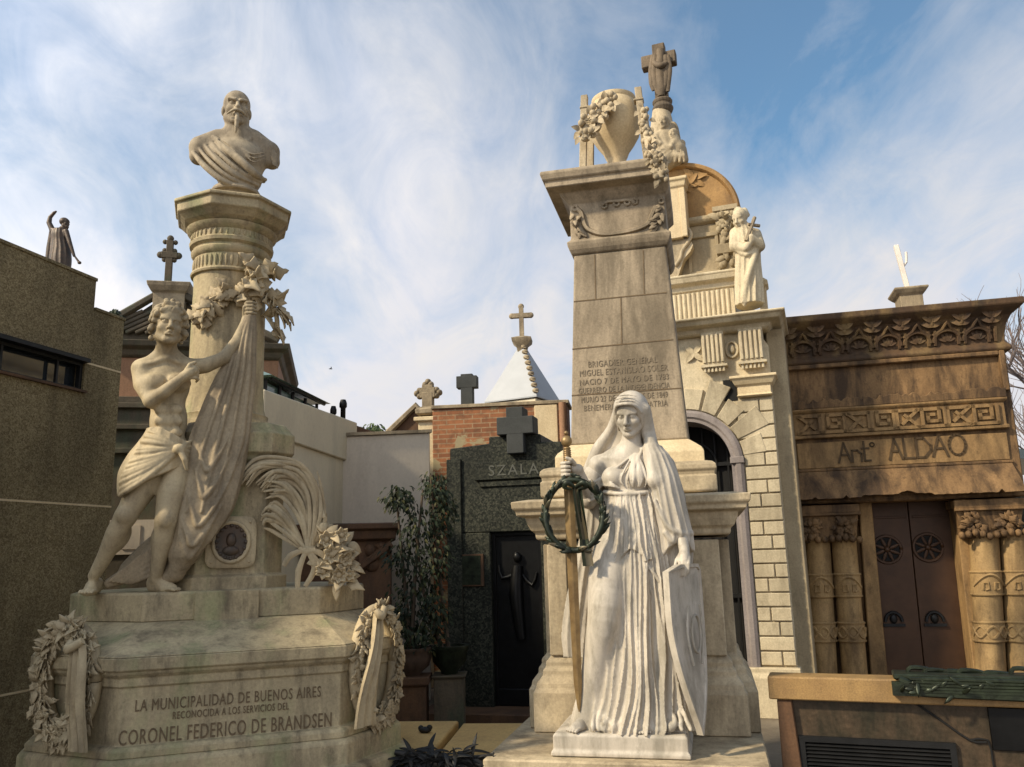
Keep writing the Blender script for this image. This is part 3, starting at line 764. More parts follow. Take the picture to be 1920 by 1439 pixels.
# carved scroll frame on cap die
b = MB(); vv = vo1 - 0.014
q = lambda x, y: FR.J(x, y, vv - 0.006)
b.tube([q(1082, 392), q(1090, 400), q(1094, 416), q(1103, 431), q(1130, 440), q(1165, 437), q(1195, 430), q(1215, 420), q(1222, 404), q(1230, 388)], 0.016, 6, 3)
b.tube([q(1130, 385), q(1140, 379), q(1160, 378), q(1180, 376), q(1190, 381)], 0.012, 6, 3)
for x, y in ((1133, 386), (1156, 382), (1176, 380), (1190, 378), (1078, 391), (1240, 377)):
    b.tube([q(x + 5 * math.cos(t), y + 5 * math.sin(t)) for t in np.linspace(0, 6.28, 10)], 0.007, 5, 1, cap=False)
for sgn, pts in ((1, [(1076, 402), (1079, 414), (1082, 426), (1088, 434)]), (-1, [(1240, 388), (1239, 400), (1236, 412), (1232, 422)])):
    for x, y in pts:
        for k in range(3):
            d = Vector((sgn * random.uniform(-.2, .8), -0.25, random.uniform(-.9, .3)))
            b.leaf(q(x, y), d, (0, -1, 0.2), random.uniform(.06, .10), .035, .5, .3)
b.build('scroll_relief', M['obelisk'], RM, smooth=60, solid=0.008)
# ================================================================== BROWN TEMPLE TOMB (right)
c = at(1690, 900, 8.9)
FA = Fr((c.x, c.y, 0), -14)
TB = thing('temple_tomb', 'brown sandstone tomb in Egyptian style with carved cornice and paired columns', 'tomb', FA)
A = lambda x, y, v=0.0: FA.J(x, y, v)
za_ = lambda y, v=0.0, x=1690: FA.z(x, y, v)
uTL = FA.u(1462, 690, 0); uTR = FA.u(1893, 690, 0)
uBL = FA.u(1490, 1180, 0) - 0.02; uBR = FA.u(1955, 1180, 0)
zt_ = za_(655); DEPA = 3.6
# body: battered walls, front behind the columns
dr0 = FA.u(1632, 1000, 0.35); dr1 = FA.u(1793, 1000, 0.35); zdo = za_(935, 0.3)
b = MB()
uTL2, uTR2 = uTL + 0.02, uTR - 0.02
def bat(u0t, u0b, z): return lerp(u0b, u0t, z / zt_)
zh = za_(940, 0.12)
b.hexa([(uBL, 0.30, 0), (dr0 - 0.12, 0.30, 0), (dr0 - 0.12, DEPA, 0), (uBL, DEPA, 0), (bat(uTL, uBL, zh), 0.30, zh), (dr0 - 0.10, 0.30, zh), (dr0 - 0.10, DEPA, zh), (bat(uTL, uBL, zh), DEPA, zh)])
b.hexa([(dr1 + 0.12, 0.30, 0), (uBR, 0.30, 0), (uBR, DEPA, 0), (dr1 + 0.12, DEPA, 0), (dr1 + 0.10, 0.30, zh), (bat(uTR, uBR, zh), 0.30, zh), (bat(uTR, uBR, zh), DEPA, zh), (dr1 + 0.10, DEPA, zh)])
b.hexa([(bat(uTL, uBL, zh), 0.0, zh), (bat(uTR, uBR, zh), 0.0, zh), (bat(uTR, uBR, zh), DEPA, zh), (bat(uTL, uBL, zh), DEPA, zh), (uTL, 0.05, zt_), (uTR, 0.05, zt_), (uTR, DEPA, zt_), (uTL, DEPA, zt_)])
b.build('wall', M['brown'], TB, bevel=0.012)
# end pilaster strip left
b = MB(); b.hexa([(uBL - 0.04, -0.02, 0), (uBL + 0.13, -0.02, 0), (uBL + 0.13, 0.32, 0), (uBL - 0.04, 0.32, 0), (bat(uTL, uBL, zh) - 0.03, -0.03, zh), (bat(uTL, uBL, zh) + 0.13, -0.03, zh), (bat(uTL, uBL, zh) + 0.13, 0.32, zh), (bat(uTL, uBL, zh) - 0.03, 0.32, zh)])
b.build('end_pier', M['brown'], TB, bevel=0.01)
# cavetto cornice
zc0 = za_(668); zc1 = za_(655); zc2 = za_(600, -.2); zc3 = za_(566, -.35)
CP = rect(uTL, uTR, 0.03, DEPA)
b = MB(); b.molded(CP, [(0.0, zc0 - 0.03), (0.04, zc0 - 0.02), (0.055, zc0 + 0.01), (0.04, zc0 + 0.04), (0.005, zc1), (0.01, zc1 + 0.08), (0.035, zc1 + 0.2), (0.08, zc2), (0.16, zc3 - 0.1), (0.19, zc3 - 0.07), (0.19, zc3 - 0.005), (0.15, zc3)])
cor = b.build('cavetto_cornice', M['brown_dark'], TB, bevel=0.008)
b = MB()
n = 7; us = [lerp(uTL + 0.12, uTR - 0.12, (i + 0.5) / n) for i in range(n)]
def cv_(z):   # depth of the cavetto front at height z
    t = (z - zc1) / (zc3 - 0.1 - zc1); t = max(0.0, min(1.0, t)); return 0.03 - 0.15 * t ** 1.8
zz0 = zc1 + 0.04; hh = (zc3 - zc1)
for i, u_ in enumerate(us):
    hw = (uTR - uTL) / n * 0.40
    pts = [Vector((u_ - hw * math.cos(t), cv_(zz0 + hw * 0.95 * math.sin(t)) - 0.02, zz0 + hw * 0.95 * math.sin(t))) for t in np.linspace(0.0, math.pi, 13)]
    b.tube(pts, 0.022, 6, 1)
    zt2 = zz0 + hw * 1.5
    b.tube([(u_ - hw * 1.05, cv_(zz0 + hw * .6) - .02, zz0 + hw * 0.6), (u_ - hw * .3, cv_(zz0 + hw) - .03, zz0 + hw * 1.05), (u_, cv_(zt2) - .04, zt2), (u_ + hw * .3, cv_(zz0 + hw) - .03, zz0 + hw * 1.05), (u_ + hw * 1.05, cv_(zz0 + hw * .6) - .02, zz0 + hw * 0.6)], 0.017, 6, 2)
    
    for k_ in range(5):
        a_ = math.pi * (k_ + .5) / 5; b.leaf((u_, cv_(zz0 + .1) - .004, zz0 + .01), (math.cos(a_), -.05, math.sin(a_)), (0, -1, 0), hw * .72, hw * .26, .1, .4)
for i in range(n + 1):
    u_ = lerp(uTL + 0.12, uTR - 0.12, i / n); u_ = min(max(u_, uTL + 0.06), uTR - 0.06)
    for du in (-0.032, 0.032): b.tube([(u_ + du, cv_(zc1) - 0.015, zc1 + 0.01), (u_ + du, cv_(zc1 + hh * .35) - 0.02, zc1 + hh * .38)], 0.02, 6, 1)
    b.ball((u_, cv_(zc1 + hh * .55) - 0.008, zc1 + hh * .55), (0.034, 0.02, 0.045), 8, 6)
    for a_ in (.6, 1.57, 2.54): b.leaf((u_, cv_(zc1 + hh * .6) - .012, zc1 + hh * .58), (math.cos(a_), -.3, math.sin(a_)), (0, -1, 0), .13, .05, .2, .3)
    for sg in (-1, 1): b.leaf((u_, cv_(zc1 + hh * .5) - .03, zc1 + hh * .45), (sg * 0.7, -0.1, 0.5), (0, -1, 0), 0.16, 0.06, 0.8, 0.2)
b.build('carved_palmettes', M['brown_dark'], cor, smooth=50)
# frieze: raised surround of the plain panel, ledge, key band, name panel
fz0, fz1 = za_(742), za_(680)
fu0, fu1 = FA.u(1474, 715, 0) + .03, FA.u(1878, 705, 0)
b = MB()
e = 0.02
b.box(fu0 - 0.06, fu0, -e, 0.1, fz0 - .02, fz1 + .05); b.box(fu1, fu1 + 0.06, -e, 0.1, fz0 - .02, fz1 + .05); b.box(fu0, fu1, -e - .002, 0.1, fz1, fz1 + .05)
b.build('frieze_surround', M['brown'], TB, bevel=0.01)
b = MB(); kz0, kz1 = za_(806), za_(770)
ku0, ku1 = FA.u(1484, 790, -.03) + .02, FA.u(1886, 780, -.03)
nseg = 60; rngl = random.Random(3)
top = [(lerp(ku0 - .03, ku1 + .03, i / nseg), fz0 - 0.01 + rngl.uniform(-.025, .035)) for i in range(nseg + 1)]
b.prism(top[::-1] + [(ku0 - .03, kz1 + .07), (ku1 + .03, kz1 + .07)], 0.12, off=-0.055)
b.build('broken_ledge', M['brown'], TB, bevel=0.006)
b = MB(); b.molded(rect(ku0, ku1, -.03, .2), [(0, kz0 - .05), (0.02, kz0 - .045), (0.02, kz0 - .012), (0, kz0 - .005), (0, kz1 + .02), (.015, kz1 + .03), (.03, kz1 + .05), (.03, kz1 + .069), (0, kz1 + .0695)])
b.build('key_band', M['brown_gold'], TB, bevel=0.004)
b = MB()   # meander strokes
def stroke(pts, w_=0.034, v=-0.03, d=0.03):
    for (x0, y0), (x1, y1) in zip(pts[:-1], pts[1:]):
        dx, dy = x1 - x0, y1 - y0; L = math.hypot(dx, dy); nx, ny = -dy / L * w_ / 2, dx / L * w_ / 2; ex, ey = dx / L * w_ / 2, dy / L * w_ / 2
        b.prism([(x0 - ex + nx, y0 - ey + ny), (x0 - ex - nx, y0 - ey - ny), (x1 + ex - nx, y1 + ey - ny), (x1 + ex + nx, y1 + ey + ny)], d + rngl.uniform(0, .002), off=v - d)
H = kz1 - kz0; nk = 8; um = (ku0 + ku1) / 2
for i in range(nk):
    w_ = (ku1 - ku0 - 0.1) / nk; x0 = ku0 + 0.05 + i * w_; x1 = x0 + w_ * 0.88; mir = i >= nk // 2
    def P(fx, fy): return ((lerp(x1, x0, fx) if mir else lerp(x0, x1, fx)), kz0 + H * fy)
    if i % 2 == 0:
        stroke([P(0, .06), P(1, .06), P(1, .94), P(.05, .94), P(.75, .28)]); stroke([P(0.05, .06), P(.62, .68)])
    else:
        stroke([P(0, .94), P(0, .06), P(1, .06), P(1, .94), P(.25, .94), P(.25, .32), P(.75, .32), P(.75, .66), P(.5, .66)])
b.build('meander_relief', M['brown_gold'], TB)
nz0, nz1 = za_(872), za_(822)
nu0, nu1 = FA.u(1491, 850, -.01) + .02, FA.u(1893, 845, -.01)
b = MB(); b.box(nu0, nu1, -0.012, 0.1, nz0, nz1); b.build('name_panel', M['brown_gold'], TB, bevel=0.008)
b = MB(); b.box(nu0 - .01, nu1 + .02, -.03, .1, nz0 - .035, nz0 - .002); b.build('panel_ledge', M['brown'], TB, bevel=0.008)
# letters built from strokes
b = MB()
def letter(ch, u0, z0, w_, h, t=0.02):
    S = {'A': [[(0, 0), (.5, 1), (1, 0)], [(.28, .38), (.72, .38)]], 'L': [[(0, 1), (0, 0), (.9, 0)]], 'D': [[(0, 0), (0, 1), (.55, 1), (1, .6), (1, .35), (.55, 0), (0, 0)]],
         'O': [[(.5 + .5 * math.cos(a), .5 + .5 * math.sin(a)) for a in np.linspace(0, 6.283, 17)]], 'n': [[(0, 0), (0, .6), (.6, .6), (1, .4), (1, 0)]], 't': [[(.3, 1), (.3, 0), (1, 0)], [(0, .65), (.9, .65)]]}[ch]
    for pl in S: stroke([(u0 + x * w_, z0 + y * h) for x, y in pl], t, -0.012, 0.012)
zl = za_(862); hl = za_(822) - za_(858)
def ul(x): return FA.u(x, 845, -.012)
for ch_, xa, xb, hf in (('A', 1571, 1594, 1), ('n', 1597, 1614, .95), ('t', 1616, 1630, 1), ('A', 1666, 1690, 1.05), ('L', 1695, 1714, 1), ('D', 1718, 1745, .98), ('A', 1748, 1776, 1.05), ('O', 1780, 1811, 1.05)):
    letter(ch_, ul(xa), zl + (xa - 1571) * 0.0001, ul(xb) - ul(xa), hl * hf)
c_ = (ul(1636), zl + hl * .85)
stroke([(c_[0] + .022 * math.cos(a), c_[1] + .022 * math.sin(a)) for a in np.linspace(0, 6.283, 11)], .012, -.012, .012)
b.build('name_letters', M['engrave_black'], TB)
# stone hood with broken scalloped hem
b = MB(); hz1 = nz0 - .036; hz0 = za_(930, -.16)
hu0, hu1 = FA.u(1480, 925, -.16), FA.u(1925, 915, -.16)
ns = 80; front = []; 
for i in range(ns + 1):
    t = i / ns; u_ = lerp(hu0, hu1, t)
    zed = hz0 + (0.02 if 0.32 < t < .62 else 0.0) + (0.03 * max(0, math.sin(t * 40)) if .42 < t < .58 else 0) + rngl.uniform(-.003, .004)
    for tt in (0.11, .25, .78, .9):
        zed += max(0, 0.03 - abs(t - tt) * 4)
    front.append((u_, zed))
rA = [(lerp(nu0, nu1, i / ns), -0.03, hz1) for i in range(ns + 1)]
rB = [(u_, -0.17 + 0.0 * z_, z_) for u_, z_ in front]
rC = [(u_, -0.09, z_ - .005) for u_, z_ in front]
rD = [(lerp(nu0, nu1, i / ns), 0.08, hz1) for i in range(ns + 1)]
mid = [((a[0] + b2[0]) / 2, (a[1] + b2[1]) / 2 - .012, (a[2] + b2[2]) / 2) for a, b2 in zip(rA, rB)]
rings = [[rA[i], mid[i], rB[i], rC[i], rD[i]] for i in range(ns + 1)]
b.loft(rings)
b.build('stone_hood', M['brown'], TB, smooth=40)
# lintel, capitals, columns
def capital(xc0, xc1, nm):
    v0 = -0.06
    z1 = za_(942, v0); z0_ = za_(1014, v0); zm = za_(958, v0)
    u0 = FA.u(xc0, 960, v0); u1 = FA.u(xc1, 960, v0); uc_ = (u0 + u1) / 2
    b = MB(); b.box(u0, u1, v0, 0.31, zm, z1)
    b.molded(rect(u0 + .015, u1 - .015, v0 + .03, .3), [(-.06, z0_), (-.04, z0_ + .02), (-.02, lerp(z0_, zm, .6)), (0, zm)])
    cp = b.build('capital', M['brown'], TB, bevel=0.008)
    b = MB(); r_ = random.Random(len(nm))
    for s_ in (-1, 1):
        cx = uc_ + s_ * (u1 - u0) * .24
        for k in range(26):
            a = r_.uniform(0, 6.28); rr_ = r_.uniform(0, .07)
            b.leaf((cx + rr_ * math.cos(a), v0 + .02, lerp(z0_, zm, .5) + rr_ * math.sin(a)), (math.cos(a) + r_.uniform(-.4, .4), -r_.uniform(.1, .6), math.sin(a) - .2), (0, -1, .3), r_.uniform(.07, .12), r_.uniform(.04, .065), .9, .35, lobes=2)
    for k in range(10): b.ball((lerp(u0, u1, (k + .5) / 10), v0 + .01, z0_ + .03 + r_.uniform(-.01, .03)), (.03, .03, .035), 8, 6)
    b.tube([(u0, v0 + .01, zm - .01), (u1, v0 + .01, zm - .01)], .016, 6, 1)
    b.build('carved_leaves', M['brown'], cp, smooth=50, solid=.008)
capital(1484, 1613, 'a'); capital(1791, 1925, 'bb')
def column(xt, xb_, r):
    v0 = 0.12; z1 = za_(1004, v0 - r); T = FA.J(xt, 1015, v0); B = FA.J(xb_, 1255, v0)
    k = T.z - B.z
    def ux(z): return lerp(B.x, T.x, (z - B.z) / k)
    b = MB(); n = 22; rings = []
    prof = []
    zbA = za_(1074, v0 - r), za_(1120, v0 - r); zbB = za_(1167, v0 - r), za_(1206, v0 - r)
    for z in sorted([0, .3, .6, z1, z1 - .04, z1 - .05] + [z_ + e_ for z_ in zbA + zbB for e_ in (-.004, .004)]):
        inb = any(lo_ > z > hi_ for lo_, hi_ in (zbA, zbB))
        rr = r * (1.08 if inb else 1.0) * (1.06 if z > z1 - .045 else 1)
        rings.append([(ux(z) + rr * math.cos(2 * math.pi * i / n), v0 + rr * math.sin(2 * math.pi * i / n), z) for i in range(n)])
    b.loft(rings)
    cb_ = b.build('column', M['column_gold'], TB, smooth=40)
    b = MB(); R2 = r * 1.09
    def on(a, z): return (ux(z) + R2 * math.sin(a), v0 - R2 * math.cos(a), z)
    for lo_, hi_ in (zbA,):
        for z in (lo_ - .012, hi_ + .012): b.tube([on(a, z) for a in np.linspace(-1.6, 1.6, 15)], .010, 5, 1)
    hi_, lo_ = zbA; b.tube([on(a, lerp(lo_, hi_, .55 + .3 * math.cos(a * 1.9))) for a in np.linspace(-1.1, 1.1, 13)], .016, 5, 1)
    for a0 in (-.45, .25): b.tube([on(a0, lo_ + .06), on(a0 + .05, lo_ + .13), on(a0 + .3, lo_ + .13), on(a0 + .35, lo_ + .07), on(a0 + .12, lo_ + .06)], .014, 5, 1)
    b.build('carved_band', M['column_gold'], cb_, smooth=60); b = MB()
    lo_, hi_ = zbB
    for z in (lo_ - .012, hi_ + .012): b.tube([on(a, z) for a in np.linspace(-1.6, 1.6, 15)], .010, 5, 1)
    hi_, lo_ = zbB
    for ph in (0, math.pi):
        b.tube([on(a, lerp(lo_, hi_, .5 + .27 * math.cos(a * 4 + ph))) for a in np.linspace(-1.4, 1.4, 23)], .014, 5, 1)
    b.build('carved_band', M['column_gold'], cb_, smooth=60)
rc = 0.5 * (FA.u(1612, 1110, .12) - FA.u(1565, 1110, .12)) * 1.02
column(1533, 1546, rc); column(1582, 1602, rc); column(1845, 1858, rc * 1.08); column(1903, 1918, rc * 1.08)
# door
zd1 = za_(938, .4)
D0 = FA.J(1627, 945, .42).x; D1 = FA.J(1778, 945, .42).x; E0 = FA.J(1655, 1255, .42).x; E1 = FA.J(1812, 1255, .42).x
sl = (E0 - D0)
jb = MB()
jb.hexa([(E0 - .17, .16, 0), (E0, .16, 0), (E0, .5, 0), (E0 - .17, .5, 0), (D0 - .13, .16, zd1), (D0, .16, zd1), (D0, .5, zd1), (D0 - .13, .5, zd1)])
jb.hexa([(E1, .16, 0), (E1 + .17, .16, 0), (E1 + .17, .5, 0), (E1, .5, 0), (D1, .16, zd1), (D1 + .13, .16, zd1), (D1 + .13, .5, zd1), (D1, .5, zd1)])
jb.box(D0 - .13, D1 + .13, .17, .5, zd1, zd1 + .12)
jb.build('door_jamb', M['brown_gold'], TB, bevel=.01)
for side in (0, 1):
    m0, m1 = (D0 + D1) / 2, (E0 + E1) / 2
    b = MB(); g_ = .004
    a0, a1, c0, c1 = (E0, m1 - g_, D0, m0 - g_) if side == 0 else (m1 + g_, E1, m0 + g_, D1)
    b.hexa([(a0, .42, 0), (a1, .42, 0), (a1, .47, 0), (a0, .47, 0), (c0, .42, zd1), (c1, .42, zd1), (c1, .47, zd1), (c0, .47, zd1)])
    # raised rails
    zrail = za_(972, .42)
    b.box(lerp(c0, a0, .1) + .03, lerp(c1, a1, .1) - .03, .41, .43, zrail, zrail + .025)
    dl = b.build('door_leaf', M['door_brown'], TB, bevel=.004)
    cx, cz = (FA.u(1663, 1030, .42), za_(1030, .42)) if side == 0 else (FA.u(1740, 1030, .42), za_(1028, .42))
    b = MB(); R_ = 0.145
    b.tube([(cx + R_ * math.cos(a), .415, cz + R_ * math.sin(a)) for a in np.linspace(0, 2 * math.pi, 33)], .014, 6, 1, cap=False)
    for k in range(8):
        a = math.pi * k / 4 + .39
        b.leaf((cx + .02 * math.cos(a), .408, cz + .02 * math.sin(a)), (math.cos(a), 0, math.sin(a)), (0, -1, 0), R_ * .9, .035, 0, .2)
    b.ball((cx, .408, cz), (.03, .02, .03), 10, 6)
    b.build('rosette_grille', M['door_brown'], dl, smooth=50, solid=.008)
    b = MB(); b.loft([[(cx + (R_ - .005) * math.cos(2 * math.pi * i / 28), .417 - d, cz + (R_ - .005) * math.sin(2 * math.pi * i / 28)) for i in range(28)] for d in (0, .003)])
    b.build('rosette_opening', M['dark'], dl)
    cx, cz = (FA.u(1675, 1160, .42), za_(1166, .42)) if side == 0 else (FA.u(1752, 1160, .42), za_(1166, .42))
    b = MB(); b.tube([(cx + .085 * math.cos(a), .40, cz + .10 * math.sin(a)) for a in np.linspace(0.0, math.pi, 15)], .017, 6, 1)
    b.box(cx - .11, cx + .11, .39, .421, cz - .05, cz - .02); b.ball((cx, .405, cz + .03), (.04, .02, .05), 10, 6)
    b.build('handle', M['iron'], dl, smooth=50)
b = MB(); b.box(D0 - .1, E1 + .1, .48, .5, 0, zd1); b.build('door_backing', M['dark'], TB)

# ================================================================== DOMED CHAPEL
c = at(1440, 900, 8.35)
FC = Fr((c.x, c.y, 0), -20)
CHP = thing('domed_chapel', 'cream chapel with rusticated stone blocks, arched doorway and domed gable', 'chapel', FC)
zc_ = lambda y, v=0.0, x=1430: FC.z(x, y, v)
uE = FC.u(1463, 900, 0)                                        # right edge of pilaster
ac = FC.u(1290, 880, .06); az = zc_(872, .06, 1290)            # arch centre
ro = FC.u(1396, 880, .06) - ac; ri = ro * 0.78
uW = ac - ro - (uE - ac - ro)
zcap0 = zc_(742); zcap1 = zc_(703); zfr = zc_(612)
print('chapel', uE, ac, ro, az, zfr)
# wall with arched opening (v 0.06 face, 0.45 deep)
b = MB(); N = 24
def archwall(b, r, u0, u1, z0, z1, v0, v1):
    inner = [(ac - r, z0)] + [(ac - r * math.cos(t), az + r * math.sin(t)) for t in np.linspace(0, math.pi, N + 1)] + [(ac + r, z0)]
    outer = [(u0, z0)]
    for k in range(N + 1):
        t = math.pi * k / N; dx, dz = -math.cos(t), math.sin(t)
        s_ = min([(u0 - ac) / dx if dx < -1e-6 else 1e9, (u1 - ac) / dx if dx > 1e-6 else 1e9, (z1 - az) / dz if dz > 1e-6 else 1e9])
        outer.append((ac + dx * s_, az + dz * s_))
    outer.append((u1, z0))
    rings = []
    for (p, q_) in zip(inner, outer):
        rings.append([(p[0], v0, p[1]), (q_[0], v0, q_[1]), (q_[0], v1, q_[1]), (p[0], v1, p[1])])
    b.loft(rings)
    # corner fills
    for (ua, s2) in ((u0, -1), (u1, 1)):
        pass
    return outer
archwall(b, ro, uW, uE, 0, zfr, .06, .5)
th = math.atan2(zfr - az, uE - ac)
b.build('front_wall', M['chapel'], CHP)
b = MB()
rings = []
for t in [None] + list(np.linspace(0, math.pi, 33)) + ['e']:
    if t is None: f = lambda r: (ac - r, 0.0)
    elif t == 'e': f = lambda r: (ac + r, 0.0)
    else: f = lambda r, t=t: (ac - r * math.cos(t), az + r * math.sin(t))
    sec = [(ro + .001, .08), (ro, .02), (ro - .03, .0), (ro - .07, .0), (ro - .09, .02), (ro - .12, .02), (ri + .02, .06), (ri, .10), (ri, .48), (ro + .001, .48)]
    rings.append([(f(r)[0], v, f(r)[1]) for r, v in sec])
b.loft(rings); b.build('arch_surround', M['arch_grey'], CHP, smooth=30)
b = MB(); b.box(ac + ri - .005, ac + ro + .01, -.01, .1, az - .02, az + .05); b.build('impost', M['arch_grey'], CHP, bevel=.006)
b = MB(); b.box(ac - ro, ac + ro, .42, .46, 0, az + ro); dd = b.build('doorway', M['dark'], CHP)
b = MB()
for k in range(7):
    u_ = lerp(ac - ri, ac + ri, (k + .5) / 7); b.tube([(u_, .38, .2), (u_, .38, az + math.sqrt(max(ri ** 2 - (u_ - ac) ** 2, 0)))], .012, 6, 1)
for z in (.3, 1.1, az): b.box(ac - ri, ac + ri, .37, .39, z, z + .04)
b.tube([(ac + ri * .6 * math.cos(t), .37, az + ri * .6 * math.sin(t)) for t in np.linspace(0, math.pi, 17)], .012, 6, 1)
b.build('iron_grille', M['iron'], CHP)
# rusticated blocks on the right pier and spandrel voussoirs
b = MB(); r_ = random.Random(5)
zb0 = zc_(1250); nC = 19; ch_ = (zcap0 - .02 - zb0) / nC
for k in range(nC):
    z0 = zb0 + k * ch_ + .007; z1 = zb0 + (k + 1) * ch_ - .007
    def left_at(z):
        if z <= az: return ac + ro + .006
        d = ro * ro - (z - az) ** 2
        return (ac + math.sqrt(d) + .01) if d > 0 else ac + .3
    uA = max(left_at(z0), left_at(z1) if z1 > az else left_at(z0)); uA = max(left_at(z0), left_at(z1)) if z1 <= az else left_at(z0)
    if z0 > az + ro * .55: uA = max(uA, ac + ro * .95)
    cut = lerp(uA, uE, .40 if k % 2 else .62)
    segs = [(uA, cut), (cut, uE)] if k % 3 != 1 else [(uA, uE)]
    for s0, s1 in segs:
        if s1 - s0 > .05: b.box(s0 + .006, s1 - .006, .03 + r_.uniform(-.003, .003), .07, z0, z1)
bl = b.build('rusticated_blocks', M['chapel_blocks'], CHP, bevel=.006)
b = MB()
for k in range(5):
    t0_, t1_ = rad(90 - k * 17 - 16), rad(90 - k * 17 - 1.5); r1 = ro + .01
    lim = lambda t: min((zcap0 + .3 - az) / max(math.sin(t), .01), (ro * (1.62 if k % 2 else 1.42)))
    b.prism([(ac + r1 * math.cos(t), az + r1 * math.sin(t)) for t in np.linspace(t0_, t1_, 5)] + [(ac + lim(t1_) * math.cos(t1_), az + lim(t1_) * math.sin(t1_)), (ac + lim(t0_) * math.cos(t0_), az + lim(t0_) * math.sin(t0_))], .05, off=.022)
b.build('voussoirs', M['chapel_blocks'], CHP, bevel=.006)
b = MB(); b.molded(rect(FC.u(1398, 1240, 0), uE, .0, .3), [(.06, 0), (.06, zb0 - .1), (.03, zb0 - .06), (.03, zb0 - .015), (0, zb0 - .01)]); b.build('pier_base', M['chapel'], CHP, bevel=.006)
b = MB(); b.molded(rect(FC.u(1383, 720, -.02), uE - .015, -.0, .3), [(.0, zcap0), (.02, zcap0 + .015), (.005, zcap0 + .03), (.005, lerp(zcap0, zcap1, .5)), (.03, lerp(zcap0, zcap1, .6)), (.06, lerp(zcap0, zcap1, .85)), (.075, lerp(zcap0, zcap1, .88)), (.075, zcap1), (0, zcap1 + .01)])
b.build('pier_capital', M['urn'], CHP, bevel=.004)
b = MB(); b.box(FC.u(1356, 728, .03), FC.u(1381, 728, .03), .055, .4, zcap0 - .02, zcap1 - .01); b.build('shaded_niche', M['dark'], CHP)  # dark block added to stand for the shade in a small niche
# side strip to the right, set back
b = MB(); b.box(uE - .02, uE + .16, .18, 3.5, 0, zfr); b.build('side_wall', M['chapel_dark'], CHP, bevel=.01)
# frieze with fluted brackets and cornice
zf0, zf1 = zc_(684), zc_(612)
b = MB()
for xa, xb_ in ((1316, 1358), (1386, 1432)):
    ua, ub = FC.u(xa, 650, 0), FC.u(xb_, 650, 0)
    b.box(ua, ub, -.03, .1, zf0 + .05, zf1)
    for i in range(5): b.tube([(lerp(ua, ub, (i + .5) / 5), -.035, zf0 + .07), (lerp(ua, ub, (i + .5) / 5), -.045, zf1 - .04)], (ub - ua) / 13, 6, 1)
    b.box(ua - .02, ub + .02, -.05, .1, zf0 + .02, zf0 + .045)
    for i in range(6): b.tube([(lerp(ua, ub, (i + .5) / 6), -.02, zf0 - .03), (lerp(ua, ub, (i + .5) / 6), -.02, zf0 + .02)], (ub - ua) / 16, 6, 1)
ua, ub = FC.u(1362, 650, .05), FC.u(1382, 650, .05)
b.tube([((ua + ub) / 2 + .06 * math.cos(t), .04, (zf0 + zf1) / 2 + .085 * math.sin(t)) for t in np.linspace(0, 6.28, 17)], .014, 6, 1, cap=False)
b.ball(((ua + ub) / 2, .05, (zf0 + zf1) / 2), (.03, .03, .05), 8, 6)
u1_ = FC.u(1300, 650, .05)
for i in range(4): b.leaf((u1_, .04, (zf0 + zf1) / 2), (math.cos(.8 + i * 1.57), -.1, math.sin(.8 + i * 1.57)), (0, -1, 0), .13, .06, .3, .3)
b.build('frieze_brackets', M['chapel'], CHP, smooth=40)
zcn = zc_(578, -.25)
b = MB(); b.molded(rect(uW, uE + .0, .0, 3.2), [(0, zf1 - .03), (.03, zf1 - .01), (.05, zf1 + .03), (.14, zf1 + .05), (.17, zf1 + .09), (.18, zcn - .03), (.2, zcn - .02), (.2, zcn), (0, zcn + .02)])
b.build('main_cornice', M['chapel'], CHP, bevel=.006)
# fluted attic
va = .12; ua1 = FC.u(1376, 550, va); zA0 = zcn; zA1 = zc_(530, va); ua0 = 2 * ac - ua1
b = MB(); b.box(ua0, ua1, va, 2.8, zA0 - .02, zA1)
nf = 22
for i in range(nf):
    u_ = lerp(ua0 + .04, ua1 - .04, (i + .5) / nf); b.tube([(u_, va - .0, zA0 + .06), (u_, va - .0, zA1 - .02)], (ua1 - ua0) / nf * .36, 8, 1)
b.build('fluted_attic', M['chapel'], CHP, smooth=40)
zA2 = zc_(497, va - .1)
b = MB(); b.molded(rect(ua0, ua1, va, 2.8), [(0, zA1 - .01), (.02, zA1), (.03, zA1 + .05), (.09, zA1 + .08), (.11, zA2 - .03), (.12, zA2 - .02), (.12, zA2), (-.05, zA2 + .02)])
b.build('attic_cornice', M['chapel'], CHP, bevel=.005)
# panelled tympanum storey
vt = .30; ut1 = FC.u(1352, 460, vt); ut0 = 2 * ac - ut1; zB1 = zc_(405, vt)
b = MB(); b.box(ut0, ut1, vt, 2.6, zA2, zB1)
pu_0, pu_1, pz0, pz1 = FC.u(1296, 465, vt), FC.u(1342, 465, vt), zc_(494, vt), zc_(430, vt)
b.box(pu_0 - .04, pu_0, vt - .03, vt + .1, pz0, pz1); b.box(pu_1, pu_1 + .04, vt - .03, vt + .1, pz0, pz1); b.box(pu_0 - .04, pu_1 + .04, vt - .032, vt + .1, pz1, pz1 + .05); b.box(pu_0 - .04, pu_1 + .04, vt - .032, vt + .1, pz0 - .05, pz0)
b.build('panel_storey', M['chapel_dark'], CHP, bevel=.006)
b = MB(); b.molded(rect(ut0, ut1, vt, 2.6), [(0, zB1), (.04, zB1 + .02), (.06, zB1 + .05), (.06, zB1 + .09), (-.1, zB1 + .1)]); b.build('tympanum_sill', M['chapel_dark'], CHP, bevel=.006)
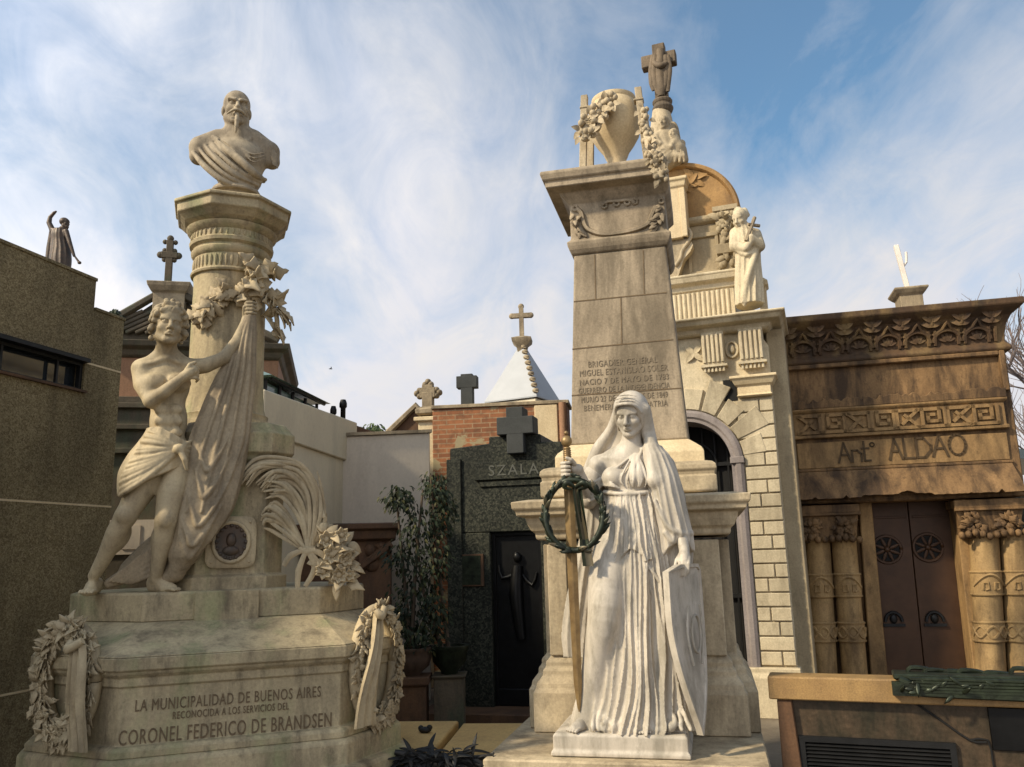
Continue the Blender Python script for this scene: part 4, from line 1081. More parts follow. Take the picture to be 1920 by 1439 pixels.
# carved pier beside the panel
vq = .2; uq0, uq1 = FC.u(1349, 440, vq), FC.u(1378, 440, vq)
b = MB(); zq0, zq1 = zA2 - .01, zc_(385, vq)
b.box(uq0, uq1, vq, .8, zq0, zq1); b.molded(rect(uq0, uq1, vq, .8), [(.0, zc_(470, vq)), (.04, zc_(466, vq)), (.05, zc_(450, vq)), (0, zc_(446, vq))])
b.molded(rect(uq0, uq1, vq, .8), [(0, zq1 - .03), (.05, zq1), (.05, zq1 + .05), (0, zq1 + .06)])
for i in range(26): b.ball((r_.uniform(uq0, uq1), vq - .01, r_.uniform(zq0 + .1, zq1)), (.035, .03, .045), 7, 5)
for i in range(14): b.leaf((r_.uniform(uq0, uq1), vq - .02, r_.uniform(zq0 + .1, zq1)), (r_.uniform(-1, 1), -.3, r_.uniform(-.5, 1)), (0, -1, 0), .14, .06, .6, .3)
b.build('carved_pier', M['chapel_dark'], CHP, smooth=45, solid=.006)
# scroll volute at left of panel
b = MB(); vs = .16
pts = [(1258, 428), (1275, 424), (1290, 430), (1296, 442), (1290, 456), (1280, 470), (1276, 486), (1266, 500)]
q_ = [FC.J(x, y, vs) for x, y in pts]
b.tube([p + Vector((0, -.01, 0)) for p in q_], .022, 8, 3)
b.prism([(FC.u(1254, 425, vs), zc_(420, vs)), (FC.u(1254, 500, vs), zc_(502, vs)), (FC.u(1268, 500, vs), zc_(502, vs)), (FC.u(1275, 484, vs), zc_(482, vs)), (FC.u(1281, 466, vs), zc_(464, vs)), (FC.u(1293, 453, vs), zc_(452, vs)), (FC.u(1298, 440, vs), zc_(440, vs)), (FC.u(1292, 428, vs), zc_(428, vs)), (FC.u(1276, 422, vs), zc_(421, vs))][::-1], .12, off=vs)
b.build('scroll_bracket', M['pedestal'], CHP, smooth=50)
# arched gable: archivolt, golden soffit, dome behind
gv = .22; gz = zB1 + .10; gc_ = FC.u(1266, 400, gv); gR = FC.u(1386, 405, gv) - gc_; gH = zc_(307, gv, 1270) - gz
def arcp(r, t): return (gc_ - r * math.cos(t), gz + r * math.sin(t) * gH / gR)
b = MB(); rings = []
for t in np.linspace(0, math.pi, 37):
    sec = [(gR, gv), (gR + .02, gv + .02), (gR + .02, gv + .6), (gR - .05, gv + .6), (gR - .05, gv + .05), (gR - .03, gv + .01)]
    rings.append([(arcp(r, t)[0], v, arcp(r, t)[1]) for r, v in sec])
b.loft(rings); b.build('gable_arch', M['dome'], CHP, smooth=35)
b = MB(); rings = []
for t in np.linspace(0, math.pi, 37): rings.append([(arcp(r, t)[0], v, arcp(r, t)[1]) for r, v in [(gR - .045, gv + .06), (gR - .045, gv + .55), (.001, gv + .55), (.001, gv + .06)]])
b.loft(rings)
for i in range(16):
    t = r_.uniform(math.pi * .5, math.pi * .68); rr = r_.uniform(.55, .85) * gR; p = arcp(rr, t)
    b.leaf((p[0], gv + .055, p[1]), (r_.uniform(-1, 1), -.15, r_.uniform(-1, .6)), (0, -1, 0), r_.uniform(.10, .18), .07, .4, .3)
b.build('carved_tympanum', M['dome'], CHP, smooth=45)
b = MB()
prof = [(gR * 0.98, 0.0)] + [(gR * .98 * math.cos(a), gH * 1.0 * math.sin(a)) for a in np.linspace(.05, 1.5, 12)]
b.lathe((gc_, gv + .55 + gR, gz), prof, 40); b.build('dome', M['dome'], CHP, smooth=50)
# keystone block with ledge on top of gable
kv = .10; k0, k1 = FC.u(1254, 360, kv), FC.u(1282, 360, kv); kz0_, kz1_ = zc_(422, kv), zc_(306, kv)
kw = k1 - k0
b = MB(); b.molded(rect(k1 - .42, k1, kv, .75), [(0, kz0_), (0, kz1_ - .12), (.02, kz1_ - .10), (.03, kz1_ - .05), (.05, kz1_ - .03), (.05, kz1_), (0, kz1_ + .01)])
b.box(k1 - .05, k1 + .012, kv - .02, .5, kz0_, kz1_ - .13); b.box(k1 - .43, k1 - .36, kv - .02, .5, kz0_, kz1_ - .13)
b.build('keystone_block', M['urn'], CHP, bevel=.006)
KEY = (k1 - .21, .40, kz1_ + .01)
# grave slabs / chapel roof body behind
b = MB(); b.box(ut0 + .1, ut1 - .1, .9, 2.5, zB1, gz + .1); b.build('roof_body', M['chapel_dark'], CHP)
rb = random.Random(21)
# ================================================================== DARK GRANITE MAUSOLEUM
c = at(967, 1328, 8.6); FD = Fr((c.x, c.y, 0), -15)
DM = thing('granite_mausoleum', 'dark speckled granite mausoleum with black door and big stone cross on its front', 'mausoleum', FD)
zd = lambda y, v=0.0, x=940: FD.z(x, y, v)
d0, d1 = FD.u(845, 1000, 0), FD.u(1092, 1000, 0); dz0 = zd(1326); dzt = zd(836); dc = (d0 + d1) / 2
p0, p1 = FD.u(921, 1100, 0), FD.u(1016, 1100, 0); pz = zd(998)
b = MB()
b.hexa([(d0, 0, 0), (p0, 0, 0), (p0, 2.4, 0), (d0, 2.4, 0), (d0, 0, pz), (p0, 0, pz), (p0, 2.4, pz), (d0, 2.4, pz)])
b.box(p1, d1, 0, 2.4, 0, pz)
b.prism([(d0, pz), (d1, pz), (d1, dzt + .0), (dc + .30, dzt + .015), (dc + .299, dzt + .10), (dc - .26, dzt + .10), (dc - .261, dzt + .03), (d0, dzt)], 2.4)
b.build('wall', M['granite_dark'], DM, bevel=.01)
b = MB(); b.box(d0 - .03, d0 + .13, -.03, .1, 0, dzt - .12); b.build('corner_strip', M['granite_dark'], DM, bevel=.006)
b = MB(); b.box(p0, p1, .09, .14, dz0, pz)
b.box(p0, p0 + .035, .06, .1, dz0, pz); b.box(p1 - .035, p1, .06, .1, dz0, pz); b.box(p0 + .035, p1 - .035, .061, .1, pz - .04, pz); b.box(p0 + .035, p1 - .035, .061, .1, dz0, dz0 + .16)
dr = b.build('door_leaf', M['black_door'], DM, bevel=.004)
b = MB(); pc_ = (p0 + p1) / 2; zr_ = zd(1095)
b.ball((pc_, .06, zd(1046)), (.042, .035, .055), 10, 8)
b.tube([(pc_, .07, zd(1062)), (pc_ - .02, .06, zd(1120)), (pc_ + .02, .06, zd(1200))], [.055, .075, .05], 10, 3)
b.tube([(pc_ - .04, .085, zd(1078)), (pc_ - .17, .07, zd(1085)), (pc_ - .2, .07, zd(1060))], [.022, .02, .012], 8, 2); b.tube([(pc_ + .04, .085, zd(1078)), (pc_ + .15, .07, zd(1100)), (pc_ + .2, .07, zd(1075))], [.022, .02, .012], 8, 2)
b.build('door_figure', M['black_door'], dr, smooth=70)
b = MB(); cu0, cu1 = FD.u(949, 800, -.1), FD.u(981, 800, -.1); ca0, ca1 = FD.u(931, 800, -.1), FD.u(1000, 800, -.1); cmid = (cu0 + cu1) / 2
b.box(cu0, cu1, -.10, .12, zd(852, -.1), zd(765, -.1)); b.box(ca0, ca1, -.102, .118, zd(816, -.1), zd(783, -.1))
b.build('front_cross', M['grey_cross'], DM, bevel=.008)
n0, n1 = FD.u(889, 885, -.04), FD.u(1046, 880, -.04)
b = MB(); b.box(n0, n1, -.04, .02, zd(899, -.04), zd(866, -.04)); b.box(n0 + .05, n1 - .05, -.02, .02, zd(912, -.02), zd(902, -.02)); npn = b.build('name_panel', M['granite_dark'], DM, bevel=.005)
b = MB(); text(b, 'SZALA', (n0 + n1) / 2 - .02, -.041, zd(882, -.04), (n1 - n0) * .6, .11, spacing=1.2); b.build('inscription', M['bronze_letter'], npn)
b = MB(); q0, q1 = FD.u(864, 1068, -.01), FD.u(907, 1068, -.01); b.box(q0, q1, -.02, .01, zd(1099, -.02), zd(1038, -.02)); pl = b.build('bronze_plaque', M['redstone'], DM, bevel=.003)
b = MB(); b.box(q0 + .015, q1 - .03, -.024, .0, zd(1096, -.02), zd(1041, -.02))
for k in range(7): b.box(q0 + .03, q1 - .05, -.027, -.02, lerp(zd(1093, -.02), zd(1044, -.02), k / 6.5), lerp(zd(1093, -.02), zd(1044, -.02), k / 6.5) + .012)
b.build('plaque_face', M['verdigris'], pl)
b = MB(); b.box(d0 - .25, d1 + .3, -.35, 2.4, 0, dz0 - .004); b.build('door_step', M['redstone'], DM, bevel=.01)
b = MB(); b.box(d1 - .16, d1 + .02, -.04, 2.45, dzt - .32, dzt - .02); b.build('side_coping', M['redstone'], DM, bevel=.01)

# ================================================================== BRICK WALL with patched plaster, behind
c = at(935, 800, 10.6); FB = Fr((c.x, c.y, 0), -8)
b = MB(); w0, w1 = FB.u(811, 800, 0), FB.u(1064, 800, 0); wz0, wz1 = FB.z(811, 763, 0), FB.z(1060, 752, 0)
b.hexa([(w0, 0, 0), (w1, 0, 0), (w1, .5, 0), (w0, .5, 0), (w0, 0, wz0), (w1, 0, wz1), (w1, .5, wz1), (w0, .5, wz0)])
BW = thing('brick_wall', 'old red brick wall with patchy plaster behind the dark granite mausoleum', 'wall', FB)
b.build('brickwork', M['brick'], BW, bevel=.01)
b = MB(); b.hexa([(w0 - .02, -.03, wz0 - .035), (w1 + .03, -.03, wz1 - .035), (w1 + .03, .53, wz1 - .035), (w0 - .02, .53, wz0 - .035), (w0 - .02, -.03, wz0 + .012), (w1 + .03, -.03, wz1 + .012), (w1 + .03, .53, wz1 + .012), (w0 - .02, .53, wz0 + .012)]); b.build('coping', M['lichen'], BW, bevel=.006)
ub0 = FB.u(1003, 800, 0); bz = FB.z(1020, 800, 0)
b = MB(); b.box(ub0, w1 - .12, -.02, .1, bz - .45, wz1 - .04); b.build('plaster_patch', M['urn'], BW, bevel=.01)
b = MB(); b.tube([(w1 - .05, -.05, 0.5), (w1 - .05, -.05, wz1 - .03)], .05, 10, 1); b.build('drain_pipe', M['pinkwall'], BW, smooth=60)
b = MB(); k_ = FB.u(955, 800, -.0); 

# white tiled pyramid roof with cross
c = at(982, 752, 13.0); FP = Fr((c.x, c.y, 0), -28)
PY = thing('pyramid_roof_chapel', 'chapel with smooth white pyramid roof and small stone cross on its point', 'chapel', FP)
zp0 = at(982, 756, 13).z; zpa = at(983, 650, 13).z
hw = (at(1053, 752, 13).x - at(914, 752, 13).x) / 2 / (math.cos(rad(28)) + math.sin(rad(28))) * .98
b = MB(); b.box(-hw, hw, -hw, hw, 0, zp0 - .03); b.build('wall', M['cream'], PY, bevel=.01)
b = MB(); b.loft([[(p.x, p.y, zp0 - .02) for p in rect(-hw - .03, hw + .03, -hw - .03, hw + .03)], [(p.x, p.y, zp0) for p in rect(-hw - .03, hw + .03, -hw - .03, hw + .03)], [(p.x, p.y, zpa) for p in rect(-.04, .04, -.04, .04)]]); rf = b.build('roof', M['white_roof'], PY)
b = MB()
for k in range(9):
    t = (k + .5) / 9; p = Vector((hw * (1 - t), -hw * (1 - t), lerp(zp0, zpa, t))) * 1.0
    b.ball((p.x + .03, p.y - .03, p.z + .03), (.05, .05, .035), 7, 5); b.leaf((p.x, p.y, p.z), (.6, -.6, .4), (0, 0, 1), .13, .09, .9, .3)
b.build('crockets', M['lichen'], rf, smooth=60, solid=.01)
def crossmesh(b, z0, h, arm, w_, t_, zarm, bud=0.0):
    b.box(-w_, w_, -t_, t_, z0, z0 + h); b.box(-arm, arm, -t_ - .003, t_ + .003, z0 + zarm - w_, z0 + zarm + w_)
    if bud:
        for p in ((-arm, z0 + zarm), (arm, z0 + zarm), (0, z0 + h)): b.ball((p[0], 0, p[1]), (bud, bud * .9, bud), 8, 6)
b = MB(); H_ = at(982, 575, 13).z - zpa; b.molded(rect(-.07, .07, -.07, .07), [(0, zpa - .1), (.02, zpa), (.08, zpa + .06), (.09, zpa + .12), (0, zpa + .16)]); crossmesh(b, zpa + .1, H_ - .1, .155, .036, .036, H_ * .62, .05)
cx_ = b.build('cross', M['lichen'], rf, smooth=40); cx_.rotation_euler = (0, 0, rad(22))

def small_cross(name, label, px_, ybot, ytop, Y, arm_px, mat, style, rot=-10, w_=None, post=None):
    p = at(px_, ybot, Y); t = at(px_, ytop, Y); H = t.z - p.z; arm = arm_px * Y / FPX
    zb_ = p.z
    if post: zb_ = 0.0
    th_ = thing(name, label, 'cross', loc=(p.x, p.y, zb_), rot=rad(rot))
    b = MB(); w_ = w_ or arm * .28; o_ = p.z - zb_
    if style == 'plain': b.box(-w_, w_, -w_ * .8, w_ * .8, o_ - .05, o_ + H); b.box(-arm, arm, -w_ * .8 - .003, w_ * .8 + .003, o_ + H * .52, o_ + H * .52 + 2 * w_)
    if style == 'fleury':
        zc1 = o_ + H * .6; b.box(-w_, w_, -w_ * .8, w_ * .8, o_ - .05, o_ + H * .95); b.box(-arm * .9, arm * .9, -w_ * .8 - .003, w_ * .8 + .003, zc1 - w_, zc1 + w_)
        for (x, z, sx, sz) in ((-arm, zc1, -1, 0), (arm, zc1, 1, 0), (0, o_ + H, 0, 1)):
            b.ball((x, 0, z), (w_ * 1.1, w_ * .9, w_ * 1.1), 8, 6); b.ball((x - sx * w_ * 1.2 + sz * w_ * 1.5, 0, z - sz * w_ * 1.2 + abs(sx) * w_ * 1.5), (w_ * .8, w_ * .8, w_ * .8), 8, 6); b.ball((x - sx * w_ * 1.2 - sz * w_ * 1.5, 0, z - sz * w_ * 1.2 - abs(sx) * w_ * 1.5), (w_ * .8, w_ * .8, w_ * .8), 8, 6)
    if style == 'clover':
        zc1 = o_ + H * .62; r_ = arm * .40
        b.box(-w_, w_, -w_, w_, o_ - .05, zc1); b.box(-arm * .6, arm * .6, -w_ * .9, w_ * .9, zc1 - w_, zc1 + w_); b.box(-w_ - .003, w_ + .003, -w_ * .88, w_ * .88, zc1, zc1 + arm * .6)
        for (x, z) in ((-arm * .66, 0), (arm * .66, 0), (0, arm * .66), (0, 0)):
            for a in range(4):
                b.ball((x + r_ * .55 * math.cos(a * 1.57 + (.78 if (x, z) == (0, 0) else 0)), 0, zc1 + z + r_ * .55 * math.sin(a * 1.57 + (.78 if (x, z) == (0, 0) else 0))), (r_ * .62, w_ * .9, r_ * .62), 10, 6)
        b.molded(rect(-w_ * 1.2, w_ * 1.2, -w_ * 1.2, w_ * 1.2), [(.0, o_ - .03), (.06, o_), (.06, o_ + .06), (0, o_ + .1)])
    if post:
        b2 = MB(); b2.molded(rect(-post, post, -post, post), [(0, 0), (0, o_ - .12), (.05, o_ - .10), (.05, o_ - .05), (0, o_ - .04)]); b2.build('post', M['urn'], th_, bevel=.006)
    b.build('cross_body', mat, th_, smooth=40, bevel=.006)
    return th_
small_cross('roof_cross', 'plain dark grey cross standing up behind the brick wall', 877, 757, 703, 11.4, 20, M['grey_cross'], 'plain', -8, .085, post=.14)
small_cross('clover_cross', 'weathered cross with clover shaped arms beside the brick wall', 803, 778, 713, 10.9, 25, M['lichen'], 'clover', -8, .07, post=.11)
small_cross('fleury_cross', 'dark thin cross with flowered ends on the left cap pier', 315, 527, 448, 9.6, 17, M['tomb_dark'], 'fleury', 15, .04)

# gable behind the cream wall
c = at(775, 810, 11.6); FG = Fr((c.x, c.y, 0), -8); b = MB()
g0, gm, g1 = FG.u(735, 815, 0), FG.u(781, 764, 0), FG.u(815, 815, 0)
b.prism([(g0, 0), (g1, 0), (g1, FG.z(812, 800, 0)), (gm, FG.z(781, 764, 0)), (g0, FG.z(735, 812, 0))], 1.2)
gb = thing('gabled_tomb', 'dark brown gabled tomb end rising behind the pinkish wall', 'tomb', FG); b.build('gable_wall', M['redstone'], gb, bevel=.01)
b = MB(); b.tube([(g0 - .05, -.03, FG.z(735, 812, 0)), (gm, -.03, FG.z(781, 764, 0) + .02), (g1, -.03, FG.z(812, 800, 0))], .05, 6, 1); b.build('gable_coping', M['lichen'], gb)

# cream rendered wall (receding) and pinkish wall
P0 = at(503, 738, 7.6); P1_ = at(663, 794, 9.9)
d = Vector((P1_.x - P0.x, P1_.y - P0.y, 0)); ang = math.degrees(math.atan2(d.y, d.x)); FW = Fr((P0.x, P0.y, 0), ang); L = d.length
CW = thing('cream_tomb', 'tall cream plastered tomb side with a stepped ledge to the right of the column', 'tomb', FW)
zw = lambda x, y, v=0: FW.J(x, y, v).z
b = MB(); ztop = 0.5 * (P0.z + P1_.z)
b.hexa([(-.12, 0, 0), (L, 0, 0), (L, .5, 0), (-.12, .5, 0), (-.12, 0, P0.z), (L, 0, P1_.z), (L, .5, P1_.z), (-.12, .5, P0.z)])
b.build('wall', M['cream'], CW, bevel=.012)
A0, A1 = FW.J(545, 828, 0), FW.J(656, 868, 0); 
b = MB(); b.hexa([(-.14, -.035, A0.z), (L + .03, -.035, A1.z), (L + .03, .52, A1.z), (-.14, .52, A0.z), (-.14, -.035, P0.z + .01), (L + .03, -.035, P1_.z + .01), (L + .03, .53, P1_.z + .01), (-.14, .53, P0.z + .01)]); b.build('upper_band', M['cream'], CW, bevel=.01)
# glass lantern on it
GL = thing('roof_lantern', 'low glazed roof lantern with dark frame above the cream wall', 'skylight', FW)
l0, l1 = FW.J(498, 715, .25), FW.J(600, 765, .25); zl0 = FW.J(560, 728, .25).z
b = MB(); zbase = P0.z - .3
for k in range(5):
    t = k / 4; u_ = lerp(l0.x, l1.x - .1, t); zt_l = lerp(l0.z + .02, l1.z + .03, t); b.tube([(u_, .25, zbase), (u_, .25, zt_l)], .018, 6, 1)
b.tube([(l0.x, .2, l0.z + .03), (l1.x, .2, l1.z + .04)], .022, 6, 1); b.tube([(l0.x, .2, l0.z - .15), (l1.x, .2, l1.z - .12)], .015, 6, 1)
b.build('frame', M['iron'], GL)
b = MB(); b.hexa([(l0.x, .27, zbase), (l1.x - .1, .27, zbase), (l1.x - .1, 1.0, zbase), (l0.x, 1.0, zbase), (l0.x, .27, l0.z), (l1.x - .1, .27, l1.z), (l1.x - .1, 1.0, l1.z), (l0.x, 1.0, l0.z)]); b.build('glazing', M['glass_green'], GL)
b = MB(); b.hexa([(l0.x - .1, .14, l0.z + .04), (l1.x + .06, .14, l1.z + .05), (l1.x + .06, 1.1, l1.z + .05), (l0.x - .1, 1.1, l0.z + .04), (l0.x + .1, .5, l0.z + .2), (l0.x + .5, .5, l0.z + .16), (l0.x + .5, .8, l0.z + .16), (l0.x + .1, .8, l0.z + .2)]); b.build('roof', M['glass_green'], GL)
Q0 = at(660, 822, 9.6); Q1 = at(806, 812, 9.9); d = Vector((Q1.x - Q0.x, Q1.y - Q0.y, 0)); FQ = Fr((Q0.x, Q0.y, 0), math.degrees(math.atan2(d.y, d.x)))
PW_ = thing('pinkish_wall', 'plain pinkish plastered wall between the cream tomb and the brick wall', 'wall', FQ)
b = MB(); b.hexa([(-.4, 0, 0), (d.length, 0, 0), (d.length, .4, 0), (-.4, .4, 0), (-.4, 0, Q0.z), (d.length, 0, Q1.z), (d.length, .4, Q1.z), (-.4, .4, Q0.z)]); b.build('wall', M['pinkish'], PW_, bevel=.01)
b = MB(); b.hexa([(-.4, -.03, Q0.z + .003), (d.length + .02, -.03, Q1.z + .003), (d.length + .02, .43, Q1.z + .003), (-.4, .43, Q0.z + .003), (-.4, -.03, Q0.z + .04), (d.length + .02, -.03, Q1.z + .04), (d.length + .02, .43, Q1.z + .04), (-.4, .43, Q0.z + .04)]); b.build('coping', M['lichen'], PW_)
# chimneys + dark roof behind
for (x, yb, yt, w_, lab) in ((643, 785, 750, .035, 'slim dark vent pipe standing taller above the cream wall'), (625, 775, 762, .03, 'short dark vent pipe stub left of the taller pipe')):
    p = at(x, yb, 11); t = at(x, yt, 11); v_ = thing('vent_pipe', lab, 'vent pipe', loc=(p.x, p.y, 0)); b = MB(); b.lathe((0, 0, 0), [(w_, 0), (w_, t.z - .12), (w_ * 1.5, t.z - .1), (w_ * 1.5, t.z - .05), (w_, t.z)], 10); b.build('pipe', M['iron'], v_, smooth=40)
c = at(690, 815, 11.5); FK = Fr((c.x, c.y, 0), 10); b = MB(); b.prism([(FK.u(650, 800, 0), 0), (FK.u(735, 800, 0), 0), (FK.u(722, 815, 0), FK.z(722, 818, 0)), (FK.u(666, 795, 0), FK.z(666, 797, 0)), (FK.u(650, 795, 0), FK.z(650, 797, 0))], 1.0)
rt = thing('sloped_roof_tomb', 'small dark brown tomb with sloping roof peeping over the pinkish wall', 'tomb', FK); b.build('wall', M['redstone'], rt, bevel=.01)
# red-brown tomb below the pinkish wall with slanted pediment
c = at(680, 1100, 8.4); FX = Fr((c.x, c.y, 0), 8); X_ = lambda x, y: (FX.u(x, y, 0), FX.z(x, y, 0))
RT = thing('red_tomb', 'low red brown stone tomb with pediment behind the right hand wreath', 'tomb', FX)
x0, x1 = X_(560, 1100)[0], X_(733, 1100)[0]; ztr = X_(680, 992)[1]
b = MB(); b.box(x0, x1, .05, 1.0, 0, ztr); b.build('wall', M['redstone'], RT, bevel=.01)
b = MB(); b.molded(rect(x0, x1, .03, 1.0), [(0, ztr - .12), (.04, ztr - .1), (.05, ztr - .02), (.09, ztr), (.09, ztr + .05), (0, ztr + .06)]); b.build('cornice', M['redstone'], RT, bevel=.005)
pa, pb_ = X_(735, 1020), X_(655, 1080)
b = MB(); b.tube([(pa[0], .02, pa[1]), (pb_[0], .02, pb_[1])], .04, 6, 1); b.tube([(pb_[0] - .0, .02, pb_[1]), (x0, .02, pb_[1] + .35)], .04, 6, 1)
for k in range(18): b.ball((rb.uniform(x0 + .2, x1 - .05), .05, rb.uniform(pb_[1] + .05, ztr - .15)), (rb.uniform(.03, .08), .04, rb.uniform(.03, .08)), 8, 6)
b.build('carved_pediment', M['redstone'], RT, smooth=50)

# ================================================================== potted ficus bush
def bush(th_, cx, cy, blobs, n, mat, Lf, seed, stems):
    r = random.Random(seed); b = MB()
    for _ in range(n):
        (bx, by, bz_, rx, ry, rz) = r.choice(blobs)
        while True:
            q = Vector((r.uniform(-1, 1), r.uniform(-1, 1), r.uniform(-1, 1)))
            if 0.12 < q.length < 1: break
        q = q * (0.55 + .45 * r.random()); p = Vector((bx + q.x * rx, by + q.y * ry, bz_ + q.z * rz))
        d = Vector((q.x + r.uniform(-.5, .5), q.y + r.uniform(-.5, .5), -0.55 + r.uniform(-.4, .4)))
        b.leaf(p, d, (r.uniform(-.4, .4), -.5 + r.uniform(-.4, .4), .8), Lf * r.uniform(.7, 1.25), Lf * .42, .5, .25, 3)
    b.build('foliage', mat, th_, smooth=80)
    b = MB()
    for st in stems: b.tube(st, [.022, .016, .009][:len(st)] if len(st) == 3 else .012, 6, 3)
    b.build('stems', M['bark'], th_, smooth=60)
YB = 7.6
p = at(790, 1245, YB); FT = Fr((p.x, p.y, 0), 0)
T_ = lambda x, y, v=0.0: FT.J(x, y, v)
pot = thing('fluted_pot', 'round fluted brown plant pot on a plinth left of the granite mausoleum', 'plant pot', loc=(p.x - .09, p.y, 0))
zpo = T_(775, 1262).z; zpt = T_(775, 1214).z
b = MB(); b.molded(rect(-.14, .14, -.14, .14), [(.03, 0), (.03, .08), (0, .1), (0, zpo - .10), (.03, zpo - .08), (.03, zpo - .02)]); b.build('plinth', M['redstone'], pot, bevel=.006)
b = MB(); n_ = 48; rings = []
for r_0, z in ((.08, zpo - .02), (.09, zpo), (.15, zpo + .06), (.175, zpo + .13), (.17, zpt - .04), (.19, zpt - .02), (.19, zpt), (.16, zpt), (.15, zpt - .06)):
    rings.append([((r_0 + (.008 * math.cos(i * math.pi * 2 / 4) if r_0 > .12 else 0)) * math.cos(2 * math.pi * i / n_), (r_0 + (.008 * math.cos(i * math.pi * 2 / 4) if r_0 > .12 else 0)) * math.sin(2 * math.pi * i / n_), z) for i in range(n_)])
b.loft(rings); b.build('bowl', M['terracotta'], pot, smooth=50)
pot2 = thing('mossy_pot', 'greenish weathered plant pot right of the fluted pot', 'plant pot', loc=(p.x + .24, p.y + .1, 0))
b = MB(); b.lathe((0, 0, 0), [(.07, zpo - .03), (.08, zpo), (.15, zpo + .08), (.16, zpt - .05), (.18, zpt - .03), (.18, zpt), (.14, zpt), (.13, zpt - .05)], 28); b.build('bowl', M['verdigris'], pot2, smooth=50); b = MB(); b.molded(rect(-.13, .13, -.13, .13), [(.03, 0), (.03, .06), (0, .08), (0, zpo - .06), (.02, zpo - .04), (.02, zpo - .028)]); b.build('plinth', M['tomb_dark'], pot2, bevel=.005)
bu = thing('ficus_bush', 'leafy green ficus bush growing in pots against the plastered wall', 'bush', loc=(p.x, p.y, 0))
def bl(x, y, rx, rz, v=0.0):
    q = T_(x, y, v); k = YB / FPX; return (q.x, v, q.z, rx * k, .25, rz * k)
bush(bu, 0, 0, [bl(748, 935, 38, 32), bl(815, 915, 34, 40, .15), bl(832, 960, 30, 60, .2), bl(790, 985, 60, 50), bl(760, 1045, 52, 48), bl(815, 1050, 40, 60), bl(780, 1120, 60, 60), bl(745, 1165, 32, 40), bl(815, 1150, 35, 60), bl(728, 1235, 20, 20), bl(785, 1190, 45, 40)], 2600, M['leaf'], .058, 4,
     [[(-.09, 0, zpt - .1), (-.05, 0, 1.5), (.02, 0, 2.2)], [(.24, .1, zpt - .1), (.15, .1, 1.5), (.08, .1, 2.35)], [(-.09, 0, zpt - .1), (-.15, 0, 1.4), (-.22, 0, 2.1)], [(.2, .1, zpt - .1), (.02, 0, 1.3), (-.05, 0, 1.9)]])
# shrub tips behind pinkish wall, sprig on the left wall
for (x, y, Y, rx, rz, n, lab, nm) in ((700, 808, 11.8, 34, 12, 150, 'pale green shrub top showing over the pinkish wall', 'shrub'), (217, 592, 9.0, 13, 12, 60, 'small dark plant sprouting from the granite wall top', 'sprig')):
    q = at(x, y, Y); s_ = thing(nm, lab, 'plant', loc=(q.x, q.y, q.z - .25)); k = Y / FPX
    bush(s_, 0, 0, [(0, 0, .25, rx * k, .15, rz * k), (0, 0, .25 + rz * k * .5, rx * k * .5, .1, rz * k)], n, M['leaf_far'] if nm == 'shrub' else M['leaf'], .09, n, [[(0, 0, -.1), (0, 0, .1), (.02, 0, .25)]])

# ================================================================== LEFT GRANITE BUILDING
E0_ = at(233, 603, 7.4); aw = 74.5
FWL = Fr((E0_.x, E0_.y, 0), aw)      # u runs away from the camera along the wall, v to the left (behind the face)
LW = thing('granite_building', 'large tan speckled granite tomb wall with stepped roofline and strip window', 'tomb', FWL)
J_ = lambda x, y: FWL.J(x, y, 0)
s1 = J_(178, 560).x; zlo = 0.5 * (J_(178, 582).z + J_(233, 603).z); zhi = J_(178, 527).z * .5 + J_(20, 463).z * .5
wu0, wu1 = -6.5, J_(158, 700).x; wz0_, wz1_ = 0.5 * (J_(150, 737).z + J_(20, 695).z), 0.5 * (J_(158, 682).z + J_(20, 640).z)
print('wall', s1, zlo, zhi, wz0_, wz1_, J_(150, 737).z, J_(20, 695).z, J_(20, 640).z, J_(158, 682).z, J_(20, 463).z, J_(178, 527).z)
b = MB()
b.box(-9.5, 0, 0, 3.2, 0, wz0_); b.box(wu1, 0, 0, 3.2, wz0_, wz1_); b.box(-9.5, wu0, 0, 3.2, wz0_, wz1_); b.box(-9.5, 0, 0, 3.2, wz1_, zlo); b.box(-9.5, s1, 0, 3.2, zlo, zhi)
b.box(wu0, wu1, .25, 3.2, wz0_, wz1_)
b.build('wall', M['granite_wall'], LW)
b = MB(); b.box(-9.5, s1 + .01, -.012, 3.2, zhi, zhi + .03); b.box(s1 + .01, .01, -.012, 3.2, zlo + .002, zlo + .03); b.build('coping', M['granite_wall'], LW, bevel=.004)
b = MB()
for z in (J_(195, 690).z, J_(120, 945).z, J_(30, 1299).z):
    b.box(wu1 + .02 if abs(z - wz1_) < .4 else -9.5, .003, -.003, .02, z - .008, z + .008)
b.build('mortar_joints', M['urn'], LW)
b = MB(); b.box(wu0, wu1, .02, .06, wz1_ - .03, wz1_); b.box(wu0, wu1, .02, .06, wz0_, wz0_ + .02); b.box(wu1 - .03, wu1, .021, .061, wz0_ + .02, wz1_ - .03); b.box(wu0, wu1, -.06, .02, wz1_ - .005, wz1_ + .03)
for u_ in np.arange(wu0 + .3, wu1 - .1, .55): b.box(u_, u_ + .02, .03, .055, wz0_ + .02, wz1_ - .03)
win = b.build('strip_window', M['iron'], LW)
b = MB(); b.box(wu0, wu1, .1, .12, wz0_, wz1_); b.build('window_pane', M['glass'], win)
b = MB(); b.box(wu0, wu1 + .02, -.03, .1, wz0_ - .02, wz0_); b.build('window_sill', M['redstone'], win)

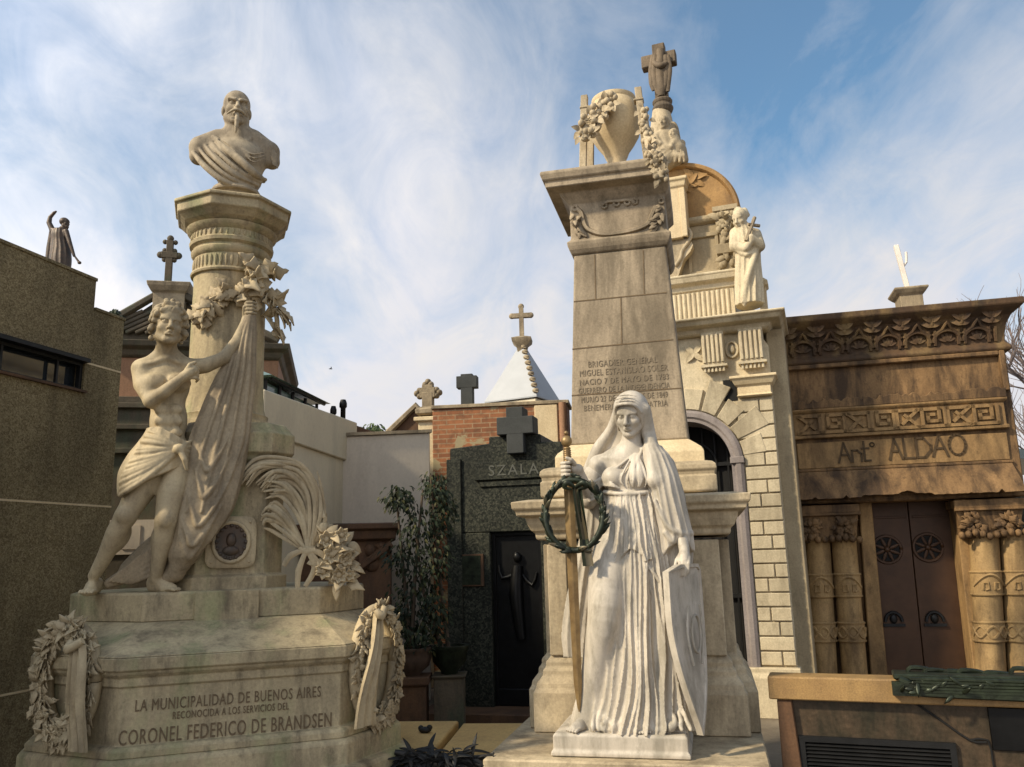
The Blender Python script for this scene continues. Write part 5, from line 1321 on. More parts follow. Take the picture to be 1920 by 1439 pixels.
# dark pedimented tomb behind, left of column
c = at(290, 645, 9.4); FY = Fr((c.x, c.y, 0), 12); Y_ = lambda x, y, v=0.0: (FY.u(x, y, v), FY.z(x, y, v))
DT = thing('pedimented_tomb', 'dark weathered tomb with mossy pediment and cap pier between granite wall and column', 'tomb', FY)
y0 = Y_(225, 700)[0] - .3; y1 = Y_(520, 700)[0]; zcor = Y_(290, 640)[1]
b = MB(); b.box(y0, y1, .1, 2.2, 0, zcor - .1); b.build('wall', M['pinkwall'], DT, bevel=.01)
b = MB(); b.molded(rect(y0, y1, .08, 2.2), [(0, Y_(290, 668)[1]), (.03, Y_(290, 664)[1]), (.05, Y_(290, 655)[1]), (.12, Y_(290, 650)[1]), (.14, zcor), (0, zcor + .01)]); b.build('cornice', M['tomb_dark'], DT, bevel=.006)
pm = Y_(350, 545); 
b = MB(); b.prism([(y0, zcor), (y1, zcor), (Y_(313, 548)[0], Y_(313, 548)[1])], 1.8, off=.06); b.tube([(y0 - .1, .02, zcor + .05), (Y_(313, 548)[0], .02, Y_(313, 548)[1] + .05), (y1, .02, zcor + .05)], .06, 6, 1)
for k in range(7): b.tube([(lerp(y0, Y_(313, 548)[0], k / 7), .03, zcor + .1), (lerp(y0, Y_(313, 548)[0], k / 7) + .5, .03, zcor + .12 + .25)], .03, 6, 1)
b.build('pediment', M['tomb_dark'], DT, bevel=.006)
k0_, k1_ = Y_(285, 580, -.05)[0], Y_(345, 580, -.05)[0]
b = MB(); b.molded(rect(k0_, k1_, -.05, .32), [(0, zcor), (0, Y_(315, 552)[1]), (.03, Y_(315, 548)[1]), (.06, Y_(315, 540)[1]), (.07, Y_(315, 533)[1]), (-.1, Y_(315, 525)[1])]); b.build('cap_pier', M['lichen'], DT, bevel=.006)
b = MB(); q0_, q1_ = Y_(226, 850, -.02)[0] - .3, Y_(420, 850)[0]
for z in (Y_(250, 760)[1], Y_(250, 800)[1], Y_(250, 845)[1]): b.box(q0_, q1_, .0, .12, z - .03, z + .03)
b.box(q0_, q1_, .05, .11, 0, Y_(250, 742)[1]); b.build('lower_doors', M['tomb_dark'], DT, bevel=.006)
b = MB(); b.box(q0_, q1_, .03, .06, Y_(240, 1040)[1], Y_(240, 975)[1]); b.box(Y_(228, 1000, -.0)[0], Y_(262, 1000)[0], .02, .05, Y_(240, 1030)[1], Y_(240, 985)[1]); b.build('low_window', M['pinkish'], DT)

# ================================================================== SARCOPHAGUS (bottom right)
c = at(1440, 1285, 5.0); FS = Fr((c.x, c.y, 0), -21); S_ = lambda x, y, v=0.0: FS.J(x, y, v)
SA = thing('marble_tomb_front', 'low tomb front of mottled brown marble with ochre top slab and dark vent grille', 'tomb', FS)
zs1 = S_(1560, 1271).z; zs0 = S_(1560, 1306).z; zs2 = S_(1560, 1311).z
b = MB(); b.molded(rect(.0, 2.5, 0, .17), [(-.02, zs0 - .03), (.0, zs0 - .025), (0.0, zs1 - .006), (-.006, zs1)]); b.build('top_slab', M['sarc_top'], SA, bevel=.005)
b = MB(); b.box(.05, 2.45, .06, .15, 0, zs0 - .03); b.build('body', M['sarc'], SA, bevel=.006)
b = MB(); b.hexa([(.04, .02, 0), (.17, .02, 0), (.17, .12, 0), (.04, .12, 0), (.04, .02, zs0 - .031), (.12, .02, zs0 - .031), (.12, .12, zs0 - .031), (.04, .12, zs0 - .031)]); b.build('corner_strip', M['redstone'], SA, bevel=.005)
ga, gb_ = S_(1500, 1400, .05), S_(1792, 1400, .05); gz1 = S_(1640, 1386, .05).z
b = MB(); gz0 = gz1 - .45
b.box(ga.x, gb_.x, .035, .07, gz1 - .03, gz1); b.box(ga.x, ga.x + .03, .0351, .07, gz0, gz1 - .03); b.box(gb_.x - .03, gb_.x, .0351, .07, gz0, gz1 - .03)
for k in range(20): b.hexa([(ga.x + .03, .04, gz1 - .05 - k * .02), (gb_.x - .03, .04, gz1 - .05 - k * .02), (gb_.x - .03, .058, gz1 - .044 - k * .02), (ga.x + .03, .058, gz1 - .044 - k * .02), (ga.x + .03, .04, gz1 - .044 - k * .02), (gb_.x - .03, .04, gz1 - .044 - k * .02), (gb_.x - .03, .058, gz1 - .036 - k * .02), (ga.x + .03, .058, gz1 - .036 - k * .02)])
b.build('vent_grille', M['iron'], SA)
b = MB(); a_ = S_(1851, 1330, .05); e_ = S_(1990, 1400, .05); zz_t, zz_b = S_(1880, 1327, .05).z, S_(1880, 1408, .05).z; b.box(a_.x, e_.x, .045, .075, zz_b, zz_t); b.build('black_panel', M['black_door'], SA, bevel=.004)
b = MB(); vs_ = .052
sp = [S_(1715, 1318, vs_), S_(1760, 1348, vs_), S_(1818, 1388, vs_), S_(1850, 1392, vs_)]
b.tube(sp, .006, 6, 3); b.tube([S_(1818, 1388, vs_), S_(1852, 1388, vs_), S_(1862, 1430, vs_), S_(1868, 1460, vs_)], .005, 6, 2); b.build('carved_line', M['dark'], SA, smooth=60)
# bronze relief lid
BL = thing('bronze_relief', 'dark green bronze relief plate with palm leaf edges lying on the ochre slab', 'relief', loc=FS.W((0, 0, zs1)), rot=FS.a)
l0_ = S_(1668, 1275).x; b = MB(); hh_ = S_(1700, 1262).z - zs1
zlid = S_(1760, 1268).z - zs1
b.box(l0_ + .02, 2.45, -.02, .16, .002, .03); b.build('plate', M['verdigris'], BL, bevel=.006)
b = MB()
for k in range(4): b.tube([(l0_ + .05 + k * .02, -.035, .005 - k * .022), (l0_ + .35, -.04, -.045 - k * .008), (2.45, -.04, -.05 - k * .012)], .012, 6, 4)
for k in range(0):
    b.tube([(l0_ + .03, -.03, .02), (l0_ + .12 + k * .05, -.05, -.03 - (k % 3) * .012), (l0_ + .4 + k * .13, -.035, .02)], .014, 6, 4)
for k in range(5): b.tube([(l0_ + .10 + k * .015, -.049, .012 - k * .016), (2.45, -.049, .012 - k * .016)], .006, 6, 1)
for k in range(34): b.leaf((l0_ + .05 + k * .014, -.047, rb.uniform(-.07, .01)), (rb.uniform(-.2, 1), -.05, rb.uniform(-.08, .2)), (0, -1, .2), rb.uniform(.05, .10), .02, .25, .4, 4)
b.box(l0_ + .01, 2.45, -.045, .02, -.075, -.01)
b.build('palm_relief', M['verdigris'], BL, smooth=50, solid=.01)
b = MB()
for x, y in ((1703, 1252), (1735, 1256), (1775, 1258), (1800, 1257), (1850, 1262), (1900, 1254)):
    q = S_(x, y + 8); h_ = max(S_(x, y, .1).z - zs1, .035); b.tube([(q.x, .1, .02), (q.x + .02, .1, h_), (q.x + .10, .11, h_ - .006), (q.x + .14, .11, .02)], .012, 6, 3)
b.build('raised_emblem', M['verdigris'], BL, smooth=60)

# ================================================================== grave slabs coloured as if sunlit, dried wreath, small objects
sl = []
for (xs, Yc, zt_y, lab) in (((640, 878, 1348, 1395), 6.9, 0, 'yellow stone grave slab on the left with a small black thing on it'), ((800, 1010, 1352, 1402), 6.75, 0, 'yellow stone grave slab on the right beside the obelisk base')):
    pass
def slab(name, label, xa, ya, xb, yb, Y, depth, rot, z, th_, mat):
    pA = at(xa, ya, Y); F_ = Fr((pA.x, pA.y, 0), rot)
    W_ = at(xb, yb, Y).x - pA.x
    t = thing(name, label, 'grave slab', F_); b = MB()
    b.molded(rect(0, W_, 0, depth), [(-.02, 0), (-.02, z - th_ - .02), (0, z - th_), (0, z - .01), (-.01, z)]); b.build('slab', mat, t, bevel=.004); return t
zsl = 0.41
slab('grave_slab', 'ochre stone grave slab with a small black object on top', 640, 1400, 815, 1400, 5.6, .92, -6, zsl, .07, M['slab_yellow'])
slab('grave_slab', 'ochre stone grave slab next to the obelisk base', 826, 1402, 1010, 1402, 5.62, .85, -6, zsl - .02, .06, M['slab_yellow'])
p = at(797, 1356, 6.05); so = thing('black_ornament', 'small black ornament lying on the left ochre slab', 'ornament', loc=(p.x, p.y, zsl))
b = MB(); b.ball((0, 0, .02), (.045, .03, .022), 10, 6); b.ball((.03, 0, .035), (.022, .02, .018), 8, 6); b.ball((-.03, .01, .03), (.02, .02, .02), 8, 6); b.build('body', M['dry_leaf'], so, smooth=60)
p = at(820, 1412, 5.0); dw = thing('dried_bouquet', 'bunch of black dried leaves lying in front of the ochre slabs', 'bouquet', loc=(p.x, p.y, p.z - .05))
b = MB(); b.tube([(.24, 0, .0), (0, 0, .02), (-.24, 0, .06)], [.012, .022, .014], 8, 3)
for k in range(130):
    t = rb.random(); b.leaf((lerp(.2, -.22, t), rb.uniform(-.05, .05), rb.uniform(-.02, .06)), (rb.uniform(-1, .2) if t > .3 else rb.uniform(-.2, 1), rb.uniform(-.4, .2), rb.uniform(-.25, .25)), (0, -.4, 1), rb.uniform(.08, .16), .025, .4, .4)
for k in range(6): b.tube([(.2, 0, .02), (.26 + .01 * k, -.02, -.01 + .01 * k), (.32, rb.uniform(-.05, .02), rb.uniform(-.05, .05))], .004, 5, 2)
b.build('leaves', M['dry_leaf'], dw, smooth=60, solid=.003)
b = MB(); b.box(-.4, .4, -.2, .3, -p.z + .05 + .002, -.03); b.build('low_stone', M['tomb_dark'], dw, bevel=.01)

# staff on the roof of the brown tomb
p = FA.J(1706, 560, .25); STF = thing('broken_cross', 'white broken cross on a small block on the brown tomb roof', 'cross', loc=FA.W((p.x, .25, zc3 - .01)), rot=FA.a)
k = 9.2 / FPX
b = MB(); hb = FA.z(1706, 538, .25) - zc3; b.molded(rect(-.10, .14, 0, .3), [(0, 0), (0, hb - .09), (.03, hb - .06), (.06, hb - .02), (.06, hb), (0, hb + .01)]); b.build('block', M['lichen'], STF, bevel=.005)
b = MB(); ht = FA.z(1695, 450, .25) - zc3; b.hexa([(.0, .12, hb), (.05, .12, hb), (.05, .17, hb), (0, .17, hb), (-.07, .11, ht), (-.02, .11, ht), (-.02, .18, ht), (-.07, .18, ht)])
b.tube([(-.01, .145, hb + (ht - hb) * .52), (.045, .145, hb + (ht - hb) * .62), (.055, .145, hb + (ht - hb) * .84)], .016, 6, 2); b.build('shaft', M['white_paint'], STF, bevel=.004)

# bare tree at the right edge
p = at(1925, 900, 12); TR = thing('bare_tree', 'leafless tree with fine twigs at the right edge behind the brown tomb', 'tree', loc=(p.x + 2.35, p.y, -1.0))
b = MB(); rt_ = random.Random(9)
b.tube([(0, 0, 0), (.1, 0, 2), (0, 0, 4)], [.22, .17, .12], 9, 3); b.build('trunk', M['bark'], TR, smooth=60)
b = MB()
def br(p, d, L, r, lev):
    d = d.normalized(); pts = [p]; q = p
    for k in range(3): d2 = (d + Vector((rt_.uniform(-.25, .25), rt_.uniform(-.25, .25), rt_.uniform(-.1, .2)))).normalized(); q = q + d2 * L / 3; pts.append(q); d = d2
    b.tube(pts, [r, r * .85, r * .7, r * .5], 5 if lev < 2 else 4, 1)
    if lev >= 5: return
    for k in range(5 if lev < 3 else 3):
        t = rt_.choice(pts[1:]); br(t, d + Vector((rt_.uniform(-1, 1), rt_.uniform(-1, 1), rt_.uniform(-.3, .7))) * .8, L * rt_.uniform(.6, .8), r * .55, lev + 1)
for k in range(7): br(Vector((0, 0, 2.4 + k * .3)), Vector((math.cos(k * 1.2 + 2.6), math.sin(k * 1.2 + 2.6), rt_.uniform(.2, 1.0))), 1.6, .06, 1)
b.build('crown', M['bare'], TR)
p = at(1915, 852, 12); b = MB(); gh = thing('glass_canopy', 'pale green glass canopy edge behind the right end of the brown tomb', 'canopy', loc=(p.x, p.y, 0), rot=rad(-14))
b.hexa([(-.15, 0, p.z - .02), (1.5, 0, p.z - .5), (1.5, 1.5, p.z - .5), (-.15, 1.5, p.z - .02), (-.15, 0, p.z + .12), (1.5, 0, p.z - .36), (1.5, 1.5, p.z - .36), (-.15, 1.5, p.z + .12)]); b.build('roof', M['glass_green'], gh)
b = MB(); b.box(-.1, 1.4, .1, 1.3, 0, p.z - .45); b.build('wall', M['granite_dark'], gh)
# bird
p = at(620, 692, 30); bd = thing('bird', 'tiny dark bird flying in the pale sky', 'bird', loc=p, rot=.3)
b = MB(); b.ball((0, 0, 0), (.07, .02, .02), 8, 6); b.tube([(0, 0, 0), (.02, .1, .05), (-.02, .22, .03)], [.02, .015, .004], 5, 2, .3); b.tube([(0, 0, 0), (.02, -.1, .05), (-.02, -.22, .03)], [.02, .015, .004], 5, 2, .3); b.build('body', M['iron'], bd, smooth=60)
# ------------------------------------------------------------------ sculpting helpers
def loft_field(S, lv, folds=(), k=0.01, cut=False, hem=None, squash=1.0, nt=720):
    """lv: (z,cu,cv,ru,rv) bottom..top ; folds: (deg_bot, deg_top, width_deg, amp_bot, amp_top[, t0, t1])"""
    lv = sorted(lv); Z = np.array([l[0] for l in lv]); C = np.array([l[1:] for l in lv])
    m = 0.06
    lo = (min(l[1] - l[3] for l in lv) - m, min(l[2] - l[4] for l in lv) - m, Z[0] - 0.05); hi = (max(l[1] + l[3] for l in lv) + m, max(l[2] + l[4] for l in lv) + m, Z[-1] + 0.05)
    sl, P = S.win(lo, hi)
    z = P[2].ravel()
    def sm(col):
        t = np.interp(z, Z, np.arange(len(Z))); i = np.clip(np.floor(t).astype(int), 0, len(Z) - 2); f = t - i
        a = C[:, col]; p0 = a[np.maximum(i - 1, 0)]; p1 = a[i]; p2 = a[i + 1]; p3 = a[np.minimum(i + 2, len(Z) - 1)]
        return 0.5 * (2 * p1 + (p2 - p0) * f + (2 * p0 - 5 * p1 + 4 * p2 - p3) * f * f + (3 * p1 - p0 - 3 * p2 + p3) * f ** 3)
    cu, cv, ru, rv = [sm(i).astype(np.float32) for i in range(4)]
    th = np.linspace(-180, 180, nt, endpoint=False); tt = np.clip((z - Z[0]) / (Z[-1] - Z[0]), 0, 1)
    F = np.zeros((len(z), nt), np.float32)
    for f in folds:
        c = f[0] + (f[1] - f[0]) * tt + (1.9 * np.sin(tt * 6.5 + f[0] * 1.7) + 1.1 * np.sin(tt * 14 + f[0])) * (1 - .6 * tt); a = f[3] + (f[4] - f[3]) * tt
        if len(f) > 5: a = a * np.clip((tt - f[5]) / 0.08, 0, 1) * np.clip((f[6] - tt) / 0.08, 0, 1)
        d = (th[None, :] - c[:, None] + 180) % 360 - 180
        F += a[:, None] * np.exp(-np.abs(d / f[2]) ** 1.35)
    x = (P[0] - cu[None, None, :]) / ru; y = (P[1] - cv[None, None, :]) / rv
    rho = np.sqrt(x * x + y * y)
    ti = ((np.degrees(np.arctan2(y, x)) + 180) / 360 * nt).astype(np.int32) % nt
    ki = np.arange(len(z))[None, None, :]
    rm = np.minimum(np.sqrt(ru * rv), 1.6 * np.minimum(ru, rv))
    d = ((rho - 1) * rm - F[np.broadcast_to(ki, ti.shape), ti]) * 0.8
    zb = Z[0] if hem is None else np.array([hem(t) for t in th], np.float32)[ti]
    d = np.maximum(d, np.maximum(P[2] - Z[-1], zb - P[2]) * 0.9)
    S.merge(sl, d.astype(np.float32), k, cut)

def rnd_folds(rng, n, d0, d1, w, ab, at_, spread=1.0, drift=6):
    out = []
    for i in range(n):
        c = d0 + (d1 - d0) * (i + 0.5) / n + rng.uniform(-.25, .25) * (d1 - d0) / n
        out.append((c * spread if spread == 1.0 else (d0 + d1) / 2 + (c - (d0 + d1) / 2) * spread, c + rng.uniform(-drift, drift), w * rng.uniform(.7, 1.3), ab * rng.uniform(.5, 1.25), at_ * rng.uniform(.4, 1.2)))
    return out

def front(lv, u, z, out=0.0):
    lv = sorted(lv); Z = [l[0] for l in lv]
    g = [float(np.interp(z, Z, [l[i] for l in lv])) for i in range(1, 5)]
    q = max(0.0, 1 - ((u - g[0]) / (g[2] + out)) ** 2)
    return Vector((u, g[1] - (g[3] + out) * math.sqrt(q), z))

def head(S, c, s=1.0, R=Matrix.Identity(3), beard=False, calm=True, ears=True, neck=None):
    c = Vector(c)
    def p(x, y, z): return c + R @ (Vector((x, y, z)) * s)
    E = lambda q, r, k=.012, cut=False: S.ell(p(*q), [x * s for x in r], R, k * s, cut)
    K = lambda a, b, ra, rb=None, k=.010, cut=False: S.cap(p(*a), p(*b), ra * s, (ra if rb is None else rb) * s, k * s, cut)
    E((0, .018, .038), (.077, .094, .084)); E((0, -.02, -.03), (.061, .070, .083), .02)
    for g in (-1, 1):
        K((g * .050, .0, -.058), (g * .018, -.062, -.096), .024, .018, .018)
        E((g * .040, -.058, -.026), (.022, .022, .022), .018)
        K((g * .048, -.070, .022), (g * .014, -.084, .019), .0095, .009, .014)
        if ears: E((g * .0745, .014, -.012), (.011, .021, .031), .010)
    K((0, -.066, -.098), (0, -.062, -.092), .020, .020, .016)
    E((0, -.062, .045), (.05, .028, .035), .02)
    for g in (-1, 1):
        E((g * .030, -.091, .001), (.0185, .016, .0115), .008, True)
        E((g * .030, -.069, .0), (.0145, .0145, .0125), .004)
        K((g * .045, -.074, .002), (g * .030, -.083, .007), .0035, .0038, .003); K((g * .030, -.083, .007), (g * .016, -.079, .002), .0038, .003, .003)
    K((0, -.084, .016), (0, -.111, -.030), .0085, .0125, .008); E((0, -.110, -.031), (.012, .012, .011), .006)
    for g in (-1, 1): E((g * .0125, -.098, -.036), (.009, .012, .008), .006)
    K((0, -.092, -.047), (0, -.094, -.052), .008, .008, .01)
    K((-.018, -.085, -.065), (0, -.097, -.057), .005, .0078, .006); K((.018, -.085, -.065), (0, -.097, -.057), .0055, .0075, .006)
    K((-.016, -.084, -.070), (0, -.091, -.071), .007, .0085, .006); K((.016, -.084, -.070), (0, -.091, -.071), .007, .0085, .006)
    K((-.021, -.093, -.0672), (0, -.102, -.064), .0030, .0035, .003, True); K((.021, -.093, -.0672), (0, -.102, -.064), .0030, .0035, .003, True)
    K((-.012, -.094, -.083), (.012, -.094, -.083), .006, .006, .012, True)
    return p

def hand(S, w, d, up, size=1.0, curl=0.5, grip=None, thumb_side=1, k=.006):
    """w wrist, d direction of fingers, up = back of hand normal; fingers curl away from up"""
    w = Vector(w); d = Vector(d).normalized(); up = Vector(up); up = (up - d * up.dot(d)).normalized(); side = d.cross(up)
    S.chain([w, w + d * .045 * size, w + d * .085 * size], [.026 * size, .030 * size, .030 * size], k * 2)
    S.box(w + d * .055 * size, (.0, .0, .0), None, 0, .001)
    for i in range(4):
        o = (i - 1.5) * .0195 * size; L = (.075, .085, .080, .062)[i] * size
        b0 = w + d * .088 * size + side * o; a = curl * (0.9 + .08 * i); pts = [w + d * .05 * size + side * o * .7, b0]; dd = d.copy(); q = b0
        for sgm in (.45, .32, .25):
            ang = a; dd = (dd * math.cos(ang) - up * math.sin(ang)).normalized(); upn = side.cross(dd) if False else None
            q = q + dd * (L * sgm); pts.append(q)
            up_ = up; up = (up * math.cos(ang) + d * 0).normalized() if False else up
            # rotate bending plane
            dd = dd
        S.chain(pts, [.011 * size, .0105 * size, .0098 * size, .009 * size, .0078 * size], k * .5)
    t0 = w + d * .025 * size + side * thumb_side * .026 * size
    S.chain([t0, t0 + (d * .6 + side * thumb_side * .6 - up * .3).normalized() * .04 * size, t0 + (d * .95 + side * thumb_side * .35 - up * .5).normalized() * .078 * size], [.014 * size, .0115 * size, .009 * size], k)

def curls(S, c, R, s, pts, r0, rng, k=.006):
    for (x, y, z) in pts:
        q = Vector(c) + R @ (Vector((x, y, z)) * s); r = r0 * rng.uniform(.8, 1.25) * s
        S.ell(q, (r, r * .8, r), None, k); a = rng.uniform(0, 6)
        S.cap(q + Vector((.3 * r * math.cos(a), -.9 * r, .3 * r * math.sin(a))), q + Vector((-.6 * r * math.cos(a), -.8 * r, -.6 * r * math.sin(a))), r * .16, r * .12, .003, True)

# ================================================================== VEILED WOMAN
W_ = lambda x, y, v=.27: FR.J(x, y, v)
pw0, pw1 = FR.u(1037, 1400, 0), FR.u(1291, 1408, 0)
zpl = W_(1165, 1378, 0).z
pwr = random.Random(11)
WS = thing('veiled_woman_statue', 'white marble statue of a veiled woman in a pleated dress on a low plinth', 'statue', FR)
b = MB(); b.molded(rect(pw0, pw1, 0, .56), [(.012, 0), (.012, .02), (0, .035), (0, zpl - .012), (-.012, zpl)]); b.build('plinth', M['marble'], WS, bevel=.006, seg=2)
pu_ = lambda x, y, v=.27: W_(x, y, v).x
pz_ = lambda y, x=1180, v=.27: W_(x, y, v).z
zt_w = pz_(733)
lo = (pu_(1020, 1300) , -.06, zpl - .03); hi = (pu_(1325, 1100), .64, zt_w + .05)
B = SDF((lo[0], lo[1], zpl - .02), (hi[0], .52, hi[2]), .0042)
hc = W_(1182, 779, .20)
HR = rotm('Z', -12) @ rotm('X', 17) @ rotm('Y', 3)
hp = head(B, hc, 1.08, HR, ears=False)
B.chain([hp(0, .02, -.07), W_(1183, 842, .25)], [.056, .066], .02)
B.ell(W_(1180, 880, .27), (.165, .10, .17), None, .03)
B.chain([W_(1124, 872, .27), W_(1150, 862, .26), W_(1210, 860, .26), W_(1240, 868, .27)], [.062, .055, .055, .06], .04)
B.chain([W_(1168, 862, .19), W_(1130, 858, .22)], [.012, .010], .02); B.chain([W_(1192, 862, .19), W_(1230, 856, .22)], [.012, .010], .02)   # collar bones
for g in (-1, 1):
    for k in range(5): B.chain([hp(g * (.012 + .006 * k), -.083 + k * .004, .066), hp(g * (.05 + .003 * k), -.064 + .006 * k, .045 - .004 * k), hp(g * (.070 + .002 * k), -.035 + .008 * k, .0 - .006 * k), hp(g * (.070 + .003 * k), -.02 + .01 * k, -.055 - .008 * k)], [.006, .010, .011, .006], .005, sub=3)
# her right arm to the sword
SW_T, SW_B = W_(1062, 822, .05), W_(1086, 1335, .10)
sdir = (SW_B - SW_T).normalized()
gp = SW_T + (SW_B - SW_T) * .118
el_ = W_(1104, 938, .25)
B.chain([W_(1122, 876, .27), W_(1110, 905, .27), el_], [.058, .052, .045], .03)
wr = gp + Vector((.055, .045, .0))
B.chain([el_, (el_ + wr) / 2 + Vector((0, 0, .0)), wr], [.045, .042, .028], .015)
B.chain([wr, gp + Vector((.022, .03, .005))], [.030, .034], .012)
for i in range(4):   # fingers wrapped round the grip
    z = gp - sdir * (.036 - i * .0235)
    P_ = [z + Vector((.034, .028, 0)), z + Vector((.004, .040, .0)), z + Vector((-.030, .018, -.002)), z + Vector((-.032, -.016, -.004)), z + Vector((-.006, -.033, -.004)), z + Vector((.016, -.028, -.003))]
    B.chain(P_, [.013, .0125, .0122, .0118, .011, .0095], .003, sub=2)
B.chain([gp + Vector((.040, .0, .03)), gp + Vector((.028, -.03, .05)), gp + Vector((.002, -.036, .062))], [.015, .0125, .010], .006)
# her left forearm and hand on the shield
SH_T = W_(1281, 1062, .13)
B.chain([W_(1250, 875, .27), W_(1270, 935, .28), W_(1272, 985, .22)], [.055, .05, .045], .03)
lw = W_(1283, 1030, .13); B.chain([W_(1272, 985, .22), W_(1278, 1010, .17), lw], [.045, .04, .028], .015)
hd_ = W_(1283, 1058, .09) - lw
B.chain([lw, W_(1283, 1040, .11), W_(1283, 1052, .085)], [.028, .032, .030], .012)
for i in range(4):
    x0 = 1275 + i * 5.5; B.chain([W_(x0, 1045, .095), W_(x0 - .5, 1057, .062), W_(x0 - 1, 1068, .06), W_(x0 - 1.5, 1079 - (i == 3) * 4, .068)], [.0115, .011, .0105, .009], .003)
B.chain([W_(1277, 1040, .12), W_(1269, 1050, .09), W_(1266, 1062, .08)], [.015, .012, .010], .006)
# feet
def foot(B, heel, toe, spread, side):
    heel = Vector(heel); toe = Vector(toe); d = (toe - heel).normalized(); s_ = Vector((-d.y, d.x, 0)).normalized()
    B.chain([heel + Vector((0, 0, .055)), heel.lerp(toe, .45) + Vector((0, 0, .042)), toe - d * .035 + Vector((0, 0, .022))], [.040, .034, .021], .02)
    B.cap(heel + Vector((0, 0, .028)), toe - d * .035 + Vector((0, 0, .014)), .030, .022, .02)
    for g_ in (-1, 1): B.cap(heel.lerp(toe, .5) + s_ * g_ * .018 + Vector((0, 0, .018)), toe - d * .035 + s_ * g_ * .024 + Vector((0, 0, .012)), .020, .014, .015)
    for i in range(5):
        t = (i - 2); L = (.048, .044, .038, .032, .026)[i if side > 0 else 4 - i] if True else .04
        q = toe - d * (.035 + abs(t) * .004) + s_ * t * .0195 * -1
        B.chain([q + Vector((0, 0, .018)), q + d * L * .55 + Vector((0, 0, .019)), q + d * L + Vector((0, 0, .012))], [.0095, .0098, .0085], .002)
foot(B, (W_(1108, 1352, .2).x, .21, zpl - .004), (W_(1070, 1366, .03).x, .022, zpl - .004), 0, 1)
foot(B, (W_(1208, 1360, .2).x, .22, zpl - .004), (W_(1212, 1366, .02).x, .022, zpl - .004), 0, -1)
B.chain([W_(1165, 1000, .27), W_(1130, 1160, .2), W_(1102, 1340, .17)], [.1, .08, .045], .03); B.chain([W_(1195, 1000, .27), W_(1205, 1180, .27), W_(1210, 1345, .2)], [.1, .08, .045], .03)
B.ell(W_(1180, 960, .28), (.13, .09, .2), None, .03)
body = B.mesh('body', M['marble'], WS, 2)
# --- dress
D = SDF((lo[0], -.02, zpl - .01), (hi[0], .56, pz_(840)), .0048)
def LV(rows):
    out = []
    for (y, xl, xr, v, rv) in rows:
        a, c_ = W_(xl, y, v), W_(xr, y, v); out.append((0.5 * (a.z + c_.z), 0.5 * (a.x + c_.x), v, 0.5 * (c_.x - a.x), rv))
    return out
sk = LV([(1366, 1082, 1296, .27, .235), (1345, 1086, 1296, .27, .225), (1300, 1098, 1292, .27, .205), (1240, 1106, 1284, .27, .19), (1180, 1112, 1276, .27, .175), (1110, 1120, 1264, .27, .165), (1050, 1124, 1256, .27, .155), (1000, 1128, 1246, .27, .145), (960, 1133, 1234, .27, .125), (925, 1136, 1222, .27, .115)])
fl = []
for (c0, c1, w_, a0, a1) in ((-96, -88, 3.2, .042, .020), (-89, -83, 2.6, .034, .018), (-83, -79, 2.6, .040, .018), (-76, -74, 3.0, .046, .020), (-69, -69, 2.6, .030, .016), (-60, -62, 3.4, .044, .02), (-52, -56, 3.0, .034, .016), (-43, -50, 3.2, .046, .018), (-34, -44, 3.0, .036, .016), (-25, -38, 3.4, .05, .018), (-14, -30, 3.4, .045, .018), (-3, -22, 3.4, .045, .015), (8, -12, 4, .04, .015), (-104, -97, 2.6, .030, .012), (-112, -108, 2.4, .022, .008), (-122, -120, 3, .02, .004), (-132, -134, 3, .022, .0), (-143, -146, 3.4, .028, .006), (-155, -156, 3.5, .034, .012), (-167, -166, 3.5, .034, .014), (180, 180, 4, .03, .01), (-63, -48, 2.2, .02, .02), (-80, -66, 2.0, .014, .018)):
    fl.append((c0, c1, w_ * .85, a0 * 1.3, a1 * 1.25))
loft_field(D, sk, fl, .012)
# forward leg, smooth under the cloth
D.chain([W_(1150, 1030, .22), W_(1140, 1090, .16), W_(1133, 1160, .115), W_(1122, 1230, .15), W_(1108, 1300, .17), W_(1100, 1345, .17)], [.115, .12, .098, .088, .075, .07], .035, sub=3)
for (a, c_, e_) in () and (((1160, 1070, .06), (1150, 1170, .03), (1128, 1330, .06)), ((1165, 1100, .07), (1162, 1200, .06), (1150, 1350, .05))):
    D.chain([W_(*a), W_(*c_), W_(*e_)], [.010, .012, .014], .02, sub=4)
# hem pools at the feet
for k in range(17):
    x = 1112 + k * 11; x2 = x + pwr.uniform(-5, 5); D.chain([W_(lerp(x, 1180, .05), 1336, .10), W_(x, 1352, .062 + .012 * math.sin(k * 2.1)), W_(x2, 1362, .045 + .012 * math.sin(k * 1.3)), W_(x2 + pwr.uniform(-4, 4), 1369, .03 + .015 * pwr.random())], [.008, .012, .014, .010], .016, sub=3)
# tunic panel with a free lower edge in the middle
pn = LV([(1312, 1163, 1222, .135, .055), (1250, 1166, 1216, .135, .05), (1180, 1168, 1212, .135, .045), (1100, 1166, 1206, .14, .045), (1040, 1160, 1200, .15, .045)])
hz0 = pz_(1306, v=.1)
loft_field(D, pn, [(-130, -120, 9, .012, .006), (-105, -100, 8, .016, .008), (-84, -84, 7, .016, .010), (-62, -66, 8, .018, .008), (-40, -48, 9, .012, .006)], .014, hem=lambda t: hz0 + .012 * math.sin(t * .12))
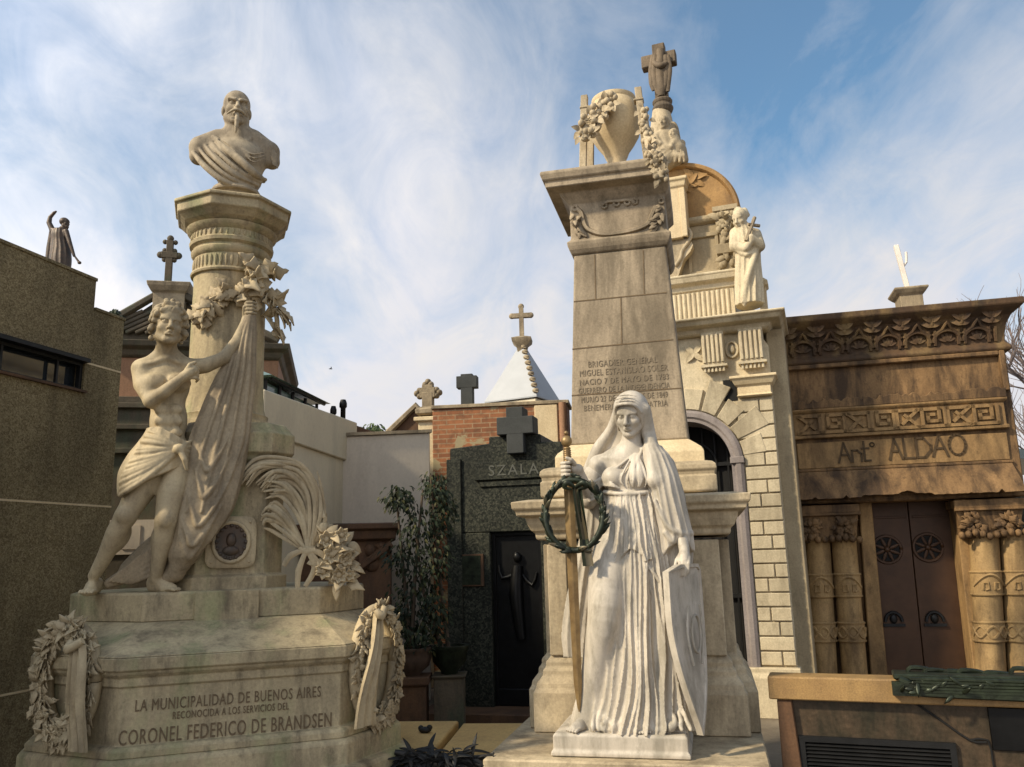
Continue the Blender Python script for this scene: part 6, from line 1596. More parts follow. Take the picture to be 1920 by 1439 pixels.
# overfold from the belt to the hip, zigzag hem
of = LV([(1062, 1120, 1254, .265, .175), (1030, 1124, 1248, .265, .168), (990, 1128, 1240, .265, .152), (955, 1134, 1228, .265, .135), (928, 1138, 1220, .265, .120)])
hzo = pz_(1046, v=.1)
def zig(t):
    return hzo + .035 * abs(((t + 90) / 22.0) % 2 - 1) - .03 * math.exp(-((t + 118) / 18) ** 2) + .02 * math.exp(-((t + 85) / 14) ** 2) - (.03 if -70 < t < 0 else 0)
ff = [(-128, -118, 4, .028, .012), (-118, -110, 3, .022, .010), (-109, -103, 3, .032, .014), (-100, -96, 2.6, .022, .010), (-90, -90, 3, .028, .014), (-79, -82, 2.6, .020, .012), (-69, -74, 3.2, .034, .014), (-58, -64, 3, .026, .012), (-47, -56, 3.4, .03, .01), (-36, -46, 3, .03, .01), (-140, -130, 4, .022, .008), (-152, -145, 4, .03, .01), (-22, -30, 4, .03, .01)]
loft_field(D, of, ff, .005, hem=zig)
# bodice: bust, belt and gathered cloth
bo = LV([(930, 1138, 1221, .27, .118), (905, 1134, 1230, .27, .125), (885, 1130, 1236, .275, .112), (868, 1150, 1238, .285, .085)])
loft_field(D, bo, [], .02)
D.ell(W_(1151, 896, .19), (.074, .07, .07), None, .025); D.ell(W_(1195, 894, .19), (.074, .072, .07), None, .025)
D.chain([W_(1134, 923, .20), W_(1156, 926, .148), W_(1182, 926, .142), W_(1208, 924, .155), W_(1222, 921, .2)], [.014] * 5, .006, sub=3)
for k in range(7):
    t = (k + pwr.uniform(-.3, .3)) / 6; D.chain([W_(1188 + t * 8, 852, .185), W_(lerp(1174, 1208, t), 878, .132 + .02 * abs(t - .5)), W_(lerp(1166, 1214, t), 900, .118 + .03 * abs(t - .5)), W_(lerp(1170, 1210, t) + pwr.uniform(-3, 3), 914, .138)], [.005, .007, pwr.uniform(.004, .008), .003], .010, sub=3)
for k in range(3):
    t = k / 3; D.chain([W_(1128, 905 + 3 * k, .20), W_(1146, 906 + k * 3, .122), W_(lerp(1160, 1164, t), 915 + k, .13)], [.005, .006, .004], .006, sub=3)
D.chain([W_(1124, 905, .2), W_(1138, 888, .16), W_(1158, 876, .155), W_(1176, 862, .175), W_(1192, 848, .2), W_(1205, 836, .22)], [.010, .010, .009, .009, .009, .01], .008, sub=3)
D.chain([W_(1206, 838, .21), W_(1196, 862, .165), W_(1188, 880, .14)], [.01, .009, .008], .008, sub=3)
# short sleeve on her right arm
D.chain([W_(1113, 892, .27), W_(1107, 918, .265), W_(1104, 936, .25)], [.066, .068, .062], .02)
for k in range(6): D.chain([W_(1130 - k * 1.5, 893 + k * 7, .2), W_(1112 - k, 905 + k * 7, .19), W_(1094, 892 + k * 8, .25)], [.007, .009, .007], .006, sub=3)
D.mesh('dress', M['marble'], WS, 0)
# --- veil and mantle
V = SDF((lo[0], .0, zpl), (hi[0], .60, zt_w + .04), .0052)
V.ell(hp(0, .025, .035), (.108, .118, .112), HR, .01)
V.ell(hp(0, .06, -.05), (.10, .085, .12), HR, .03)
V.chain([hp(.095, .0, .03), W_(1216, 812, .235), W_(1222, 850, .20), W_(1228, 900, .16)], [.028, .042, .05, .055], .03, sub=3)
V.chain([hp(-.09, .03, .02), W_(1146, 805, .28), W_(1122, 842, .31), W_(1104, 880, .33)], [.022, .03, .04, .035], .02, sub=3)
loft_field(V, LV([(885, 1112, 1250, .36, .07), (850, 1124, 1240, .345, .06), (815, 1138, 1228, .32, .055), (780, 1148, 1216, .29, .06)]), [], .02)
V.ell(hp(0, -.105, -.035), (.079, .115, .108), HR, .008, True)
V.ell(hp(0, -.06, -.15), (.085, .10, .08), HR, .01, True)
V.chain([hp(-.072, -.045, .02), hp(-.05, -.085, .068), hp(0, -.10, .08), hp(.05, -.085, .068), hp(.075, -.045, .02)], [.010] * 5, .008, sub=3)
for k in range(3): V.chain([hp(-.06, -.07, .085 + k * .016), hp(0, -.092 + k * .012, .098 + k * .014), hp(.06, -.066, .085 + k * .016)], [.0035, .005, .0035], .006, sub=4)
mp_ = LV([(1062, 1236, 1300, .25, .10), (1020, 1232, 1300, .25, .115), (975, 1226, 1292, .25, .12), (930, 1218, 1282, .25, .12), (890, 1212, 1272, .25, .115), (855, 1208, 1256, .25, .095), (838, 1206, 1242, .255, .07)])
hzm = pz_(1020, 1270, .2)
loft_field(V, mp_, [(-172, -165, 8, .02, .012), (-150, -146, 7, .022, .014), (-128, -128, 7, .02, .012), (-108, -110, 7, .024, .012), (-88, -92, 7, .018, .012), (-66, -70, 8, .024, .012), (-44, -50, 8, .022, .01), (-20, -28, 9, .02, .008)], .02, hem=lambda t: hzm - .10 * math.exp(-((t + 150) / 35) ** 2) - .05 * math.exp(-((t + 10) / 40) ** 2))
V.chain([W_(1228, 940, .13), W_(1250, 985, .12), W_(1276, 1000, .135), W_(1296, 1000, .2)], [.012, .014, .014, .014], .012, sub=3)
V.chain([W_(1246, 1000, .125), W_(1268, 1020, .13), W_(1294, 1018, .2)], [.012, .014, .014], .012, sub=3)
V.ell(W_(1281, 1030, .06), (.062, .12, .075), None, .02, True)
# mantle falling from the arm to the ground beside the shield
ms_ = LV([(1366, 1222, 1300, .33, .16), (1300, 1228, 1296, .33, .15), (1200, 1232, 1292, .33, .14), (1100, 1236, 1296, .33, .13), (1040, 1238, 1300, .32, .12), (1000, 1236, 1296, .30, .12)])
loft_field(V, ms_, [(-165, -160, 7, .03, .012), (-142, -140, 6, .026, .012), (-122, -124, 6, .034, .014), (-102, -106, 6, .024, .012), (-82, -86, 7, .034, .014), (-60, -64, 7, .03, .012), (-35, -40, 9, .03, .01)], .012)
V.chain([W_(1196, 1062, .11), W_(1222, 1110, .115), W_(1246, 1180, .15), W_(1262, 1260, .18)], [.010, .012, .014, .012], .012, sub=3)
V.chain([W_(1206, 1050, .11), W_(1236, 1090, .12), W_(1262, 1140, .17)], [.010, .013, .012], .012, sub=3)
# back of the mantle and the piece hanging behind her right side
bk = LV([(1366, 1108, 1290, .43, .12), (1200, 1108, 1286, .43, .11), (1050, 1098, 1284, .42, .11), (950, 1100, 1274, .40, .11), (890, 1104, 1264, .38, .10), (850, 1128, 1246, .36, .07)])
loft_field(V, bk, rnd_folds(pwr, 14, 90, 270, 6, .02, .012), .02)
lf_ = LV([(1232, 1062, 1098, .44, .05), (1190, 1058, 1104, .44, .06), (1130, 1064, 1112, .43, .07), (1070, 1076, 1120, .42, .08), (1000, 1090, 1130, .40, .08), (930, 1098, 1130, .38, .07)])
loft_field(V, lf_, [(-160, -150, 9, .02, .01), (-120, -115, 9, .022, .01), (-85, -85, 9, .018, .01), (-50, -55, 9, .02, .01)], .015)
V.mesh('veil', M['marble'], WS, 1)

# --- shield leaning at her left side
sT, sB = W_(1281, 1058, .13), Vector((W_(1302, 1372, .03).x, .05, zpl))
SHD = thing('pointed_shield', 'white marble pointed shield standing under the hand of the veiled woman', 'shield', FR)
b = MB()
axs = (sB - sT); H_ = axs.length; sw = .20
fa = Vector((0.43, 0.90, 0)).normalized()      # width direction of the shield plane
nn = Vector((.90, -.43, 0)).normalized()       # its face
def shp(s_, t): return sT + axs * t + fa * s_
outl = []
for t in np.linspace(0, 1, 25):
    w_ = sw * (1 - max(0, (t - .28) / .72) ** 1.9) * (1.0 if t > .02 else .55); outl.append((t, max(w_, .006)))
for half in (0,):
    pts = [(-w_, t) for t, w_ in outl] + [(w_, t) for t, w_ in outl[::-1]]
base_ = sT + Vector((.0, .0, 0))
def ring_(off, inset): return [shp((s_ - math.copysign(inset, s_)) if abs(s_) > inset else 0.0, t + (inset / H_ if t < .02 else 0)) + nn * (off + (.045 * (1 - (s_ / sw) ** 2))) for s_, t in pts]
b.loft([ring_(-.028, 0.0), ring_(.010, 0.0), ring_(.012, .018), ring_(.004, .022)])
b.build('shield_body', M['marble'], SHD, smooth=40)
b = MB(); b.tube([shp(.05 * math.cos(a), .42 + .11 * math.sin(a)) + nn * .052 for a in np.linspace(0, 6.283, 25)], .008, 6, 1, cap=False)
b.tube([shp(.07, .25) + nn * .05, shp(.09, .42) + nn * .045, shp(.05, .6) + nn * .05], .007, 6, 3); b.tube([shp(-.07, .25) + nn * .05, shp(-.09, .42) + nn * .045, shp(-.05, .6) + nn * .05], .007, 6, 3)
b.build('relief_line', M['marble'], SHD, smooth=60)
# --- sword
SWD = thing('long_sword', 'tall brass coloured sword held upright by the veiled woman with point on plinth', 'sword', FR)
def sp_(t): return SW_T + (SW_B - SW_T) * t
b = MB(); g0 = .165
ux = Vector((1, 0, 0)); vx = Vector((0, 1, 0))
rings = []
for t, w_, h_ in ((g0, .030, .010), (.5, .031, .010), (.9, .024, .008), (.985, .010, .004), (1.0, .002, .002)):
    p = sp_(t); rings.append([p - ux * w_, p - vx * h_ - ux * .004, p - vx * h_ + ux * .004, p + ux * w_, p + vx * h_])
b.loft(rings); b.build('blade', M['sword'], SWD)
b = MB(); b.tube([sp_(.045), sp_(.09), sp_(.16)], [.021, .024, .020], 10, 4)
for k in range(14): 
    p = sp_(.05 + k * .0078); b.tube([p + Vector((.023 * math.cos(a), .023 * math.sin(a), .002)) for a in np.linspace(0, 6.283, 11)], .0035, 5, 1, cap=False)
b.build('grip', M['sword'], SWD, smooth=60)
b = MB(); b.ball(sp_(.012), (.034, .030, .036), 14, 10); b.ball(sp_(-.02), (.014, .014, .014), 8, 6); b.ball(sp_(.04), (.024, .024, .012), 10, 6); b.build('pommel', M['sword'], SWD, smooth=60)
b = MB(); gc = sp_(.166); b.tube([gc + Vector((-.105, 0, -.035)), gc + Vector((-.06, 0, -.006)), gc, gc + Vector((.06, 0, -.006)), gc + Vector((.11, 0, -.03))], [.018, .015, .018, .015, .018], 8, 4); b.build('crossguard', M['sword'], SWD, smooth=60)
# --- bronze wreath hung on the sword
WR = thing('bronze_wreath', 'dark bronze laurel wreath with hanging ribbon on the sword hilt', 'wreath', FR)
wc = W_(1077, 966, .02); rx = .172; rz = .205; b = MB(); r_ = random.Random(2)
ring = [wc + Vector((rx * math.cos(a), -.012 + .01 * math.sin(3 * a), rz * math.sin(a))) for a in np.linspace(0, 6.283, 49)]
b.tube(ring, .017, 7, 1, cap=False)
for k in range(120):
    a = 2 * math.pi * k / 120 + r_.uniform(-.03, .03); p = wc + Vector((rx * math.cos(a), -.015, rz * math.sin(a))); s_ = -1 if math.cos(a) > 0 else 1
    tg = Vector((-math.sin(a) * rx, 0, math.cos(a) * rz)).normalized() * (1 if math.cos(a) > 0 else -1); rd = Vector((math.cos(a), 0, math.sin(a)))
    b.leaf(p, tg * 1.0 + rd * r_.uniform(-.55, .55) + Vector((0, r_.uniform(-.7, .1), 0)), (0, -1, 0), r_.uniform(.055, .085), .024, .4, .3, 4)
b.build('laurel_leaves', M['bronze_wreath'], WR, smooth=70, solid=.004)
b = MB()
for (x0, x1, w0) in ((1078, 1103, .017), (1086, 1096, .015)):
    A_, Bq = W_(x0, 912, .0), W_(x1, 1062 if w0 > .016 else 1030, -.01); rings = []
    for k in range(11):
        t = k / 10; p = A_ + (Bq - A_) * t + Vector((0, -.012 * math.sin(t * 6), 0)); w_ = w0 * (1 + .9 * t)
        rings.append([p + Vector((-w_, .004, 0)), p + Vector((-w_ * .3, -.010, 0)), p + Vector((w_ * .3, .002, 0)), p + Vector((w_, -.008, 0)), p + Vector((w_, .003, 0)), p + Vector((0, .012, 0))])
    b.loft(rings)
for s_ in (-1, 1): b.tube([W_(1078, 914, -.01), W_(1078 + s_ * 14, 906, -.03), W_(1078 + s_ * 20, 914, -.02), W_(1078 + s_ * 6, 918, -.01)], [.008, .016, .014, .006], 6, 4, .5)
b.build('ribbon', M['bronze_wreath'], WR, smooth=60)
# ================================================================== YOUTH ON THE LEFT MONUMENT
def onz(F, x, y, z):
    d = ray(x, y); t = (z - EYE.z) / d.z; return F.L(EYE + d * t)
YJ = lambda x, y, v=.42: FL.J(x, y, v)
fR = YJ(318, 1098, .40); fL_ = YJ(170, 1094, .56)
print('feet', onz(FL, 320, 1103, zT), onz(FL, 165, 1100, zT), zT)
YS = thing('youth_statue', 'pale stone statue of a curly haired youth in a knotted loincloth reaching towards the column', 'statue', FL)
yl = (YJ(140, 1000, .5).x, .10, zT - .02); yh = (YJ(505, 700, .5).x, .78, YJ(315, 552, .4).z)
B = SDF(yl, yh, .0042); rg = random.Random(17)
YHR = rotm('Z', 10) @ rotm('X', -4) @ rotm('Y', 4)
hc = YJ(316, 614, .36); hp = head(B, hc, 1.06, YHR)
B.chain([hp(0, .02, -.07), YJ(312, 668, .43)], [.056, .064], .02)
# curly hair
pts = []
for k in range(210):
    a = rg.uniform(-math.pi, math.pi); e = rg.uniform(-.15, 1.5)
    x, y, z = .092 * math.cos(e) * math.cos(a), .02 + .104 * math.cos(e) * math.sin(a), .045 + .092 * math.sin(e)
    if y < -.03 and z < .075: continue
    pts.append((x, y, z))
for g in (-1, 1): pts += [(g * .082, -.02, .02), (g * .09, .0, -.01), (g * .088, .01, -.045), (g * .075, -.045, .055), (g * .098, .01, .03), (g * .08, .03, -.07), (g * .095, -.01, -.03)]
pts += [(x, -.075, .085 + abs(x) * -.3) for x in (-.05, -.025, 0, .025, .05)] + [(x, -.06, .125) for x in (-.03, 0, .03)] + [(0, -.04, .15), (.03, -.02, .145), (-.03, -.02, .15)]
curls(B, hc, YHR, 1.04, pts, .0150, rg, .011)
# torso
B.ell(YJ(310, 722, .43), (.138, .090, .155), None, .04); B.ell(YJ(316, 790, .42), (.104, .078, .16), None, .05); B.ell(YJ(318, 852, .42), (.135, .098, .105), None, .05)
B.chain([YJ(268, 690, .43), YJ(290, 676, .43), YJ(335, 676, .43), YJ(352, 690, .42)], [.050, .042, .042, .050], .05)
B.ell(YJ(287, 718, .345), (.070, .034, .052), rotm('Z', -12), .03); B.ell(YJ(335, 718, .345), (.070, .034, .052), rotm('Z', 12), .03)
for k, y in enumerate((768, 790, 812)):
    for x in (302, 330): B.ell(YJ(x, y, .345), (.036, .018, .028), None, .025)
B.cap(YJ(312, 705, .325), YJ(317, 830, .325), .005, .005, .02, True)
B.ell(YJ(318, 826, .325), (.007, .012, .009), None, .01, True)
B.chain([YJ(312, 672, .375), YJ(290, 680, .37), YJ(268, 684, .38)], [.010, .011, .01], .02); B.chain([YJ(316, 672, .375), YJ(335, 680, .37), YJ(350, 684, .38)], [.010, .011, .01], .02)
# his right arm folded across the chest
e1 = YJ(283, 752, .33); w1 = YJ(345, 706, .265)
B.chain([YJ(264, 692, .43), YJ(266, 722, .39), e1], [.052, .047, .040], .03); B.chain([e1, YJ(308, 735, .285), w1], [.040, .038, .026], .02)
B.chain([w1, YJ(354, 700, .265), YJ(362, 696, .275)], [.028, .031, .028], .012)
for i in range(4): B.chain([YJ(356, 690 + i * 6, .262), YJ(366, 689 + i * 6.5, .275), YJ(371, 692 + i * 6.5, .30), YJ(368, 696 + i * 6.5, .325)], [.0115, .011, .0105, .009], .003)
B.chain([YJ(350, 694, .26), YJ(356, 684, .262), YJ(366, 680, .28)], [.014, .012, .010], .006)
# his left arm reaching up to hold the drapery
e2 = YJ(420, 672, .40); w2 = YJ(462, 600, .46)
B.chain([YJ(352, 690, .42), YJ(385, 686, .40), e2], [.052, .046, .038], .03); B.chain([e2, YJ(445, 640, .42), w2], [.038, .036, .026], .018)
B.chain([w2, YJ(467, 588, .46), YJ(470, 578, .46)], [.028, .031, .029], .012)
for i in range(4): B.chain([YJ(461, 588 - i * 6, .45), YJ(464, 587 - i * 6.5, .415), YJ(473, 587 - i * 6.5, .405), YJ(480, 589 - i * 6.5, .425)], [.0115, .0115, .011, .009], .003)
B.chain([YJ(458, 590, .45), YJ(458, 577, .43), YJ(466, 567, .42)], [.014, .012, .010], .006)
# legs
B.chain([YJ(296, 872, .43), YJ(264, 920, .40), YJ(236, 968, .38)], [.094, .080, .058], .03); B.chain([YJ(236, 968, .38), YJ(218, 1000, .41), YJ(196, 1045, .47), YJ(176, 1080, .53)], [.056, .056, .042, .032], .02, sub=3)
B.ell(YJ(232, 965, .335), (.036, .026, .04), None, .02); B.ell(YJ(226, 1008, .45), (.048, .045, .085), rotm('Y', 25), .02)
B.chain([YJ(334, 872, .41), YJ(322, 925, .36), YJ(311, 978, .33)], [.094, .082, .058], .03); B.chain([YJ(311, 978, .33), YJ(306, 1012, .36), YJ(298, 1052, .39), YJ(292, 1085, .42)], [.056, .057, .042, .032], .02, sub=3)
B.ell(YJ(310, 974, .28), (.036, .026, .042), None, .02); B.ell(YJ(300, 1012, .39), (.05, .045, .09), None, .02)
zfoot = zT - .004
h1 = YJ(180, 1088, .57); foot(B, (h1.x, .585, zfoot), (YJ(160, 1097, .45).x, .46, zfoot), 0, 1)
foot(B, (YJ(288, 1095, .44).x, .455, zfoot), (YJ(334, 1102, .345).x, .36, zfoot), 0, -1)
B.mesh('body', M['left_dark'], YS, 1)
# loincloth
D = SDF((YJ(195, 880, .4).x, .15, YJ(300, 955, .4).z), (YJ(390, 850, .4).x, .62, YJ(300, 780, .4).z), .0042)
def LVY(rows):
    out = []
    for (y, xl, xr, v, rv) in rows:
        a, c_ = YJ(xl, y, v), YJ(xr, y, v); out.append((0.5 * (a.z + c_.z), 0.5 * (a.x + c_.x), v, 0.5 * (c_.x - a.x), rv))
    return out
lc = LVY([(938, 221, 322, .40, .125), (915, 221, 340, .40, .135), (885, 224, 353, .41, .140), (855, 240, 362, .42, .135), (828, 262, 366, .42, .125), (805, 276, 364, .42, .115)])
hzl = [YJ(225, 928, .4).z, YJ(345, 872, .4).z]
top_l, top_r = YJ(285, 800, .4), YJ(365, 822, .4)
loft_field(D, lc, rnd_folds(rg, 16, -180, 180, 6, .008, .006), .01)
# trim: lower hem rises to the right, waist rises to the left
def hemcut(X, Y, Z):
    uL_, uR_ = YJ(224, 900, .4).x, YJ(352, 900, .4).x; t = np.clip((X - uL_) / (uR_ - uL_), -.2, 1.2)
    return (Z - (YJ(224, 930, .4).z * (1 - t) + YJ(352, 872, .4).z * t)) + 0 * Y
D.field(hemcut, D.lo - 1, D.lo + np.array(D.n) * D.h + 1, .006, True)
def waist(X, Y, Z):
    uL_, uR_ = YJ(280, 800, .4).x, YJ(366, 815, .4).x; t = np.clip((X - uL_) / (uR_ - uL_), -.6, 1.2)
    return -(Z - (YJ(284, 794, .4).z * (1 - t) + YJ(360, 838, .4).z * t)) + 0 * Y
D.field(lambda X, Y, Z: -(-waist(X, Y, Z)), D.lo - 1, D.lo + np.array(D.n) * D.h + 1, .006, True)
kn = YJ(336, 842, .27)
for k in range(12):
    t = min(1, max(0, (k + rg.uniform(-.35, .35)) / 11)); xe = lerp(278, 224, min(1, t * 1.3)); ye = lerp(806, 930, t)
    P_ = []
    for s_ in (0, .3, .6, .85, 1.0):
        x = lerp(336, xe, s_); y = lerp(842 + 6 * (t - .5), ye, s_) + 10 * math.sin(math.pi * s_) * (t - .2); q = YJ(x, y, .3); P_.append(front(lc, q.x, q.z, .004))
    w__ = rg.uniform(.55, 1.25); D.chain(P_, [.012, .010 * w__, .011 * w__, .012 * w__, .010 * w__], .010, sub=3)
for k in range(5):
    ye = 820 + k * 14; P_ = []
    for s_ in (0, .5, 1):
        q = YJ(lerp(336, 364 - k * 2, s_), lerp(842, ye, s_), .3); P_.append(front(lc, q.x, q.z, .004))
    D.chain(P_, [.012, .010, .008], .010, sub=3)
D.ell(kn, (.034, .026, .030), None, .01); D.chain([kn, YJ(346, 862, .255), YJ(350, 880, .27)], [.018, .016, .010], .01)
D.mesh('loincloth', M['left_dark'], YS, 1)
# drapery held up against the column
DR = thing('stone_drape', 'long carved stone cloth hanging from the youth statue\'s raised hand', 'drapery', FL)
D = SDF((YJ(180, 1000, .5).x, .16, zT - .01), (YJ(505, 700, .4).x, .64, YJ(470, 570, .45).z), .0048)
dl = LVY([(1062, 332, 348, .38, .03), (1045, 322, 368, .37, .065), (1015, 326, 398, .36, .085), (960, 330, 436, .36, .09), (900, 342, 455, .37, .085), (840, 352, 466, .385, .075), (780, 374, 473, .40, .065), (710, 404, 480, .42, .055), (650, 440, 481, .435, .045), (605, 455, 481, .44, .035), (585, 461, 479, .445, .03)])
loft_field(D, dl, [(-172, -165, 9, .012, .004), (-140, -140, 8, .010, .004), (-32, -36, 9, .012, .004)], .012)
def DF(x, y, o=.004):
    q = YJ(x, y, .34); 
    for _ in range(3):
        p = front(dl, q.x, q.z, o); q = YJ(x, y, p.y)
    return front(dl, q.x, q.z, o)
for x0, x1, x2, x3, y3, r0 in ((465, 428, 384, 350, 960, .012), (468, 442, 408, 378, 960, .015), (471, 455, 432, 404, 930, .011), (475, 467, 452, 430, 900, .015), (478, 476, 462, 446, 870, .010)):
    D.chain([DF(x0, 592), DF(lerp(x0, x1, .55), 640), DF(x1, 700), DF(lerp(x1, x2, .5), 765), DF(x2, 830), DF(x3, y3)], [.006, .010, r0, r0, r0, r0 * .5], .010, sub=4)
for (xa, ya, xm, ym, xb_, yb_) in ((366, 880, 384, 932, 428, 862), (352, 925, 374, 985, 428, 905), (340, 970, 362, 1022, 414, 950), (372, 835, 390, 882, 430, 815), (336, 1000, 356, 1045, 392, 990)):
    D.chain([DF(xa, ya), DF(lerp(xa, xm, .55), lerp(ya, ym, .75)), DF(xm, ym), DF(lerp(xm, xb_, .5), lerp(ym, yb_, .4)), DF(xb_, yb_)], [.006, .012, .016, .012, .005], .012, sub=5)
# trailing end on the plinth
D.chain([YJ(350, 1030, .40), YJ(300, 1040, .50), YJ(250, 1072, .55), YJ(205, 1094, .57)], [.09, .075, .05, .028], .03, sub=3)
D.chain([YJ(345, 1000, .44), YJ(290, 1020, .54), YJ(235, 1065, .58)], [.06, .05, .03], .03, sub=3)
for k in range(6): D.chain([YJ(340 - k * 3, 1010 + k * 13, .36 + .01 * k), YJ(285, 1030 + k * 10, .455), YJ(205 + k * 8, 1090 + k, .52)], [.012, .013, .008], .012, sub=4)
D.chain([YJ(345, 1040, .36), YJ(330, 1075, .40), YJ(300, 1096, .46)], [.06, .05, .035], .03)
D.mesh('cloth', M['drape'], DR, 1)

# ================================================================== BUST
BS = thing('officer_bust', 'stone bust of a bearded man in a draped cloak on top of the column', 'statue', FL)
vb_ = VAX - .03
BJ = lambda x, y, v=vb_: FL.J(x, y, v)
B = SDF((BJ(345, 280).x, vb_ - .30, ABTOP - .02), (BJ(535, 280).x, vb_ + .26, BJ(444, 158).z), .0048)
BR = rotm('Z', 2) @ rotm('X', 2)
hs = 1.20; hc = BJ(444, 207, vb_ - .02); hp = head(B, hc, hs, BR)
B.chain([hp(0, .025, -.06), BJ(447, 262, vb_)], [.078, .086], .02)
rg2 = random.Random(8)
for k in range(0):   # short side hair
    g = rg2.choice((-1, 1)); e = rg2.uniform(-.6, .9); a = rg2.uniform(-.4, 1.5)
    q = hp(g * .078 * math.cos(a * .7), .01 + .09 * math.sin(a), .02 + .06 * math.sin(e)); B.ell(q, (.013, .018, .016), None, .006)
mo = [(-.001, -.108, -.050), (-.022, -.104, -.054), (-.045, -.088, -.066), (-.058, -.075, -.073)]
for g in (-1, 1): B.chain([hp(g * x * -1 if g < 0 else x * -1, y, z) if False else hp(g * abs(x), y, z) for x, y, z in mo], [.009, .0105, .0075, .004], .006, sub=3)
B.chain([hp(0, -.094, -.076), hp(0, -.100, -.11), hp(-.002, -.098, -.15), hp(-.004, -.088, -.185)], [.014, .0165, .013, .005], .008, sub=3)
for g in (-1, 1): B.cap(hp(g * .05, -.082, .026), hp(g * .014, -.096, .018), .009, .010, .008)
# shoulders and chest
B.ell(BJ(440, 300, vb_), (.215, .145, .155), None, .04)
B.chain([BJ(378, 276, vb_ + .01), BJ(410, 262, vb_ + .02), BJ(475, 262, vb_ + .02), BJ(503, 284, vb_ + .01)], [.075, .07, .07, .07], .05)
B.chain([BJ(374, 280, vb_), BJ(372, 294, vb_)], [.066, .06], .03); B.chain([BJ(507, 286, vb_), BJ(510, 304, vb_)], [.062, .055], .03)
B.ell(BJ(449, 335, vb_ + .0), (.15, .12, .11), None, .05)
B.chain([BJ(450, 345, vb_), BJ(450, 356, vb_)], [.12, .10], .04)
# truncation below: sloped cuts
zsoc = BJ(446, 356, vb_ - .1).z
ch_l = [(BJ(358, 300), BJ(408, 352)), (BJ(525, 306), BJ(494, 348))]
# cloak ridges sweeping from his right shoulder to lower left
for t, r0 in ((.05, .020), (.3, .016), (.5, .022), (.72, .015), (.95, .020)):
    P_ = [BJ(lerp(410, 360, t), lerp(260, 288, t), vb_ - .06), BJ(lerp(432, 384, t), lerp(284, 316, t), vb_ - .150 + .02 * t), BJ(lerp(468, 420, t), lerp(316, 343, t), vb_ - .158), BJ(lerp(499, 466, t), lerp(336, 358, t), vb_ - .11)]
    B.chain(P_, [r0 * .8, r0, r0, r0 * .7], .006, sub=5)
for t in (.18, .40, .61, .84):
    P_ = [BJ(lerp(410, 360, t), lerp(260, 288, t), vb_ - .085), BJ(lerp(432, 384, t), lerp(284, 316, t), vb_ - .178 + .02 * t), BJ(lerp(468, 420, t), lerp(316, 343, t), vb_ - .18), BJ(lerp(499, 466, t), lerp(336, 358, t), vb_ - .125)]
    B.chain(P_, .009, .008, True, sub=5)
B.chain([BJ(402, 258, vb_ - .06), BJ(446, 296, vb_ - .165), BJ(476, 324, vb_ - .165), BJ(494, 340, vb_ - .08)], [.018, .026, .026, .016], .006, sub=5)
B.chain([BJ(412, 262, vb_ - .10), BJ(454, 294, vb_ - .185), BJ(484, 320, vb_ - .18), BJ(500, 334, vb_ - .10)], .008, .008, True, sub=5)
for k in range(3): B.chain([BJ(456 + k * 3, 282 + k * 6, vb_ - .135), BJ(476, 290 + k * 7, vb_ - .140), BJ(496, 286 + k * 6, vb_ - .105)], [.004, .006, .004], .016, sub=3)
for k in range(6): B.chain([BJ(510 + (k % 3) * 4, 282 + k * 4, vb_ - .06), BJ(512 + (k % 3) * 4, 300 + k * 3, vb_ - .06)], [.008, .007], .005)
B.chain([BJ(426, 258, vb_ - .06), BJ(448, 276, vb_ - .09), BJ(470, 260, vb_ - .05)], [.016, .016, .016], .008, sub=3)
B.mesh('torso_and_head', M['bust'], BS, 1)
b = MB(); sz0 = ABTOP - .002; sr = rs * .72
us_ = 0.5 * (BJ(410, 360).x + BJ(474, 360).x); zs_ = zsoc
b.lathe((us_, vb_, 0), [(sr * .95, sz0), (sr * .95, sz0 + .03), (sr * .8, sz0 + .045), (sr * .72, lerp(sz0, zs_, .6)), (sr * .8, lerp(sz0, zs_, .85)), (sr * .98, lerp(sz0, zs_, .92)), (sr * 1.0, zs_), (sr * .9, zs_ + .03)], 40)
b.build('socle', M['bust'], BS, smooth=35)
